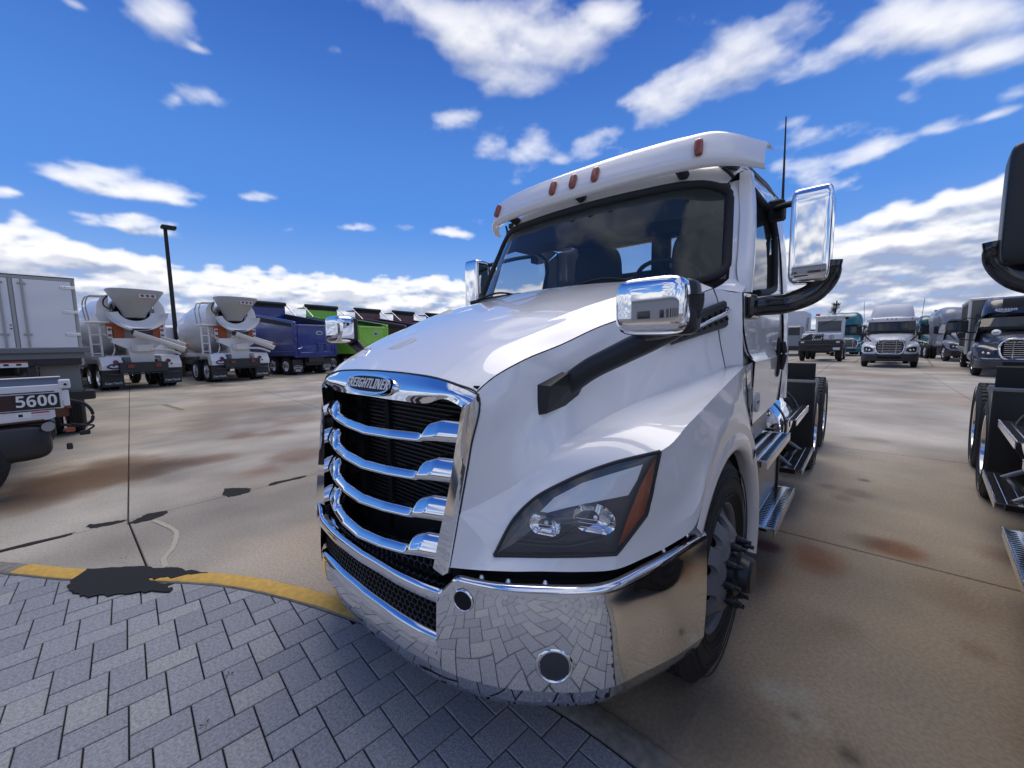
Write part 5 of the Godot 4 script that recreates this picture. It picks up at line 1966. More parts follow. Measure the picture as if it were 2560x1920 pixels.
func build_mixer() -> Node3D:
	var o := Node3D.new()
	var wf: Material = M.white_far
	one_box(o, "frame", M.black, Vector3(0, 0.85, -4.2), Vector3(0.9, 0.30, 8.2), 0.02)
	one_box(o, "rear_bumper", M.black, Vector3(0, 0.86, -0.12), Vector3(1.5, 0.42, 0.16), 0.02)
	one_box(o, "tow_bar", M.black, Vector3(0, 0.62, -0.06), Vector3(2.2, 0.05, 0.05), 0.01)
	for x in [-0.42, 0.42]:
		one_box(o, "tail_lamp", M.red_lamp, Vector3(x, 0.92, -0.02), Vector3(0.20, 0.14, 0.05), 0.01)
	for z in [-1.0, -2.35]:
		axle(o, z, 1.06, [M.polished, M.polished])
	for s: float in [1.0, -1.0]:
		var f := mk()
		prism(f, PackedVector2Array([Vector2(-0.15, 0.80), Vector2(-0.15, 0.98), Vector2(-0.34, 1.30), Vector2(-3.2, 1.36), Vector2(-3.2, 1.24), Vector2(-0.62, 1.19), Vector2(-0.52, 0.80)]), 0.62, Transform3D(Basis(Vector3(0, 0, 1), Vector3(0, 1, 0), Vector3(1, 0, 0)), Vector3(0.60 if s > 0 else -1.22, 0, 0)))
		put(f, "mudguard", wf, o)
		one_box(o, "mudflap", M.bumper_grey, Vector3(s * 0.91, 0.47, -0.30), Vector3(0.62, 0.66, 0.03), 0.006)
		text("Con-Tech", 0.085, xf(Vector3(s * 0.91, 0.28, -0.283)), M.sticker, o, "flap_lettering", 0.003, true, 1.0)
		lamp(o, "tail_lamp", M.red_lamp, Vector3(s * 0.80, 1.10, -0.20), 0.085, Vector3(0, 0.5, 0.85))
		lamp(o, "marker_lamp", M.red_lamp, Vector3(s * 0.88, 0.97, -0.15), 0.04, Vector3(0, 0.3, 0.95))
		one_box(o, "lamp_bracket", M.orange, Vector3(s * 0.62, 2.30, -0.66), Vector3(0.50, 0.62, 0.10), 0.02)
		one_box(o, "lamp_plate", M.white_flat, Vector3(s * 0.80, 2.24, -0.59), Vector3(0.14, 0.46, 0.03), 0.008)
		for y in [2.14, 2.36]:
			lamp(o, "tail_lamp", M.red_lamp, Vector3(s * 0.80, y, -0.565), 0.058)
	var dr := mk()
	var tilt := Transform3D(Basis(Vector3(0, -0.17, -1).normalized(), Vector3(0, 1, -0.17).normalized(), Vector3(1, 0, 0)), Vector3(0, 3.00, -0.95))
	lathe(dr, [[0.56, 0.0], [0.66, 0.05], [0.72, 0.35], [0.86, 0.85], [1.14, 1.85], [1.22, 2.25], [1.22, 3.0], [1.16, 3.5], [0.92, 4.35], [0.74, 4.8], [0.0, 4.82]], 48, tilt, 0.0, TAU, false)
	put(dr, "drum", wf, o)
	var mouth := mk()
	lathe(mouth, [[0.60, -0.03], [0.72, -0.03], [0.76, 0.06], [0.72, 0.16]], 40, tilt, 0.0, TAU, false)
	put(mouth, "drum_ring", M.mixer_grey, o)
	var dark := mk()
	lathe(dark, [[0.0, 0.3], [0.57, 0.02]], 32, tilt)
	put(dark, "drum_mouth", M.void, o)
	var bl := mk()
	for s: float in [1.0, -1.0]:
		prism(bl, PackedVector2Array([Vector2(0.62 * s, 2.55), Vector2(0.98 * s, 2.50), Vector2(1.08 * s, 2.95), Vector2(1.02 * s, 3.35), Vector2(0.86 * s, 3.65), Vector2(0.66 * s, 3.75), Vector2(0.70 * s, 3.2)]), 0.10, xf(Vector3(0, 0, -0.98)))
	put(bl, "drum_guard", wf, o)
	# hopper
	var hp := mk()
	var rows := []
	for e in [[0.84, 0.66, 3.90, -0.30], [0.86, 0.68, 3.86, -0.30], [0.60, 0.50, 3.42, -0.42], [0.40, 0.34, 3.08, -0.62], [0.34, 0.28, 2.86, -0.75]]:
		var q := PackedVector3Array()
		for i in 33:
			var a := TAU * (i % 32) / 32
			q.append(Vector3(e[0] * signf(cos(a)) * pow(absf(cos(a)), 0.75), e[2], e[3] + e[1] * signf(sin(a)) * pow(absf(sin(a)), 0.75)))
		rows.append(q)
	soft(hp)
	skin(hp, rows)
	put(hp, "hopper", M.mixer_grey, o)
	one_box(o, "lamp_plate", M.white_flat, Vector3(0.22, 3.66, 0.275), Vector3(0.52, 0.16, 0.03), 0.01, xf(Vector3.ZERO))
	for k in 3:
		lamp(o, "hopper_lamp", M.red_lamp, Vector3(0.06 + 0.16 * k, 3.66, 0.30), 0.056)
	# collector: a U of folded plate below the hopper
	var co := mk()
	var cr := []
	for e in [[0.92, 0.30], [0.80, 0.05], [0.62, -0.02], [0.46, 0.0]]:
		var q := PackedVector3Array()
		for i in 21:
			var a := deg_to_rad(lerpf(188, 352, i / 20.0))
			q.append(Vector3(cos(a) * (e[0] + 0.04), 3.12 + sin(a) * e[0] * 0.88, -0.55 + e[1] * 1.3))
		cr.append(q)
	soft(co)
	skin(co, cr)
	put(co, "collector", wf, o)
	one_box(o, "pivot_bracket", M.black, Vector3(0.10, 2.28, -0.35), Vector3(0.62, 0.26, 0.30), 0.04)
	# chute slanting down to the right, and its folded extension
	var chute := func(called: String, a: Vector3, b: Vector3, w: float) -> void:
		var st := mk()
		var d := (b - a).normalized()
		var sd := d.cross(Vector3.UP).normalized()
		var up := sd.cross(d)
		var r2 := []
		for i in 13:
			var g := deg_to_rad(lerpf(180, 360, i / 12.0))
			var off := sd * cos(g) * w + up * (sin(g) * w * 0.75 + w * 0.4)
			r2.append(PackedVector3Array([a + off, b + off]))
		soft(st)
		skin(st, r2)
		tube(st, PackedVector3Array([r2[0][0], r2[0][1]]), 0.02, 6)
		tube(st, PackedVector3Array([r2[12][0], r2[12][1]]), 0.02, 6)
		put(st, called, wf, o)
	chute.call("chute", Vector3(-0.22, 2.20, -0.05), Vector3(1.20, 1.52, 0.42), 0.26)
	chute.call("chute_extension", Vector3(0.72, 2.02, -0.55), Vector3(1.46, 1.72, -0.30), 0.20)
	one_tube(o, "chute_handle", M.orange, [1.36, 1.86, -0.25, 1.55, 1.72, -0.15], 0.03, 3)
	# pedestal
	var ped := mk()
	prism(ped, PackedVector2Array([Vector2(-0.78, 2.02), Vector2(0.78, 2.02), Vector2(0.74, 1.82), Vector2(0.46, 1.62), Vector2(0.42, 1.04), Vector2(-0.30, 1.04), Vector2(-0.36, 1.60), Vector2(-0.78, 1.84)]), 0.30, xf(Vector3(0, 0, -0.72)))
	put(ped, "pedestal", wf, o)
	one_box(o, "valve_box", wf, Vector3(0.05, 1.62, -0.30), Vector3(0.66, 0.30, 0.14), 0.03)
	for k in 4:
		one_box(o, "louvre", M.mixer_grey, Vector3(-0.20, 1.52 + 0.065 * k, -0.222), Vector3(0.14, 0.018, 0.012), 0.003)
	one_tube(o, "chute_ram", wf, [0.30, 1.56, -0.25, 0.85, 1.50, 0.0, 1.10, 1.36, 0.25], 0.045, 10)
	# ladder and rails on the left
	for x in [-1.30, -1.02]:
		one_box(o, "ladder_rail", wf, Vector3(x, 1.98, -0.85), Vector3(0.06, 1.30, 0.10), 0.01)
	for k in 4:
		one_box(o, "ladder_rung", wf, Vector3(-1.16, 1.44 + 0.36 * k, -0.85), Vector3(0.30, 0.04, 0.10), 0.008)
	one_box(o, "platform", wf, Vector3(-1.05, 2.64, -0.95), Vector3(0.62, 0.08, 0.62), 0.02)
	for z in [-0.72, -1.20]:
		one_tube(o, "hand_rail", M.mixer_grey, [-1.30, 2.66, z, -1.30, 3.50, z, -1.24, 3.62, z, -1.05, 3.64, z, -0.72, 3.66, z], 0.022, 20)
	one_tube(o, "grab_rail", wf, [-0.98, 2.20, -0.70, -0.82, 2.08, -0.66, -0.82, 1.30, -0.66, -1.0, 1.18, -0.70], 0.022, 14)
	one_tube(o, "hose", M.black, [-0.72, 3.66, -0.70, -0.84, 3.52, -0.66, -0.86, 3.28, -0.64, -0.70, 3.16, -0.64, -0.66, 3.34, -0.64, -0.62, 3.05, -0.64, -0.64, 2.72, -0.64], 0.026, 30)
	one_tube(o, "hose", M.black, [-0.90, 2.42, -0.62, -0.76, 2.40, -0.60, -0.72, 2.0, -0.60, -0.62, 1.52, -0.60], 0.022, 20)
	one_tube(o, "cross_pipe", wf, [-1.0, 1.30, -0.55, 0.0, 1.30, -0.55], 0.045, 4)
	one_tube(o, "blue_hose", M.hose_blue, [-0.62, 1.30, -0.40, -0.58, 1.06, -0.16, -0.70, 0.90, -0.12, -0.95, 0.86, -0.12, -1.06, 0.92, -0.12, -0.98, 0.99, -0.14, -0.72, 0.98, -0.14, -0.60, 0.90, -0.12], 0.028, 40)
	one_box(o, "water_tank", wf, Vector3(0, 1.75, -6.1), Vector3(1.6, 0.8, 0.5), 0.2)
	plain_cab(o, -6.7, wf, 2.85)
	return o

func build_dump(body: Material, lower: Material, len := 5.1) -> Node3D:
	var o := Node3D.new()
	var hw := 1.17
	# flanks rise towards the front
	for s: float in [1.0, -1.0]:
		var f := mk()
		prism(f, PackedVector2Array([Vector2(0, 1.08), Vector2(0, 2.86), Vector2(-len, 3.62), Vector2(-len, 1.36)]), 0.07, Transform3D(Basis(Vector3(0, 0, 1), Vector3(0, 1, 0), Vector3(1, 0, 0)), Vector3(s * hw - 0.035, 0, 0)))
		put(f, "body_side", body, o)
		one_tube(o, "top_rail", body, [s * hw, 2.88, 0.0, s * hw, 3.64, -len], 0.06, 2)
		var tr := mk()
		prism(tr, PackedVector2Array([Vector2(-0.35, 2.72), Vector2(-0.35, 2.95), Vector2(-len + 0.2, 3.66), Vector2(-len + 0.2, 3.36)]), 0.03, Transform3D(Basis(Vector3(0, 0, 1), Vector3(0, 1, 0), Vector3(1, 0, 0)), Vector3(s * hw - 0.085 if s > 0 else s * hw + 0.055, 0, 0)))
		put(tr, "tarp_rail", M.tarp, o)
		var tr2 := mk()
		prism(tr2, PackedVector2Array([Vector2(-0.10, 2.62), Vector2(-0.10, 2.80), Vector2(-len, 3.56), Vector2(-len, 3.24)]), 0.03, Transform3D(Basis(Vector3(0, 0, 1), Vector3(0, 1, 0), Vector3(1, 0, 0)), Vector3(s * hw + 0.036 if s > 0 else s * hw - 0.066, 0, 0)))
		put(tr2, "side_band", M.tarp, o)
		one_box(o, "corner_post", body, Vector3(s * (hw + 0.01), 1.98, 0.02), Vector3(0.17, 1.86, 0.17), 0.03)
		one_box(o, "lower_side", lower, Vector3(s * (hw + 0.02), 1.20, -len / 2), Vector3(0.06, 0.26, len - 0.2), 0.01)
		one_tube(o, "tarp_arm", M.alu, [s * (hw + 0.12), 4.30, -len - 0.1, s * (hw + 0.14), 3.50, -len + 1.0], 0.035, 2)
		one_box(o, "mudflap", M.black, Vector3(s * 0.86, 0.52, -0.42), Vector3(0.58, 0.70, 0.03), 0.006)
		var ov := mk()
		var tr3 := Transform3D(Basis(Vector3(0, 0, 0.9), Vector3(0, 0.50, 0), Vector3(-1, 0, 0)), Vector3(s * 0.86, 0.42, -0.40))
		lathe(ov, [[0.20, 0.0], [0.20, 0.006], [0.235, 0.006], [0.235, 0.0]], 32, tr3, 0.0, TAU, false)
		put(ov, "flap_badge", M.sticker, o)
		text("TRUCK", 0.07, xf(Vector3(s * 0.86, 0.42, -0.402)), M.sticker, o, "flap_lettering", 0.003)
		for y in [0.275, 0.225]:
			one_box(o, "flap_line", M.sticker, Vector3(s * 0.86, y, -0.402), Vector3(0.30, 0.03, 0.004), 0.001)
		for y in [1.98, 1.84]:
			one_box(o, "marker_lamp", M.amber if y > 1.9 else M.red_lamp, Vector3(s * (hw + 0.01), y, 0.115), Vector3(0.05, 0.10, 0.03), 0.006)
	one_box(o, "floor", body, Vector3(0, 1.20, -len / 2), Vector3(hw * 2, 0.10, len), 0.01)
	var bh := mk()
	rbox(bh, Vector3(0, 2.75, -len), Vector3(hw * 2, 3.0, 0.08), 0.02)
	rbox(bh, Vector3(0, 4.20, -len - 0.5), Vector3(hw * 2, 0.06, 1.1), 0.02)
	put(bh, "bulkhead", body, o)
	one_tube(o, "tarp_roll", M.tarp, [-hw - 0.05, 4.30, -len, hw + 0.05, 4.30, -len], 0.13, 2)
	one_box(o, "tarp_flap", M.tarp, Vector3(0, 4.16, -len + 0.06), Vector3(hw * 2 - 0.2, 0.22, 0.02), 0.004)
	# tailgate with a raised frame
	one_box(o, "tailgate", body, Vector3(0, 1.92, 0.02), Vector3(hw * 2 - 0.14, 1.64, 0.07), 0.01)
	var fr := mk()
	for e in [[0.0, 2.70, 2.0, 0.12], [0.0, 1.18, 2.06, 0.16], [-0.98, 1.94, 0.12, 1.40], [0.98, 1.94, 0.12, 1.40]]:
		rbox(fr, Vector3(e[0], e[1], 0.075), Vector3(e[2], e[3], 0.05), 0.012)
	put(fr, "tailgate_frame", body, o)
	one_box(o, "tail_sill", body, Vector3(0, 1.05, -0.02), Vector3(hw * 2 + 0.1, 0.14, 0.18), 0.02)
	var ov := mk()
	lathe(ov, [[0.0, 0.010], [0.19, 0.008], [0.20, 0.0]], 28, Transform3D(Basis(Vector3(0, 0, 1), Vector3(0, 0.55, 0), Vector3(-1, 0, 0)), Vector3(0.22, 2.32, 0.056)))
	put(ov, "oval_badge", M.sticker, o)
	var ov2 := mk()
	lathe(ov2, [[0.0, 0.016], [0.16, 0.014]], 28, Transform3D(Basis(Vector3(0, 0, 1), Vector3(0, 0.50, 0), Vector3(-1, 0, 0)), Vector3(0.22, 2.32, 0.056)))
	put(ov2, "badge_face", M.badge_blue, o)
	for x in [0.02, 0.48]:
		one_tube(o, "step_bracket", body, [x, 1.74, 0.09, x + 0.10, 1.52, 0.14, x + 0.10, 1.36, 0.14, x - 0.02, 1.46, 0.11], 0.026, 10)
	one_tube(o, "step_bracket", body, [0.02, 1.74, 0.10, 0.48, 1.74, 0.10], 0.022, 3)
	one_tube(o, "latch_handle", M.polished, [-1.10, 1.46, 0.13, -0.98, 1.48, 0.15, -0.88, 1.56, 0.15], 0.03, 8)
	one_box(o, "frame", M.black, Vector3(0, 0.85, -4.0), Vector3(0.9, 0.34, 8.0), 0.02)
	one_box(o, "hitch_plate", M.black, Vector3(0, 0.72, -0.30), Vector3(0.95, 0.42, 0.10), 0.02)
	for x in [-0.3, 0.0, 0.3]:
		lamp(o, "rear_lamp", M.red_lamp if x != 0.0 else M.sticker, Vector3(x, 0.80, -0.24), 0.05)
	for z in [-1.15, -2.5]:
		axle(o, z, 1.02, [M.polished, M.polished])
	plain_cab(o, -len - 1.0, body, 2.9)
	return o

func placed(o: Node3D, called: String, label: String, category: String, at: Vector3, deg: float, group := "") -> Node3D:
	o.name = numbered(called)
	add_child(o, true)
	o.position = at
	o.rotation.y = deg_to_rad(deg)
	return tag(o, label, category, group)

func again(src: Node3D, called: String, label: String, category: String, at: Vector3, deg: float, group := "") -> Node3D:
	return placed(src.duplicate(), called, label, category, at, deg, group)

func build_left_row() -> void:
	var gm := "concrete mixers parked in a row"
	var m := build_mixer()
	placed(m, "mixer_truck", "white concrete mixer beside the white box body, its chute swung to the right", "mixer truck", Vector3(-20.0, 0, -1.50), 98, gm)
	again(m, "mixer_truck", "white concrete mixer standing next to the dark blue dump truck", "mixer truck", Vector3(-20.5, 0, -5.02), 97, gm)
	again(m, "mixer_truck", "white mixer drum peeping out between the white box body and the nearer mixer", "mixer truck", Vector3(-33.5, 0, 0.75), 278, gm)
	again(m, "mixer_truck", "white mixer in the second row seen between the two nearer mixers", "mixer truck", Vector3(-34.0, 0, -4.0), 278, gm)
	var gd := "dump trucks parked in a row"
	placed(build_dump(M.blue, M.blue), "dump_truck", "dark blue dump truck with black tarp roll and oval tailgate badge", "dump truck", Vector3(-21.6, 0, -8.85), 99, gd)
	placed(build_dump(M.green, M.green), "dump_truck", "bright green dump truck behind the small chrome hood mirror", "dump truck", Vector3(-22.1, 0, -12.6), 100, gd)
	var red := build_dump(M.maroon, M.dark_green)
	placed(red, "dump_truck", "maroon dump body next to the bright green one", "dump truck", Vector3(-22.6, 0, -16.4), 101, gd)
	again(red, "dump_truck", "maroon dump body between two other maroon ones, low over the white hood", "dump truck", Vector3(-23.0, 0, -19.9), 101, gd)
	again(red, "dump_truck", "last maroon dump body before the white hood hides the row", "dump truck", Vector3(-23.5, 0, -23.6), 101, gd)
	build_box_truck()
	build_flatbed()
	build_lowboy()
	# light pole
	var p := thing("light_pole", "tall black lamp post with a square head behind the mixers", "lamp post", Vector3(-27.0, 0, -3.62))
	var st := mk()
	cyl(st, Vector3.ZERO, Vector3(0, 0.7, 0), 0.25, 0.25, 16)
	put(st, "footing", M.kerb, p)
	var po := mk()
	cyl(po, Vector3(0, 0.6, 0), Vector3(0, 8.0, 0), 0.11, 0.085, 10)
	put(po, "post", M.matt_black, p)
	one_box(p, "lamp_head", M.matt_black, Vector3(0.15, 8.05, -0.12), Vector3(0.50, 0.16, 0.62), 0.03)

func build_box_truck() -> void:
	var o := thing("box_truck", "plain white box body with twin rear doors and lock rods at the left edge", "truck", Vector3(-16.0, 0, 1.47), deg_to_rad(91))
	one_box(o, "body", M.white_far, Vector3(0, 2.42, -3.1), Vector3(2.36, 2.46, 6.1), 0.01)
	var fr := mk()
	for e in [[0.0, 3.62, 2.40, 0.10], [0.0, 1.20, 2.40, 0.12], [-1.17, 2.41, 0.07, 2.5], [1.17, 2.41, 0.07, 2.5], [0.0, 2.41, 0.07, 2.4]]:
		rbox(fr, Vector3(e[0], e[1], 0.0), Vector3(e[2], e[3], 0.09), 0.01)
	put(fr, "door_frame", M.mixer_grey, o)
	var rf := mk()
	rbox(rf, Vector3(0, 3.675, -3.05), Vector3(2.42, 0.03, 6.2), 0.008)
	put(rf, "roof_edge", M.black, o)
	for s: float in [1.0, -1.0]:
		one_box(o, "door", M.white_far, Vector3(s * 0.585, 2.41, 0.03), Vector3(1.08, 2.32, 0.05), 0.012)
		one_tube(o, "lock_rod", M.mixer_grey, [s * 0.20, 1.25, 0.085, s * 0.20, 3.58, 0.085], 0.024, 2)
		for y in [1.5, 2.05, 3.45]:
			one_box(o, "rod_bracket", M.mixer_grey, Vector3(s * 0.20, y, 0.075), Vector3(0.16, 0.05, 0.05), 0.01)
		for y in [1.45, 2.05, 2.70, 3.40]:
			one_box(o, "hinge", M.alu, Vector3(s * 1.05, y, 0.065), Vector3(0.30, 0.09, 0.03), 0.008)
			for k in 2:
				lamp(o, "hinge_bolt", M.steel, Vector3(s * (0.94 + 0.06 * k), y, 0.078), 0.012)
	for y in [2.30, 2.20]:
		lamp(o, "latch", M.ink, Vector3(-0.08, y, 0.055), 0.02)
	one_box(o, "frame", M.black, Vector3(0, 0.9, -3.4), Vector3(0.9, 0.3, 7.4), 0.02)
	one_box(o, "rear_bumper", M.black, Vector3(0, 0.62, -0.1), Vector3(2.2, 0.14, 0.12), 0.02)
	axle(o, -1.5, 1.02, [M.polished, M.polished])
	plain_cab(o, -6.5, M.white_far, 2.7)

func build_flatbed() -> void:
	var o := thing("flatbed_trailer", "grey flatbed deck tail with black frame and warning sticker before the box body", "trailer", Vector3(-8.0, 0, 1.66), deg_to_rad(90))
	var d := mk()
	rbox(d, Vector3(0, 1.60, -3.0), Vector3(2.52, 0.09, 6.0), 0.01)
	rbox(d, Vector3(0.0, 1.51, -3.0), Vector3(2.38, 0.10, 5.9), 0.01)
	put(d, "deck", M.grey_deck, o)
	one_box(o, "rear_rail", M.black, Vector3(0, 1.415, -0.16), Vector3(2.30, 0.12, 0.16), 0.01)
	one_box(o, "warning_label", M.sticker, Vector3(0.43, 1.39, -0.073), Vector3(0.30, 0.09, 0.006), 0.002)
	one_box(o, "label_stripe", M.sign_red, Vector3(0.43, 1.424, -0.068), Vector3(0.30, 0.022, 0.006), 0.002)
	for k in 2:
		one_box(o, "label_figure", M.ink, Vector3(0.37 + 0.12 * k, 1.385, -0.0685), Vector3(0.05, 0.03, 0.004), 0.001)
	for k in 2:
		lamp(o, "marker_lamp", M.ink, Vector3(0.66, 1.405 - 0.03 * k, -0.07), 0.016)
	one_box(o, "upright", M.black, Vector3(0.60, 1.21, -0.20), Vector3(0.10, 0.36, 0.10), 0.01)
	for s: float in [1.0, -1.0]:
		one_box(o, "mudflap", M.panel_grey, Vector3(s * 0.90, 1.15, -0.30), Vector3(0.44, 0.44, 0.02), 0.004)
		one_box(o, "under_bar", M.black, Vector3(s * 1.06, 0.86, -0.10), Vector3(0.40, 0.16, 0.20), 0.02)
	one_box(o, "frame", M.black, Vector3(0, 1.05, -3.6), Vector3(1.0, 0.34, 7.2), 0.02)
	one_box(o, "toolbox", M.matt_black, Vector3(-0.2, 1.1, -0.7), Vector3(1.3, 0.5, 0.5), 0.03)
	axle(o, -2.0, 1.02, [M.polished, M.polished])

func build_lowboy() -> void:
	# stands along Z with its tail towards -Z; here its flank looks along +X
	var o := thing("bed_truck", "white bed side marked 5600 with red to black stripe, rusty hem and hanging hoses", "truck", Vector3(-5.15, 0, 0.77))
	var w: Material = M.white_flat
	var side := mk()
	prism(side, PackedVector2Array([Vector2(0.0, 1.215), Vector2(0.0, 0.90), Vector2(0.09, 0.845), Vector2(0.16, 0.83), Vector2(5.2, 0.83), Vector2(5.2, 1.215)]), 0.10, Transform3D(Basis(Vector3(0, 0, 1), Vector3(0, 1, 0), Vector3(-1, 0, 0)), Vector3(0, 0, 0)))
	put(side, "bed_side", w, o)
	var hem := mk()
	tube(hem, PackedVector3Array([Vector3(0.004, 0.835, 0.15), Vector3(0.006, 0.825, 0.9), Vector3(0.004, 0.83, 5.2)]), 0.012, 6, 20)
	rbox(hem, Vector3(-0.04, 0.90, 0.015), Vector3(0.10, 0.10, 0.10), 0.01, xf(Vector3.ZERO))
	put(hem, "rusty_hem", M.rust, o)
	# the stripe runs from red to black towards the tail
	for k in 12:
		var f := k / 11.0
		var m := mat("stripe%d" % k, lerpf(0.012, 0.11, smoothstep(0.15, 0.75, f)), 0.012, 0.013, 0.65)
		one_box(o, "stripe", m, Vector3(0.003, 1.045, 0.02 + 0.085 * (k + 0.5)), Vector3(0.008, 0.165, 0.0852), 0.0005)
	one_box(o, "stripe", M.stripe11, Vector3(0.003, 1.045, 3.1), Vector3(0.008, 0.165, 4.15), 0.0005)
	for y in [1.145, 0.948]:
		one_box(o, "stripe_edge", M.ink, Vector3(0.003, y, 2.6), Vector3(0.006, 0.010, 5.1), 0.0005)
	text("5600", 0.125, Transform3D(Basis(Vector3.UP, PI / 2), Vector3(0.007, 1.05, 0.185)), M.sticker, o, "number_lettering", 0.003, true, 0.82)
	one_box(o, "warning_label", M.sticker, Vector3(0.003, 0.905, 0.22), Vector3(0.006, 0.06, 0.24), 0.001)
	one_box(o, "label_stripe", M.sign_red, Vector3(0.006, 0.925, 0.17), Vector3(0.005, 0.016, 0.13), 0.001)
	one_box(o, "label_text", M.faint, Vector3(0.006, 0.897, 0.17), Vector3(0.005, 0.024, 0.13), 0.001)
	one_box(o, "label_figure", M.ink, Vector3(0.006, 0.905, 0.31), Vector3(0.005, 0.03, 0.03), 0.001)
	one_box(o, "corner_tab", w, Vector3(-0.02, 1.22, -0.03), Vector3(0.10, 0.10, 0.09), 0.01)
	one_box(o, "corner_tab", w, Vector3(-0.02, 1.06, -0.03), Vector3(0.09, 0.18, 0.05), 0.01)
	lamp(o, "tab_bolt", M.ink, Vector3(0.03, 1.215, -0.035), 0.014, Vector3(1, 0, 0))
	one_box(o, "tail_lamp", M.red_lamp, Vector3(-0.02, 0.955, -0.035), Vector3(0.08, 0.03, 0.05), 0.006)
	one_box(o, "bed_floor", M.black, Vector3(-1.2, 1.16, 2.6), Vector3(2.3, 0.08, 5.2), 0.01)
	one_box(o, "bed_side_far", w, Vector3(-2.35, 1.02, 2.6), Vector3(0.10, 0.38, 5.2), 0.01)
	var fr := mk()
	rbox(fr, Vector3(-0.30, 0.70, 2.6), Vector3(0.20, 0.30, 5.0), 0.03)
	rbox(fr, Vector3(-0.20, 0.72, 0.26), Vector3(0.30, 0.26, 0.36), 0.05)
	pillow(fr, Vector3(-0.12, 0.60, 0.42), Vector3(0.34, 0.40, 0.62), 0.5, 12)
	pillow(fr, Vector3(-0.25, 0.52, 0.95), Vector3(0.40, 0.34, 1.3), 0.5, 12)
	rbox(fr, Vector3(-1.2, 0.72, 0.3), Vector3(2.0, 0.18, 0.16), 0.02)
	put(fr, "underframe", M.black, o)
	var pin := mk()
	cyl(pin, Vector3(-0.03, 0.76, 0.13), Vector3(0.05, 0.76, 0.13), 0.05, 0.05, 14)
	put(pin, "pivot_pin", M.steel, o)
	one_box(o, "tie_plate", M.steel, Vector3(0.03, 0.70, 0.40), Vector3(0.02, 0.05, 0.10), 0.006, xf(Vector3(0, 0, 0)))
	one_box(o, "side_marker", M.amber, Vector3(-0.06, 0.69, -0.03), Vector3(0.10, 0.05, 0.08), 0.008)
	one_tube(o, "hose", M.matt_black, [-0.05, 1.03, -0.05, -0.02, 0.98, -0.16, -0.02, 0.86, -0.22, -0.02, 0.76, -0.20, -0.03, 0.73, -0.10, -0.05, 0.76, 0.04], 0.016, 30)
	one_tube(o, "hose", M.matt_black, [-0.08, 1.16, -0.20, -0.05, 1.0, -0.08, -0.03, 0.88, -0.01, -0.03, 0.80, -0.01], 0.007, 20)
	one_tube(o, "plug_cable", M.matt_black, [-0.03, 0.76, -0.04, 0.0, 0.73, -0.14, 0.0, 0.71, -0.22, 0.0, 0.69, -0.20, 0.0, 0.66, -0.15], 0.010, 20)
	one_box(o, "cable_plug", M.matt_black, Vector3(0, 0.645, -0.14), Vector3(0.06, 0.05, 0.09), 0.01)
	one_box(o, "towing_hook", M.black, Vector3(-0.05, 0.50, -0.01), Vector3(0.06, 0.07, 0.05), 0.01)
	var kt := parts_kit()
	for z in [0.87, 1.85]:
		var wl := wheel(o, Vector3(-0.05, 0.44, z), 1.0, kt.tyre, kt.rim, [M.steel, M.steel], "wheel")
		wl.scale = Vector3.ONE * 0.88
		wheel(o, Vector3(-2.25, 0.44, z), -1.0, kt.tyre, kt.rim, [M.steel, M.steel], "far_wheel").scale = Vector3.ONE * 0.88

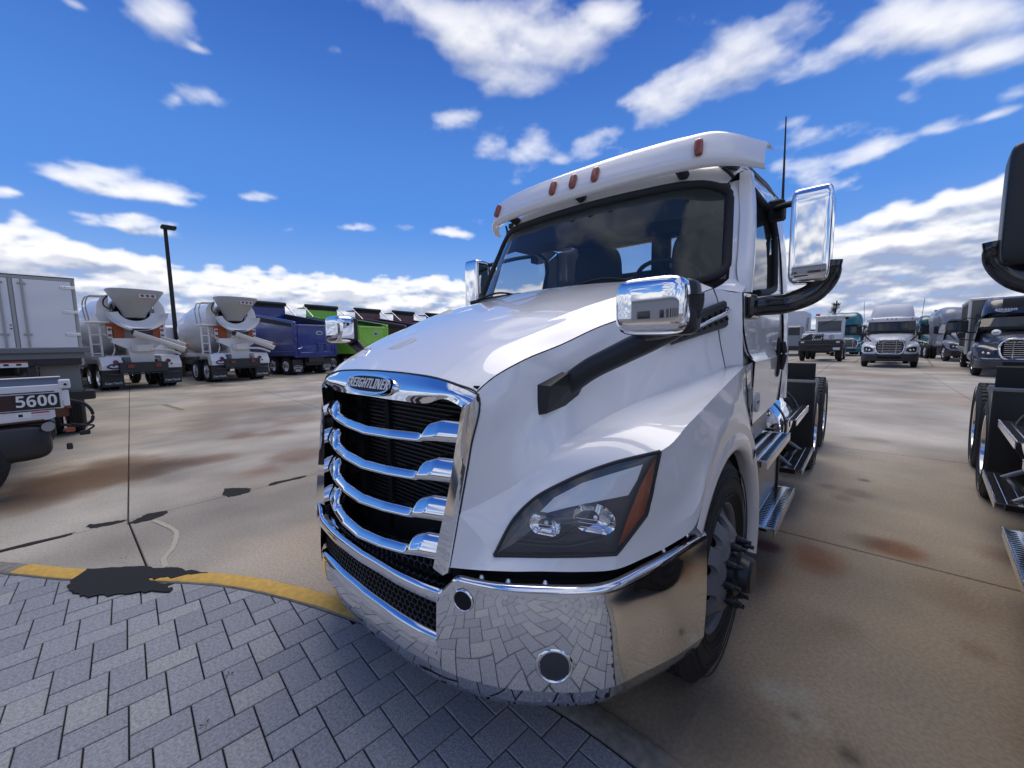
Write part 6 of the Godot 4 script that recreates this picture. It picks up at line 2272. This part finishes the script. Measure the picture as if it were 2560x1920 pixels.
# ---------------------------------------------------------------- tractors standing nose-on behind the aisle
# local axes: nose at z = 0 looking along +Z
func nose_truck(p: Dictionary) -> Node3D:
	var o := Node3D.new()
	var body: Material = p.body
	var w: float = p.get("w", 2.3)
	var hood: float = p.get("hood", 1.72)
	var top: float = p.get("top", 2.62)
	var nose: float = p.get("nose", 0.90)
	var k := w / 2.3
	# hood, fenders
	var h := mk()
	for s: float in [1.0, -1.0]:
		var ridge := L([0, 1.46, 0.10, 0, 1.56, 0.35, 0, hood, 1.0, 0, hood + 0.12, 1.7])
		loft(h, [ridge, L([0.30 * k, 1.45, 0.11, 0.32 * k, 1.55, 0.36, 0.40 * k, hood - 0.01, 1.0, 0.48 * k, hood + 0.11, 1.7], s), L([0.56 * k, 1.36, 0.16, 0.60 * k, 1.44, 0.40, 0.74 * k, hood - 0.14, 1.0, 0.92 * k, hood + 0.02, 1.7], s),
			L([0.58 * k, 1.02, 0.18, 0.64 * k, 1.12, 0.42, 0.80 * k, 1.26, 1.0, 0.98 * k, 1.36, 1.7], s)], 16, 16)
		loft(h, [L([0.58 * k, 1.02, 0.18, 0.64 * k, 1.12, 0.42, 0.80 * k, 1.26, 1.0, 0.98 * k, 1.36, 1.7], s), L([0.78 * k, 1.00, 0.30, 0.86 * k, 1.14, 0.46, 0.98 * k, 1.28, 1.0, 1.05 * k, 1.34, 1.7], s), L([1.02 * k, 0.98, 0.48, 1.10 * k, 1.10, 0.62, 1.14 * k, 1.20, 1.1, 1.12 * k, 1.20, 1.7], s), L([1.04 * k, 0.72, 0.44, 1.13 * k, 0.80, 0.60, 1.16 * k, 1.04, 1.1, 1.14 * k, 0.95, 1.75], s)], 16, 16)
		loft(h, [L([0.55 * k, 1.04, 0.17, 0.55 * k, 0.72, 0.10], s), L([0.80 * k, 1.02, 0.31, 0.80 * k, 0.72, 0.20], s), L([1.03 * k, 0.98, 0.48, 1.04 * k, 0.72, 0.44], s)], 8, 10)
	put(h, "hood", body, o)
	# grille
	var g := sub("grille", o)
	var gx := 0.50 * k
	var gt := 1.40
	var gb: float = p.get("grille_low", 0.74)
	one_box(g, "grille_core", M.void, Vector3(0, (gt + gb) / 2, -0.10), Vector3(gx * 2, gt - gb, 0.06), 0.01)
	var gf := mk()
	for s: float in [1.0, -1.0]:
		tube(gf, PackedVector3Array([Vector3(0, gt + 0.03, 0.0), Vector3(s * gx * 0.8, gt + 0.015, -0.03), Vector3(s * gx, gt - 0.06, -0.08), Vector3(s * (gx - 0.05), gb, -0.06), Vector3(0, gb - 0.02, -0.02)]), 0.035, 8, 40)
	put(gf, "grille_frame", M.chrome, g)
	for i in p.get("bars", 7):
		one_box(g, "grille_bar", M.polished, Vector3(0, lerpf(gb + 0.07, gt - 0.08, float(i) / (p.get("bars", 7) - 1)), -0.035), Vector3(gx * 1.9, 0.028, 0.05), 0.008)
	for s: float in [1.0, -1.0]:
		one_box(g, "grille_strut", M.chrome, Vector3(s * gx * 0.52, (gt + gb) / 2, -0.025), Vector3(0.035, gt - gb, 0.05), 0.01)
	for s: float in [1.0, -1.0]:
		var hl := sub("headlight", o)
		var st := mk()
		loft(st, [L([0.64 * k, 0.84, 0.145, 0.82 * k, 0.80, 0.23, 1.02 * k, 0.80, 0.425], s), L([0.66 * k, 0.92, 0.14, 0.84 * k, 0.93, 0.235, 1.055 * k, 0.95, 0.43], s), L([0.70 * k, 1.02, 0.215, 0.86 * k, 1.075, 0.325, 1.045 * k, 1.07, 0.47], s)], 10, 8)
		put(st, "lamp_housing", M.housing, hl)
		var rf := mk()
		pillow(rf, V(s * 0.80 * k, 0.90, 0.215), Vector3(0.12, 0.09, 0.05), 1.0, 8)
		pillow(rf, V(s * 0.92 * k, 0.92, 0.305), Vector3(0.10, 0.08, 0.05), 1.0, 8)
		put(rf, "reflector", M.polished, hl)
	# bumper
	var b := mk()
	var bl := []
	for e in [[0.72, 0.03], [0.70, 0.0], [0.52, -0.03], [0.36, 0.0], [0.33, 0.05]]:
		bl.append(L([-1.17 * k, e[0], 0.95, -1.12 * k, e[0], 0.55 + e[1], -0.95 * k, e[0], 0.22 + e[1], -0.5 * k, e[0], 0.05 + e[1], 0, e[0], e[1], 0.5 * k, e[0], 0.05 + e[1], 0.95 * k, e[0], 0.22 + e[1], 1.12 * k, e[0], 0.55 + e[1], 1.17 * k, e[0], 0.95]))
	loft(b, bl, 40, 12)
	put(b, "bumper", p.get("bumper", M.bumper_grey), o)
	one_box(o, "bumper_intake", M.void, Vector3(0, 0.53, 0.0), Vector3(0.95 * k, 0.14, 0.10), 0.03)
	# cab
	var c := mk()
	var cw := 1.02 * k
	var z1: float = p.get("cab_len", 1.6)
	for s: float in [1.0, -1.0]:
		loft(c, [L([1.10 * k, 0.95, 1.72, 1.10 * k, 0.95, 1.75 + z1], s), L([cw + 0.06, 1.45, 1.68, cw + 0.06, 1.45, 1.75 + z1], s), L([cw, 1.95, 1.66, cw, 1.95, 1.75 + z1], s)], 3, 8)
		loft(c, [L([cw, 1.95, 1.66, cw - 0.02, 2.2, 1.78, cw - 0.06, top - 0.12, 1.95], s), L([cw + 0.01, 1.95, 1.76, cw - 0.01, 2.2, 1.88, cw - 0.05, top - 0.12, 2.05], s)], 8, 3)
		loft(c, [L([cw, 1.95, 2.55, cw - 0.06, top - 0.12, 2.55], s), L([cw, 1.95, 1.75 + z1, cw - 0.06, top - 0.12, 1.75 + z1], s)], 5, 3)
		loft(c, [L([cw - 0.06, top - 0.12, 1.92, cw - 0.06, top - 0.12, 1.75 + z1], s), L([cw - 0.14, top + 0.02, 1.95, cw - 0.14, top + 0.02, 1.75 + z1], s), L([0, top + 0.08, 1.85, 0, top + 0.08, 1.75 + z1], s)], 6, 8)
	box(c, Vector3(0, 1.5, -1.75 - z1), Vector3(cw * 2, 2.0, 0.04))
	put(c, "cab", body, o)
	var ws := mk()
	loft(ws, [L([-cw, 1.93, 1.68, -cw * 0.5, 1.92, 1.50, 0, 1.92, 1.46, cw * 0.5, 1.92, 1.50, cw, 1.93, 1.68]), L([-cw + 0.06, top - 0.10, 1.96, -cw * 0.5, top - 0.08, 1.82, 0, top - 0.07, 1.78, cw * 0.5, top - 0.08, 1.82, cw - 0.06, top - 0.10, 1.96])], 20, 8)
	put(ws, "windscreen", M.dark_glass, o)
	one_box(o, "dashboard", M.dash, Vector3(0, 1.86, -1.95), Vector3(cw * 1.9, 0.16, 0.6), 0.04)
	for s: float in [1.0, -1.0]:
		one_box(o, "seat", M.panel_grey, Vector3(s * 0.48, 2.0, -2.75), Vector3(0.5, 0.9, 0.18), 0.06)
		var sg := mk()
		loft(sg, [L([cw - 0.005, 1.97, 1.80, cw - 0.005, 1.97, 2.55], s), L([cw - 0.055, top - 0.15, 2.06, cw - 0.055, top - 0.15, 2.55], s)], 4, 4)
		put(sg, "side_window", M.dark_glass, o)
		if p.get("hood_mirrors", true):
			one_tube(o, "mirror_arm", M.matt_black, [s * 0.78 * k, 1.36, -0.75, s * 0.98 * k, 1.58, -0.66, s * 1.08 * k, 1.70, -0.62], 0.03, 10)
			one_box(o, "hood_mirror", M.matt_black, Vector3(s * 1.10 * k, 1.74, -0.60), Vector3(0.22, 0.17, 0.14), 0.04)
		one_box(o, "door_mirror", M.matt_black, Vector3(s * 1.38 * k, 1.98, -1.95), Vector3(0.22, 0.52, 0.16), 0.05)
		one_tube(o, "mirror_stay", M.matt_black, [s * 1.08 * k, 1.72, -1.85, s * 1.28 * k, 1.72, -1.95, s * 1.38 * k, 1.76, -1.95], 0.035, 8)
		one_tube(o, "wiper", M.matt_black, [s * 0.15 + 0.1, 1.96, -1.49, s * 0.15 + 0.55, 2.02, -1.54], 0.012, 3)
	if p.get("visor", true):
		var v := mk()
		loft(v, [L([-1.04 * k, top - 0.14, 2.0, -0.8 * k, top - 0.16, 1.78, 0, top - 0.16, 1.66, 0.8 * k, top - 0.16, 1.78, 1.04 * k, top - 0.14, 2.0]), L([-1.06 * k, top - 0.02, 2.0, -0.8 * k, top - 0.02, 1.75, 0, top - 0.02, 1.63, 0.8 * k, top - 0.02, 1.75, 1.06 * k, top - 0.02, 2.0]), L([-1.0 * k, top + 0.07, 2.15, -0.8 * k, top + 0.08, 1.86, 0, top + 0.09, 1.74, 0.8 * k, top + 0.08, 1.86, 1.0 * k, top + 0.07, 2.15])], 24, 10)
		put(v, "sun_visor", body, o)
		for x in [-0.82, -0.18, 0.0, 0.18, 0.82]:
			one_box(o, "marker_light", M.amber_deep, V(x * k, top - 0.02, 1.625 + 0.13 * x * x), Vector3(0.045, 0.075, 0.03), 0.01)
	if p.has("fairing"):
		var f := mk()
		var fh: float = p.fairing
		var fm := []
		for e in [[0.0, 1.0, 2.0], [0.45, 0.97, 2.15], [0.85, 0.90, 2.42], [1.0, 0.84, 2.75]]:
			var y: float = lerpf(top + 0.02, fh, e[0])
			fm.append(L([-0.86 * k * e[1], y, 3.2, -0.86 * k * e[1], y, e[2] + 0.22, -0.70 * k * e[1], y, e[2] + 0.02, 0, y + 0.02 * e[0], e[2] - 0.05, 0.70 * k * e[1], y, e[2] + 0.02, 0.86 * k * e[1], y, e[2] + 0.22, 0.86 * k * e[1], y, 3.2]))
		loft(f, fm, 30, 12)
		put(f, "roof_fairing", p.get("fairing_mat", body), o)
	if p.has("sleeper"):
		var sh: float = p.sleeper
		var sl := mk()
		var zz := 1.75 + z1
		var rows := []
		for e in [[2.05, top - 0.02, 1.0], [2.25, lerpf(top, sh, 0.5), 1.02], [2.75, sh - 0.10, 0.97], [3.2, sh, 0.92], [zz + 1.6, sh, 0.94]]:
			rows.append(L([-cw * e[2], 1.0 if e[0] > 3 else top - 0.15, e[0] + 0.25, -cw * e[2], e[1] - 0.12, e[0] + 0.10, -cw * e[2] * 0.86, e[1], e[0], 0, e[1] + 0.03, e[0] - 0.08, cw * e[2] * 0.86, e[1], e[0], cw * e[2], e[1] - 0.12, e[0] + 0.10, cw * e[2], 1.0 if e[0] > 3 else top - 0.15, e[0] + 0.25]))
		loft(sl, rows, 30, 16)
		box(sl, Vector3(0, (sh + 1.0) / 2, -zz - 1.6), Vector3(cw * 1.9, sh - 1.0, 0.05))
		put(sl, "sleeper", body, o)
		for s: float in [1.0, -1.0]:
			one_box(o, "side_extender", body, Vector3(s * cw * 0.97, (sh + 1.1) / 2 - 0.1, -zz - 1.85), Vector3(0.04, sh - 1.3, 0.5), 0.01)
	if p.get("antennas", false):
		for s: float in [1.0, -1.0]:
			one_tube(o, "antenna", M.bumper_grey, [s * 1.20 * k, 2.45, -2.6, s * 1.27 * k, 3.6, -2.7], 0.010, 2)
	one_box(o, "frame", M.black, Vector3(0, 0.80, -4.0), Vector3(0.9, 0.30, 6.6), 0.02)
	axle(o, -1.22, 1.0 * k, [M.polished, M.polished], false)
	if p.get("tandem", true):
		for z in [-5.3, -6.6]:
			axle(o, z, 1.03, [M.polished, M.polished])
	return o

func build_right_row() -> void:
	placed(nose_truck({"body": M.white_far, "fairing": 3.36, "fairing_mat": M.white_flat, "antennas": true, "top": 2.56, "hood": 1.66, "w": 2.2}), "tractor_truck", "white tractor nose-on across the aisle, tall pale roof fairing and barred chrome grille", "truck", Vector3(2.50, 0, -27.4), -2)
	placed(nose_truck({"body": M.teal, "sleeper": 3.72, "cab_len": 1.3, "bumper": M.teal, "visor": false, "top": 2.6}), "tractor_truck", "teal sleeper tractor half hidden behind the white yard tractor", "truck", Vector3(0.50, 0, -43.2), 6)
	placed(nose_truck({"body": M.green_cab, "sleeper": 3.35, "bumper": M.chrome, "visor": false, "bars": 5, "w": 2.35}), "tractor_truck", "dark green tractor far back, white script on its roof, beside the grey tractor", "truck", Vector3(6.10, 0, -48.0), 0)
	var gs := get_node(NodePath("tractor_truck_004")) as Node3D
	text("hdy", 0.24, xf(Vector3(0.12, 3.02, -2.05), Vector3(-0.55, 0, 0)), M.sticker, gs, "roof_lettering", 0.01, true, 1.3, "Droid Serif")
	placed(nose_truck({"body": M.mid_grey, "sleeper": 3.38, "cab_len": 1.3, "visor": false, "bumper": M.black, "top": 2.5}), "tractor_truck", "pale grey high roof tractor squeezed between dark green tractor and navy box truck", "truck", Vector3(6.55, 0, -35.2), 7)
	build_navy()
	build_yard_tractor()

func build_navy() -> void:
	var o := nose_truck({"body": M.navy, "fairing": 3.10, "bumper": M.navy, "visor": false, "hood_mirrors": false, "tandem": false, "w": 2.36, "bars": 8, "grille_low": 0.72, "top": 2.36, "hood": 1.62})
	placed(o, "box_truck", "navy delivery box truck with grey metal box at the right edge", "truck", Vector3(5.90, 0, -22.3), -4)
	one_box(o, "cargo_box", M.box_grey, Vector3(0, 1.98, -6.2), Vector3(2.42, 2.40, 5.0), 0.02)
	var tr := mk()
	for s: float in [1.0, -1.0]:
		rbox(tr, Vector3(s * 1.21, 1.98, -3.72), Vector3(0.10, 2.46, 0.10), 0.02)
		rbox(tr, Vector3(s * 1.215, 3.16, -6.2), Vector3(0.05, 0.10, 5.0), 0.01)
		rbox(tr, Vector3(s * 1.215, 0.98, -6.2), Vector3(0.06, 0.16, 5.0), 0.01)
	rbox(tr, Vector3(0, 3.16, -3.70), Vector3(2.44, 0.12, 0.08), 0.02)
	put(tr, "box_trim", M.alu, o)
	for k in 9:
		one_box(o, "box_rib", M.box_grey, Vector3(-1.222, 2.05, -4.0 - 0.52 * k), Vector3(0.02, 2.0, 0.05), 0.006)
	one_box(o, "fairing_vent", M.gloss_black, V(0.0, 2.86, 2.10), Vector3(0.9, 0.36, 0.04), 0.01, xf(Vector3(0, 0.0, 0.0)))
	var at := frame_at(V(-0.36, 2.60, 1.93), Vector3(0, 0.25, 1))
	text("amazon", 0.115, at, M.sticker, o, "roof_lettering", 0.006)
	text("delivery", 0.10, at * xf(Vector3(0.72, 0, 0)), M.sign_red, o, "roof_lettering", 0.006)
	var sm := mk()
	tube(sm, PackedVector3Array([at * Vector3(-0.24, -0.06, 0.004), at * Vector3(-0.05, -0.105, 0.004), at * Vector3(0.14, -0.07, 0.004)]), 0.012, 6, 14)
	put(sm, "roof_emblem", M.sticker, o)
	var bd := mk()
	lathe(bd, [[0.0, 0.03], [0.12, 0.025], [0.125, 0.0]], 24, Transform3D(Basis(Vector3(0, 0.5, 0.87), Vector3(0, 0.87, -0.5), Vector3(-1, 0, 0)), Vector3(-0.62, 1.69, -1.05)))
	put(bd, "hood_badge", M.sticker, o)
	var bs := mk()
	tube(bs, PackedVector3Array([Vector3(-0.69, 1.70, -1.015), Vector3(-0.64, 1.675, -1.00), Vector3(-0.58, 1.71, -1.02)]), 0.012, 6, 8)
	put(bs, "badge_mark", M.ink, o)
	for s: float in [1.0, -1.0]:
		one_box(o, "wide_mirror", M.matt_black, Vector3(s * 1.48, 1.62, -1.75), Vector3(0.22, 0.24, 0.14), 0.05)
		one_tube(o, "mirror_frame", M.matt_black, [s * 1.08, 2.25, -1.8, s * 1.35, 2.30, -1.85, s * 1.5, 2.22, -1.85, s * 1.5, 1.45, -1.80, s * 1.1, 1.40, -1.7], 0.02, 20)
		var tk := mk()
		cyl(tk, Vector3(s * 0.92, 0.72, -2.2), Vector3(s * 0.92, 0.72, -3.5), 0.27, 0.27, 20)
		put(tk, "fuel_tank", M.alu, o)
		one_box(o, "side_step", M.alu, Vector3(s * 1.08, 0.42, -2.8), Vector3(0.22, 0.05, 1.2), 0.01)
	one_box(o, "plate", M.sticker, Vector3(0.35, 0.62, 0.02), Vector3(0.16, 0.07, 0.02), 0.004)
	axle(o, -7.3, 1.03, [M.polished, M.polished])

func build_yard_tractor() -> void:
	var o := thing("yard_tractor", "white yard tractor with narrow cab, black bumper and checkered trim", "truck", Vector3(-0.72, 0, -33.4), deg_to_rad(-1))
	one_box(o, "cab", M.white_far, Vector3(0.40, 2.10, -0.95), Vector3(1.50, 1.70, 1.50), 0.05)
	one_box(o, "roof", M.white_far, Vector3(0.40, 2.98, -0.90), Vector3(1.62, 0.16, 1.75), 0.04)
	one_box(o, "windscreen", M.dark_glass, Vector3(0.40, 2.34, -0.195), Vector3(1.24, 0.72, 0.04), 0.02)
	var fr := mk()
	for e in [[0.40, 2.72, 1.34, 0.05], [0.40, 1.96, 1.34, 0.05], [-0.25, 2.34, 0.05, 0.80], [1.05, 2.34, 0.05, 0.80]]:
		rbox(fr, Vector3(e[0], e[1], -0.17), Vector3(e[2], e[3], 0.03), 0.01)
	put(fr, "windscreen_frame", M.white_flat, o)
	for x in [0.10, 0.40, 0.72]:
		one_box(o, "marker_light", M.amber_deep, Vector3(x, 2.98, 0.0), Vector3(0.06, 0.05, 0.04), 0.01)
	one_tube(o, "wiper", M.matt_black, [0.75, 2.82, -0.15, 0.30, 2.62, -0.14, -0.05, 2.45, -0.15], 0.014, 6)
	one_box(o, "front_panel", M.white_far, Vector3(0.05, 1.66, -0.30), Vector3(2.20, 0.46, 0.70), 0.06)
	var sl := mk()
	prism(sl, PackedVector2Array([Vector2(-1.12, 1.42), Vector2(-1.12, 1.50), Vector2(-0.62, 1.86), Vector2(0.14, 1.86), Vector2(0.14, 1.42)]), 0.03, xf(Vector3(0, 0, 0.05)))
	put(sl, "intake_panel", M.black, o)
	for k in 12:
		for j in 4:
			if (k + j) % 2 == 0 and (k < 3 or j == 0 or j == 3 or k > 10):
				one_box(o, "check", M.sticker, Vector3(-0.44 + 0.045 * k, 1.48 + 0.11 * j, 0.083), Vector3(0.045, 0.10, 0.006), 0.001)
	one_box(o, "logo_panel", M.white_far, Vector3(0.58, 1.64, 0.06), Vector3(0.72, 0.34, 0.03), 0.02)
	var hx := mk()
	for k in 6:
		var a := TAU * k / 6 + PI / 6
		var b := TAU * (k + 1) / 6 + PI / 6
		tube(hx, PackedVector3Array([Vector3(0.56 + cos(a) * 0.12, 1.64 + sin(a) * 0.12, 0.08), Vector3(0.56 + cos(b) * 0.12, 1.64 + sin(b) * 0.12, 0.08)]), 0.016, 6)
	put(hx, "logo_hexagon", M.badge_blue, o)
	text("C", 0.14, xf(Vector3(0.56, 1.64, 0.078)), M.badge_blue, o, "logo_letter", 0.01)
	one_box(o, "bumper_beam", M.black, Vector3(0, 1.26, 0.06), Vector3(2.42, 0.30, 0.18), 0.02)
	one_box(o, "bumper_plate", M.black, Vector3(0, 0.92, 0.12), Vector3(2.36, 0.46, 0.14), 0.03)
	text("CAPACITY", 0.20, xf(Vector3(-0.18, 0.97, 0.195)), M.gloss_black, o, "bumper_lettering", 0.012, true, 1.2)
	one_box(o, "number_plate", M.sticker, Vector3(0.86, 0.86, 0.20), Vector3(0.36, 0.16, 0.02), 0.004)
	for x in [-0.98, 0.92]:
		one_box(o, "headlight", M.sticker, Vector3(x, 1.30, 0.16), Vector3(0.20, 0.10, 0.03), 0.01)
		one_box(o, "turn_signal", M.amber_deep, Vector3(x, 1.20, 0.16), Vector3(0.12, 0.04, 0.03), 0.006)
	one_tube(o, "exhaust_stack", M.steel, [-0.86, 1.5, -0.9, -0.86, 2.85, -0.9, -0.84, 3.0, -0.95], 0.075, 10)
	one_box(o, "engine_cover", M.white_flat, Vector3(-0.68, 1.8, -1.2), Vector3(0.60, 0.55, 0.9), 0.05)
	one_box(o, "beacon", M.sign_red, Vector3(-0.28, 3.14, -0.6), Vector3(0.22, 0.16, 0.16), 0.02)
	one_box(o, "side_mirror", M.matt_black, Vector3(1.28, 2.86, -0.15), Vector3(0.20, 0.18, 0.12), 0.05)
	one_box(o, "frame", M.black, Vector3(0, 0.8, -2.2), Vector3(1.0, 0.36, 4.4), 0.02)
	axle(o, -0.55, 1.02, [M.polished, M.polished], false)
	axle(o, -3.6, 1.02, [M.polished, M.polished])

# ---------------------------------------------------------------- farther off
func build_far() -> void:
	var b := thing("box_truck", "grey panelled box truck far behind, next to the white cab's rear edge", "truck", Vector3(-3.75, 0, -44.0))
	one_box(b, "body", M.white_flat, Vector3(0, 2.55, -3.0), Vector3(2.1, 3.0, 6.0), 0.05)
	one_box(b, "cab", M.mid_grey, Vector3(0, 1.7, 0.6), Vector3(2.1, 2.0, 1.4), 0.12)
	one_box(b, "windscreen", M.dark_glass, Vector3(0, 2.2, 1.31), Vector3(1.8, 0.7, 0.04), 0.02)
	one_box(b, "bumper", M.black, Vector3(0, 0.7, 1.3), Vector3(2.2, 0.4, 0.2), 0.03)
	axle(b, 0.5, 0.95, [M.steel, M.steel], false)
	axle(b, -4.2, 0.95, [M.steel, M.steel])
	placed(nose_truck({"body": M.white_far, "visor": false, "top": 2.4}), "tractor_truck", "small white cab left of the yard tractor's exhaust, far behind", "truck", Vector3(-2.35, 0, -52.0), 0)
	var c := thing("box_truck", "low white and brown box body behind the yard tractor's exhaust stack", "truck", Vector3(-1.1, 0, -58.0))
	one_box(c, "body", M.white_flat, Vector3(0, 2.2, -3.0), Vector3(2.3, 1.7, 6.0), 0.05)
	one_box(c, "body_panel", M.rust, Vector3(0, 2.75, 0.02), Vector3(2.0, 0.5, 0.04), 0.01)
	one_box(c, "frame", M.black, Vector3(0, 0.95, -3.0), Vector3(1.0, 0.8, 6.0), 0.02)
	axle(c, -4.2, 0.95, [M.steel, M.steel])
	axle(c, -1.2, 0.95, [M.steel, M.steel])
	tree("tree", "sparse brown evergreen above the yard tractor and teal sleeper", Vector3(-2.0, 0, -76.0), 7.2, 2.6, 1)
	tree("tree", "thin bare winter tree showing right of the white fairing", Vector3(4.2, 0, -92.0), 5.4, 2.2, 2)
	var k := 0
	for p in [[1.0, -126.0, 4.6]]:
		tree("tree", "", Vector3(p[0], 0, p[1]), p[2], 3.4, 3 + k)
		var t := get_child(get_child_count() - 1) as Node3D
		tag(t, "low leafless tree on the far edge of the truck yard", "tree", "")
		k += 1
	# the dealer's building stands behind the camera; the bright parts mirror it
	var h := thing("dealer_building", "long grey dealership building with a row of dark windows behind the viewer", "building", Vector3(6.0, 0, 34.0))
	one_box(h, "wall", M.wall_grey, Vector3(0, 3.0, 6.0), Vector3(46.0, 6.0, 12.0), 0.05)
	one_box(h, "roof_edge", M.white_flat, Vector3(0, 6.1, 6.0), Vector3(46.4, 0.4, 12.4), 0.05)
	for i in 10:
		one_box(h, "window", M.gloss_black, Vector3(-20.0 + i * 4.4, 2.2, -0.02), Vector3(2.6, 2.6, 0.08), 0.02)

func tree(called: String, label: String, at: Vector3, height: float, spread: float, seed_: int) -> void:
	var o := thing(called, label, "tree", at)
	rng.seed = 100 + seed_
	var tr := mk()
	var lf := mk()
	tube(tr, PackedVector3Array([Vector3.ZERO, Vector3(0.05, height * 0.4, 0), Vector3(-0.05, height * 0.72, 0.04), Vector3(0.02, height * 0.97, 0)]), 0.09, 7, 10)
	flat(lf)
	for i in 46:
		var f := rng.randf_range(0.42, 0.97)
		var a := rng.randf() * TAU
		var reach := spread * 0.5 * (1.15 - f) * 1.9 * rng.randf_range(0.55, 1.1)
		var s := Vector3(0, height * f * 0.92, 0)
		var e := s + Vector3(cos(a) * reach, reach * rng.randf_range(0.15, 0.75), sin(a) * reach)
		tube(tr, PackedVector3Array([s, s.lerp(e, 0.5) + Vector3(0, -0.05, 0), e]), 0.022, 5)
		for j in 46:
			var c := s.lerp(e, rng.randf_range(0.25, 1.08)) + Vector3(rng.randf_range(-0.2, 0.2), rng.randf_range(-0.16, 0.2), rng.randf_range(-0.2, 0.2))
			var u := Vector3(rng.randf_range(-1, 1), rng.randf_range(-1, 1), rng.randf_range(-1, 1)).normalized() * rng.randf_range(0.05, 0.11)
			var v := Vector3(rng.randf_range(-1, 1), rng.randf_range(-1, 1), rng.randf_range(-1, 1)).normalized() * rng.randf_range(0.03, 0.08)
			tri(lf, c - u, c + v, c + u)
	put(tr, "trunk", M.bark, o)
	put(lf, "crown", M.leaf, o)
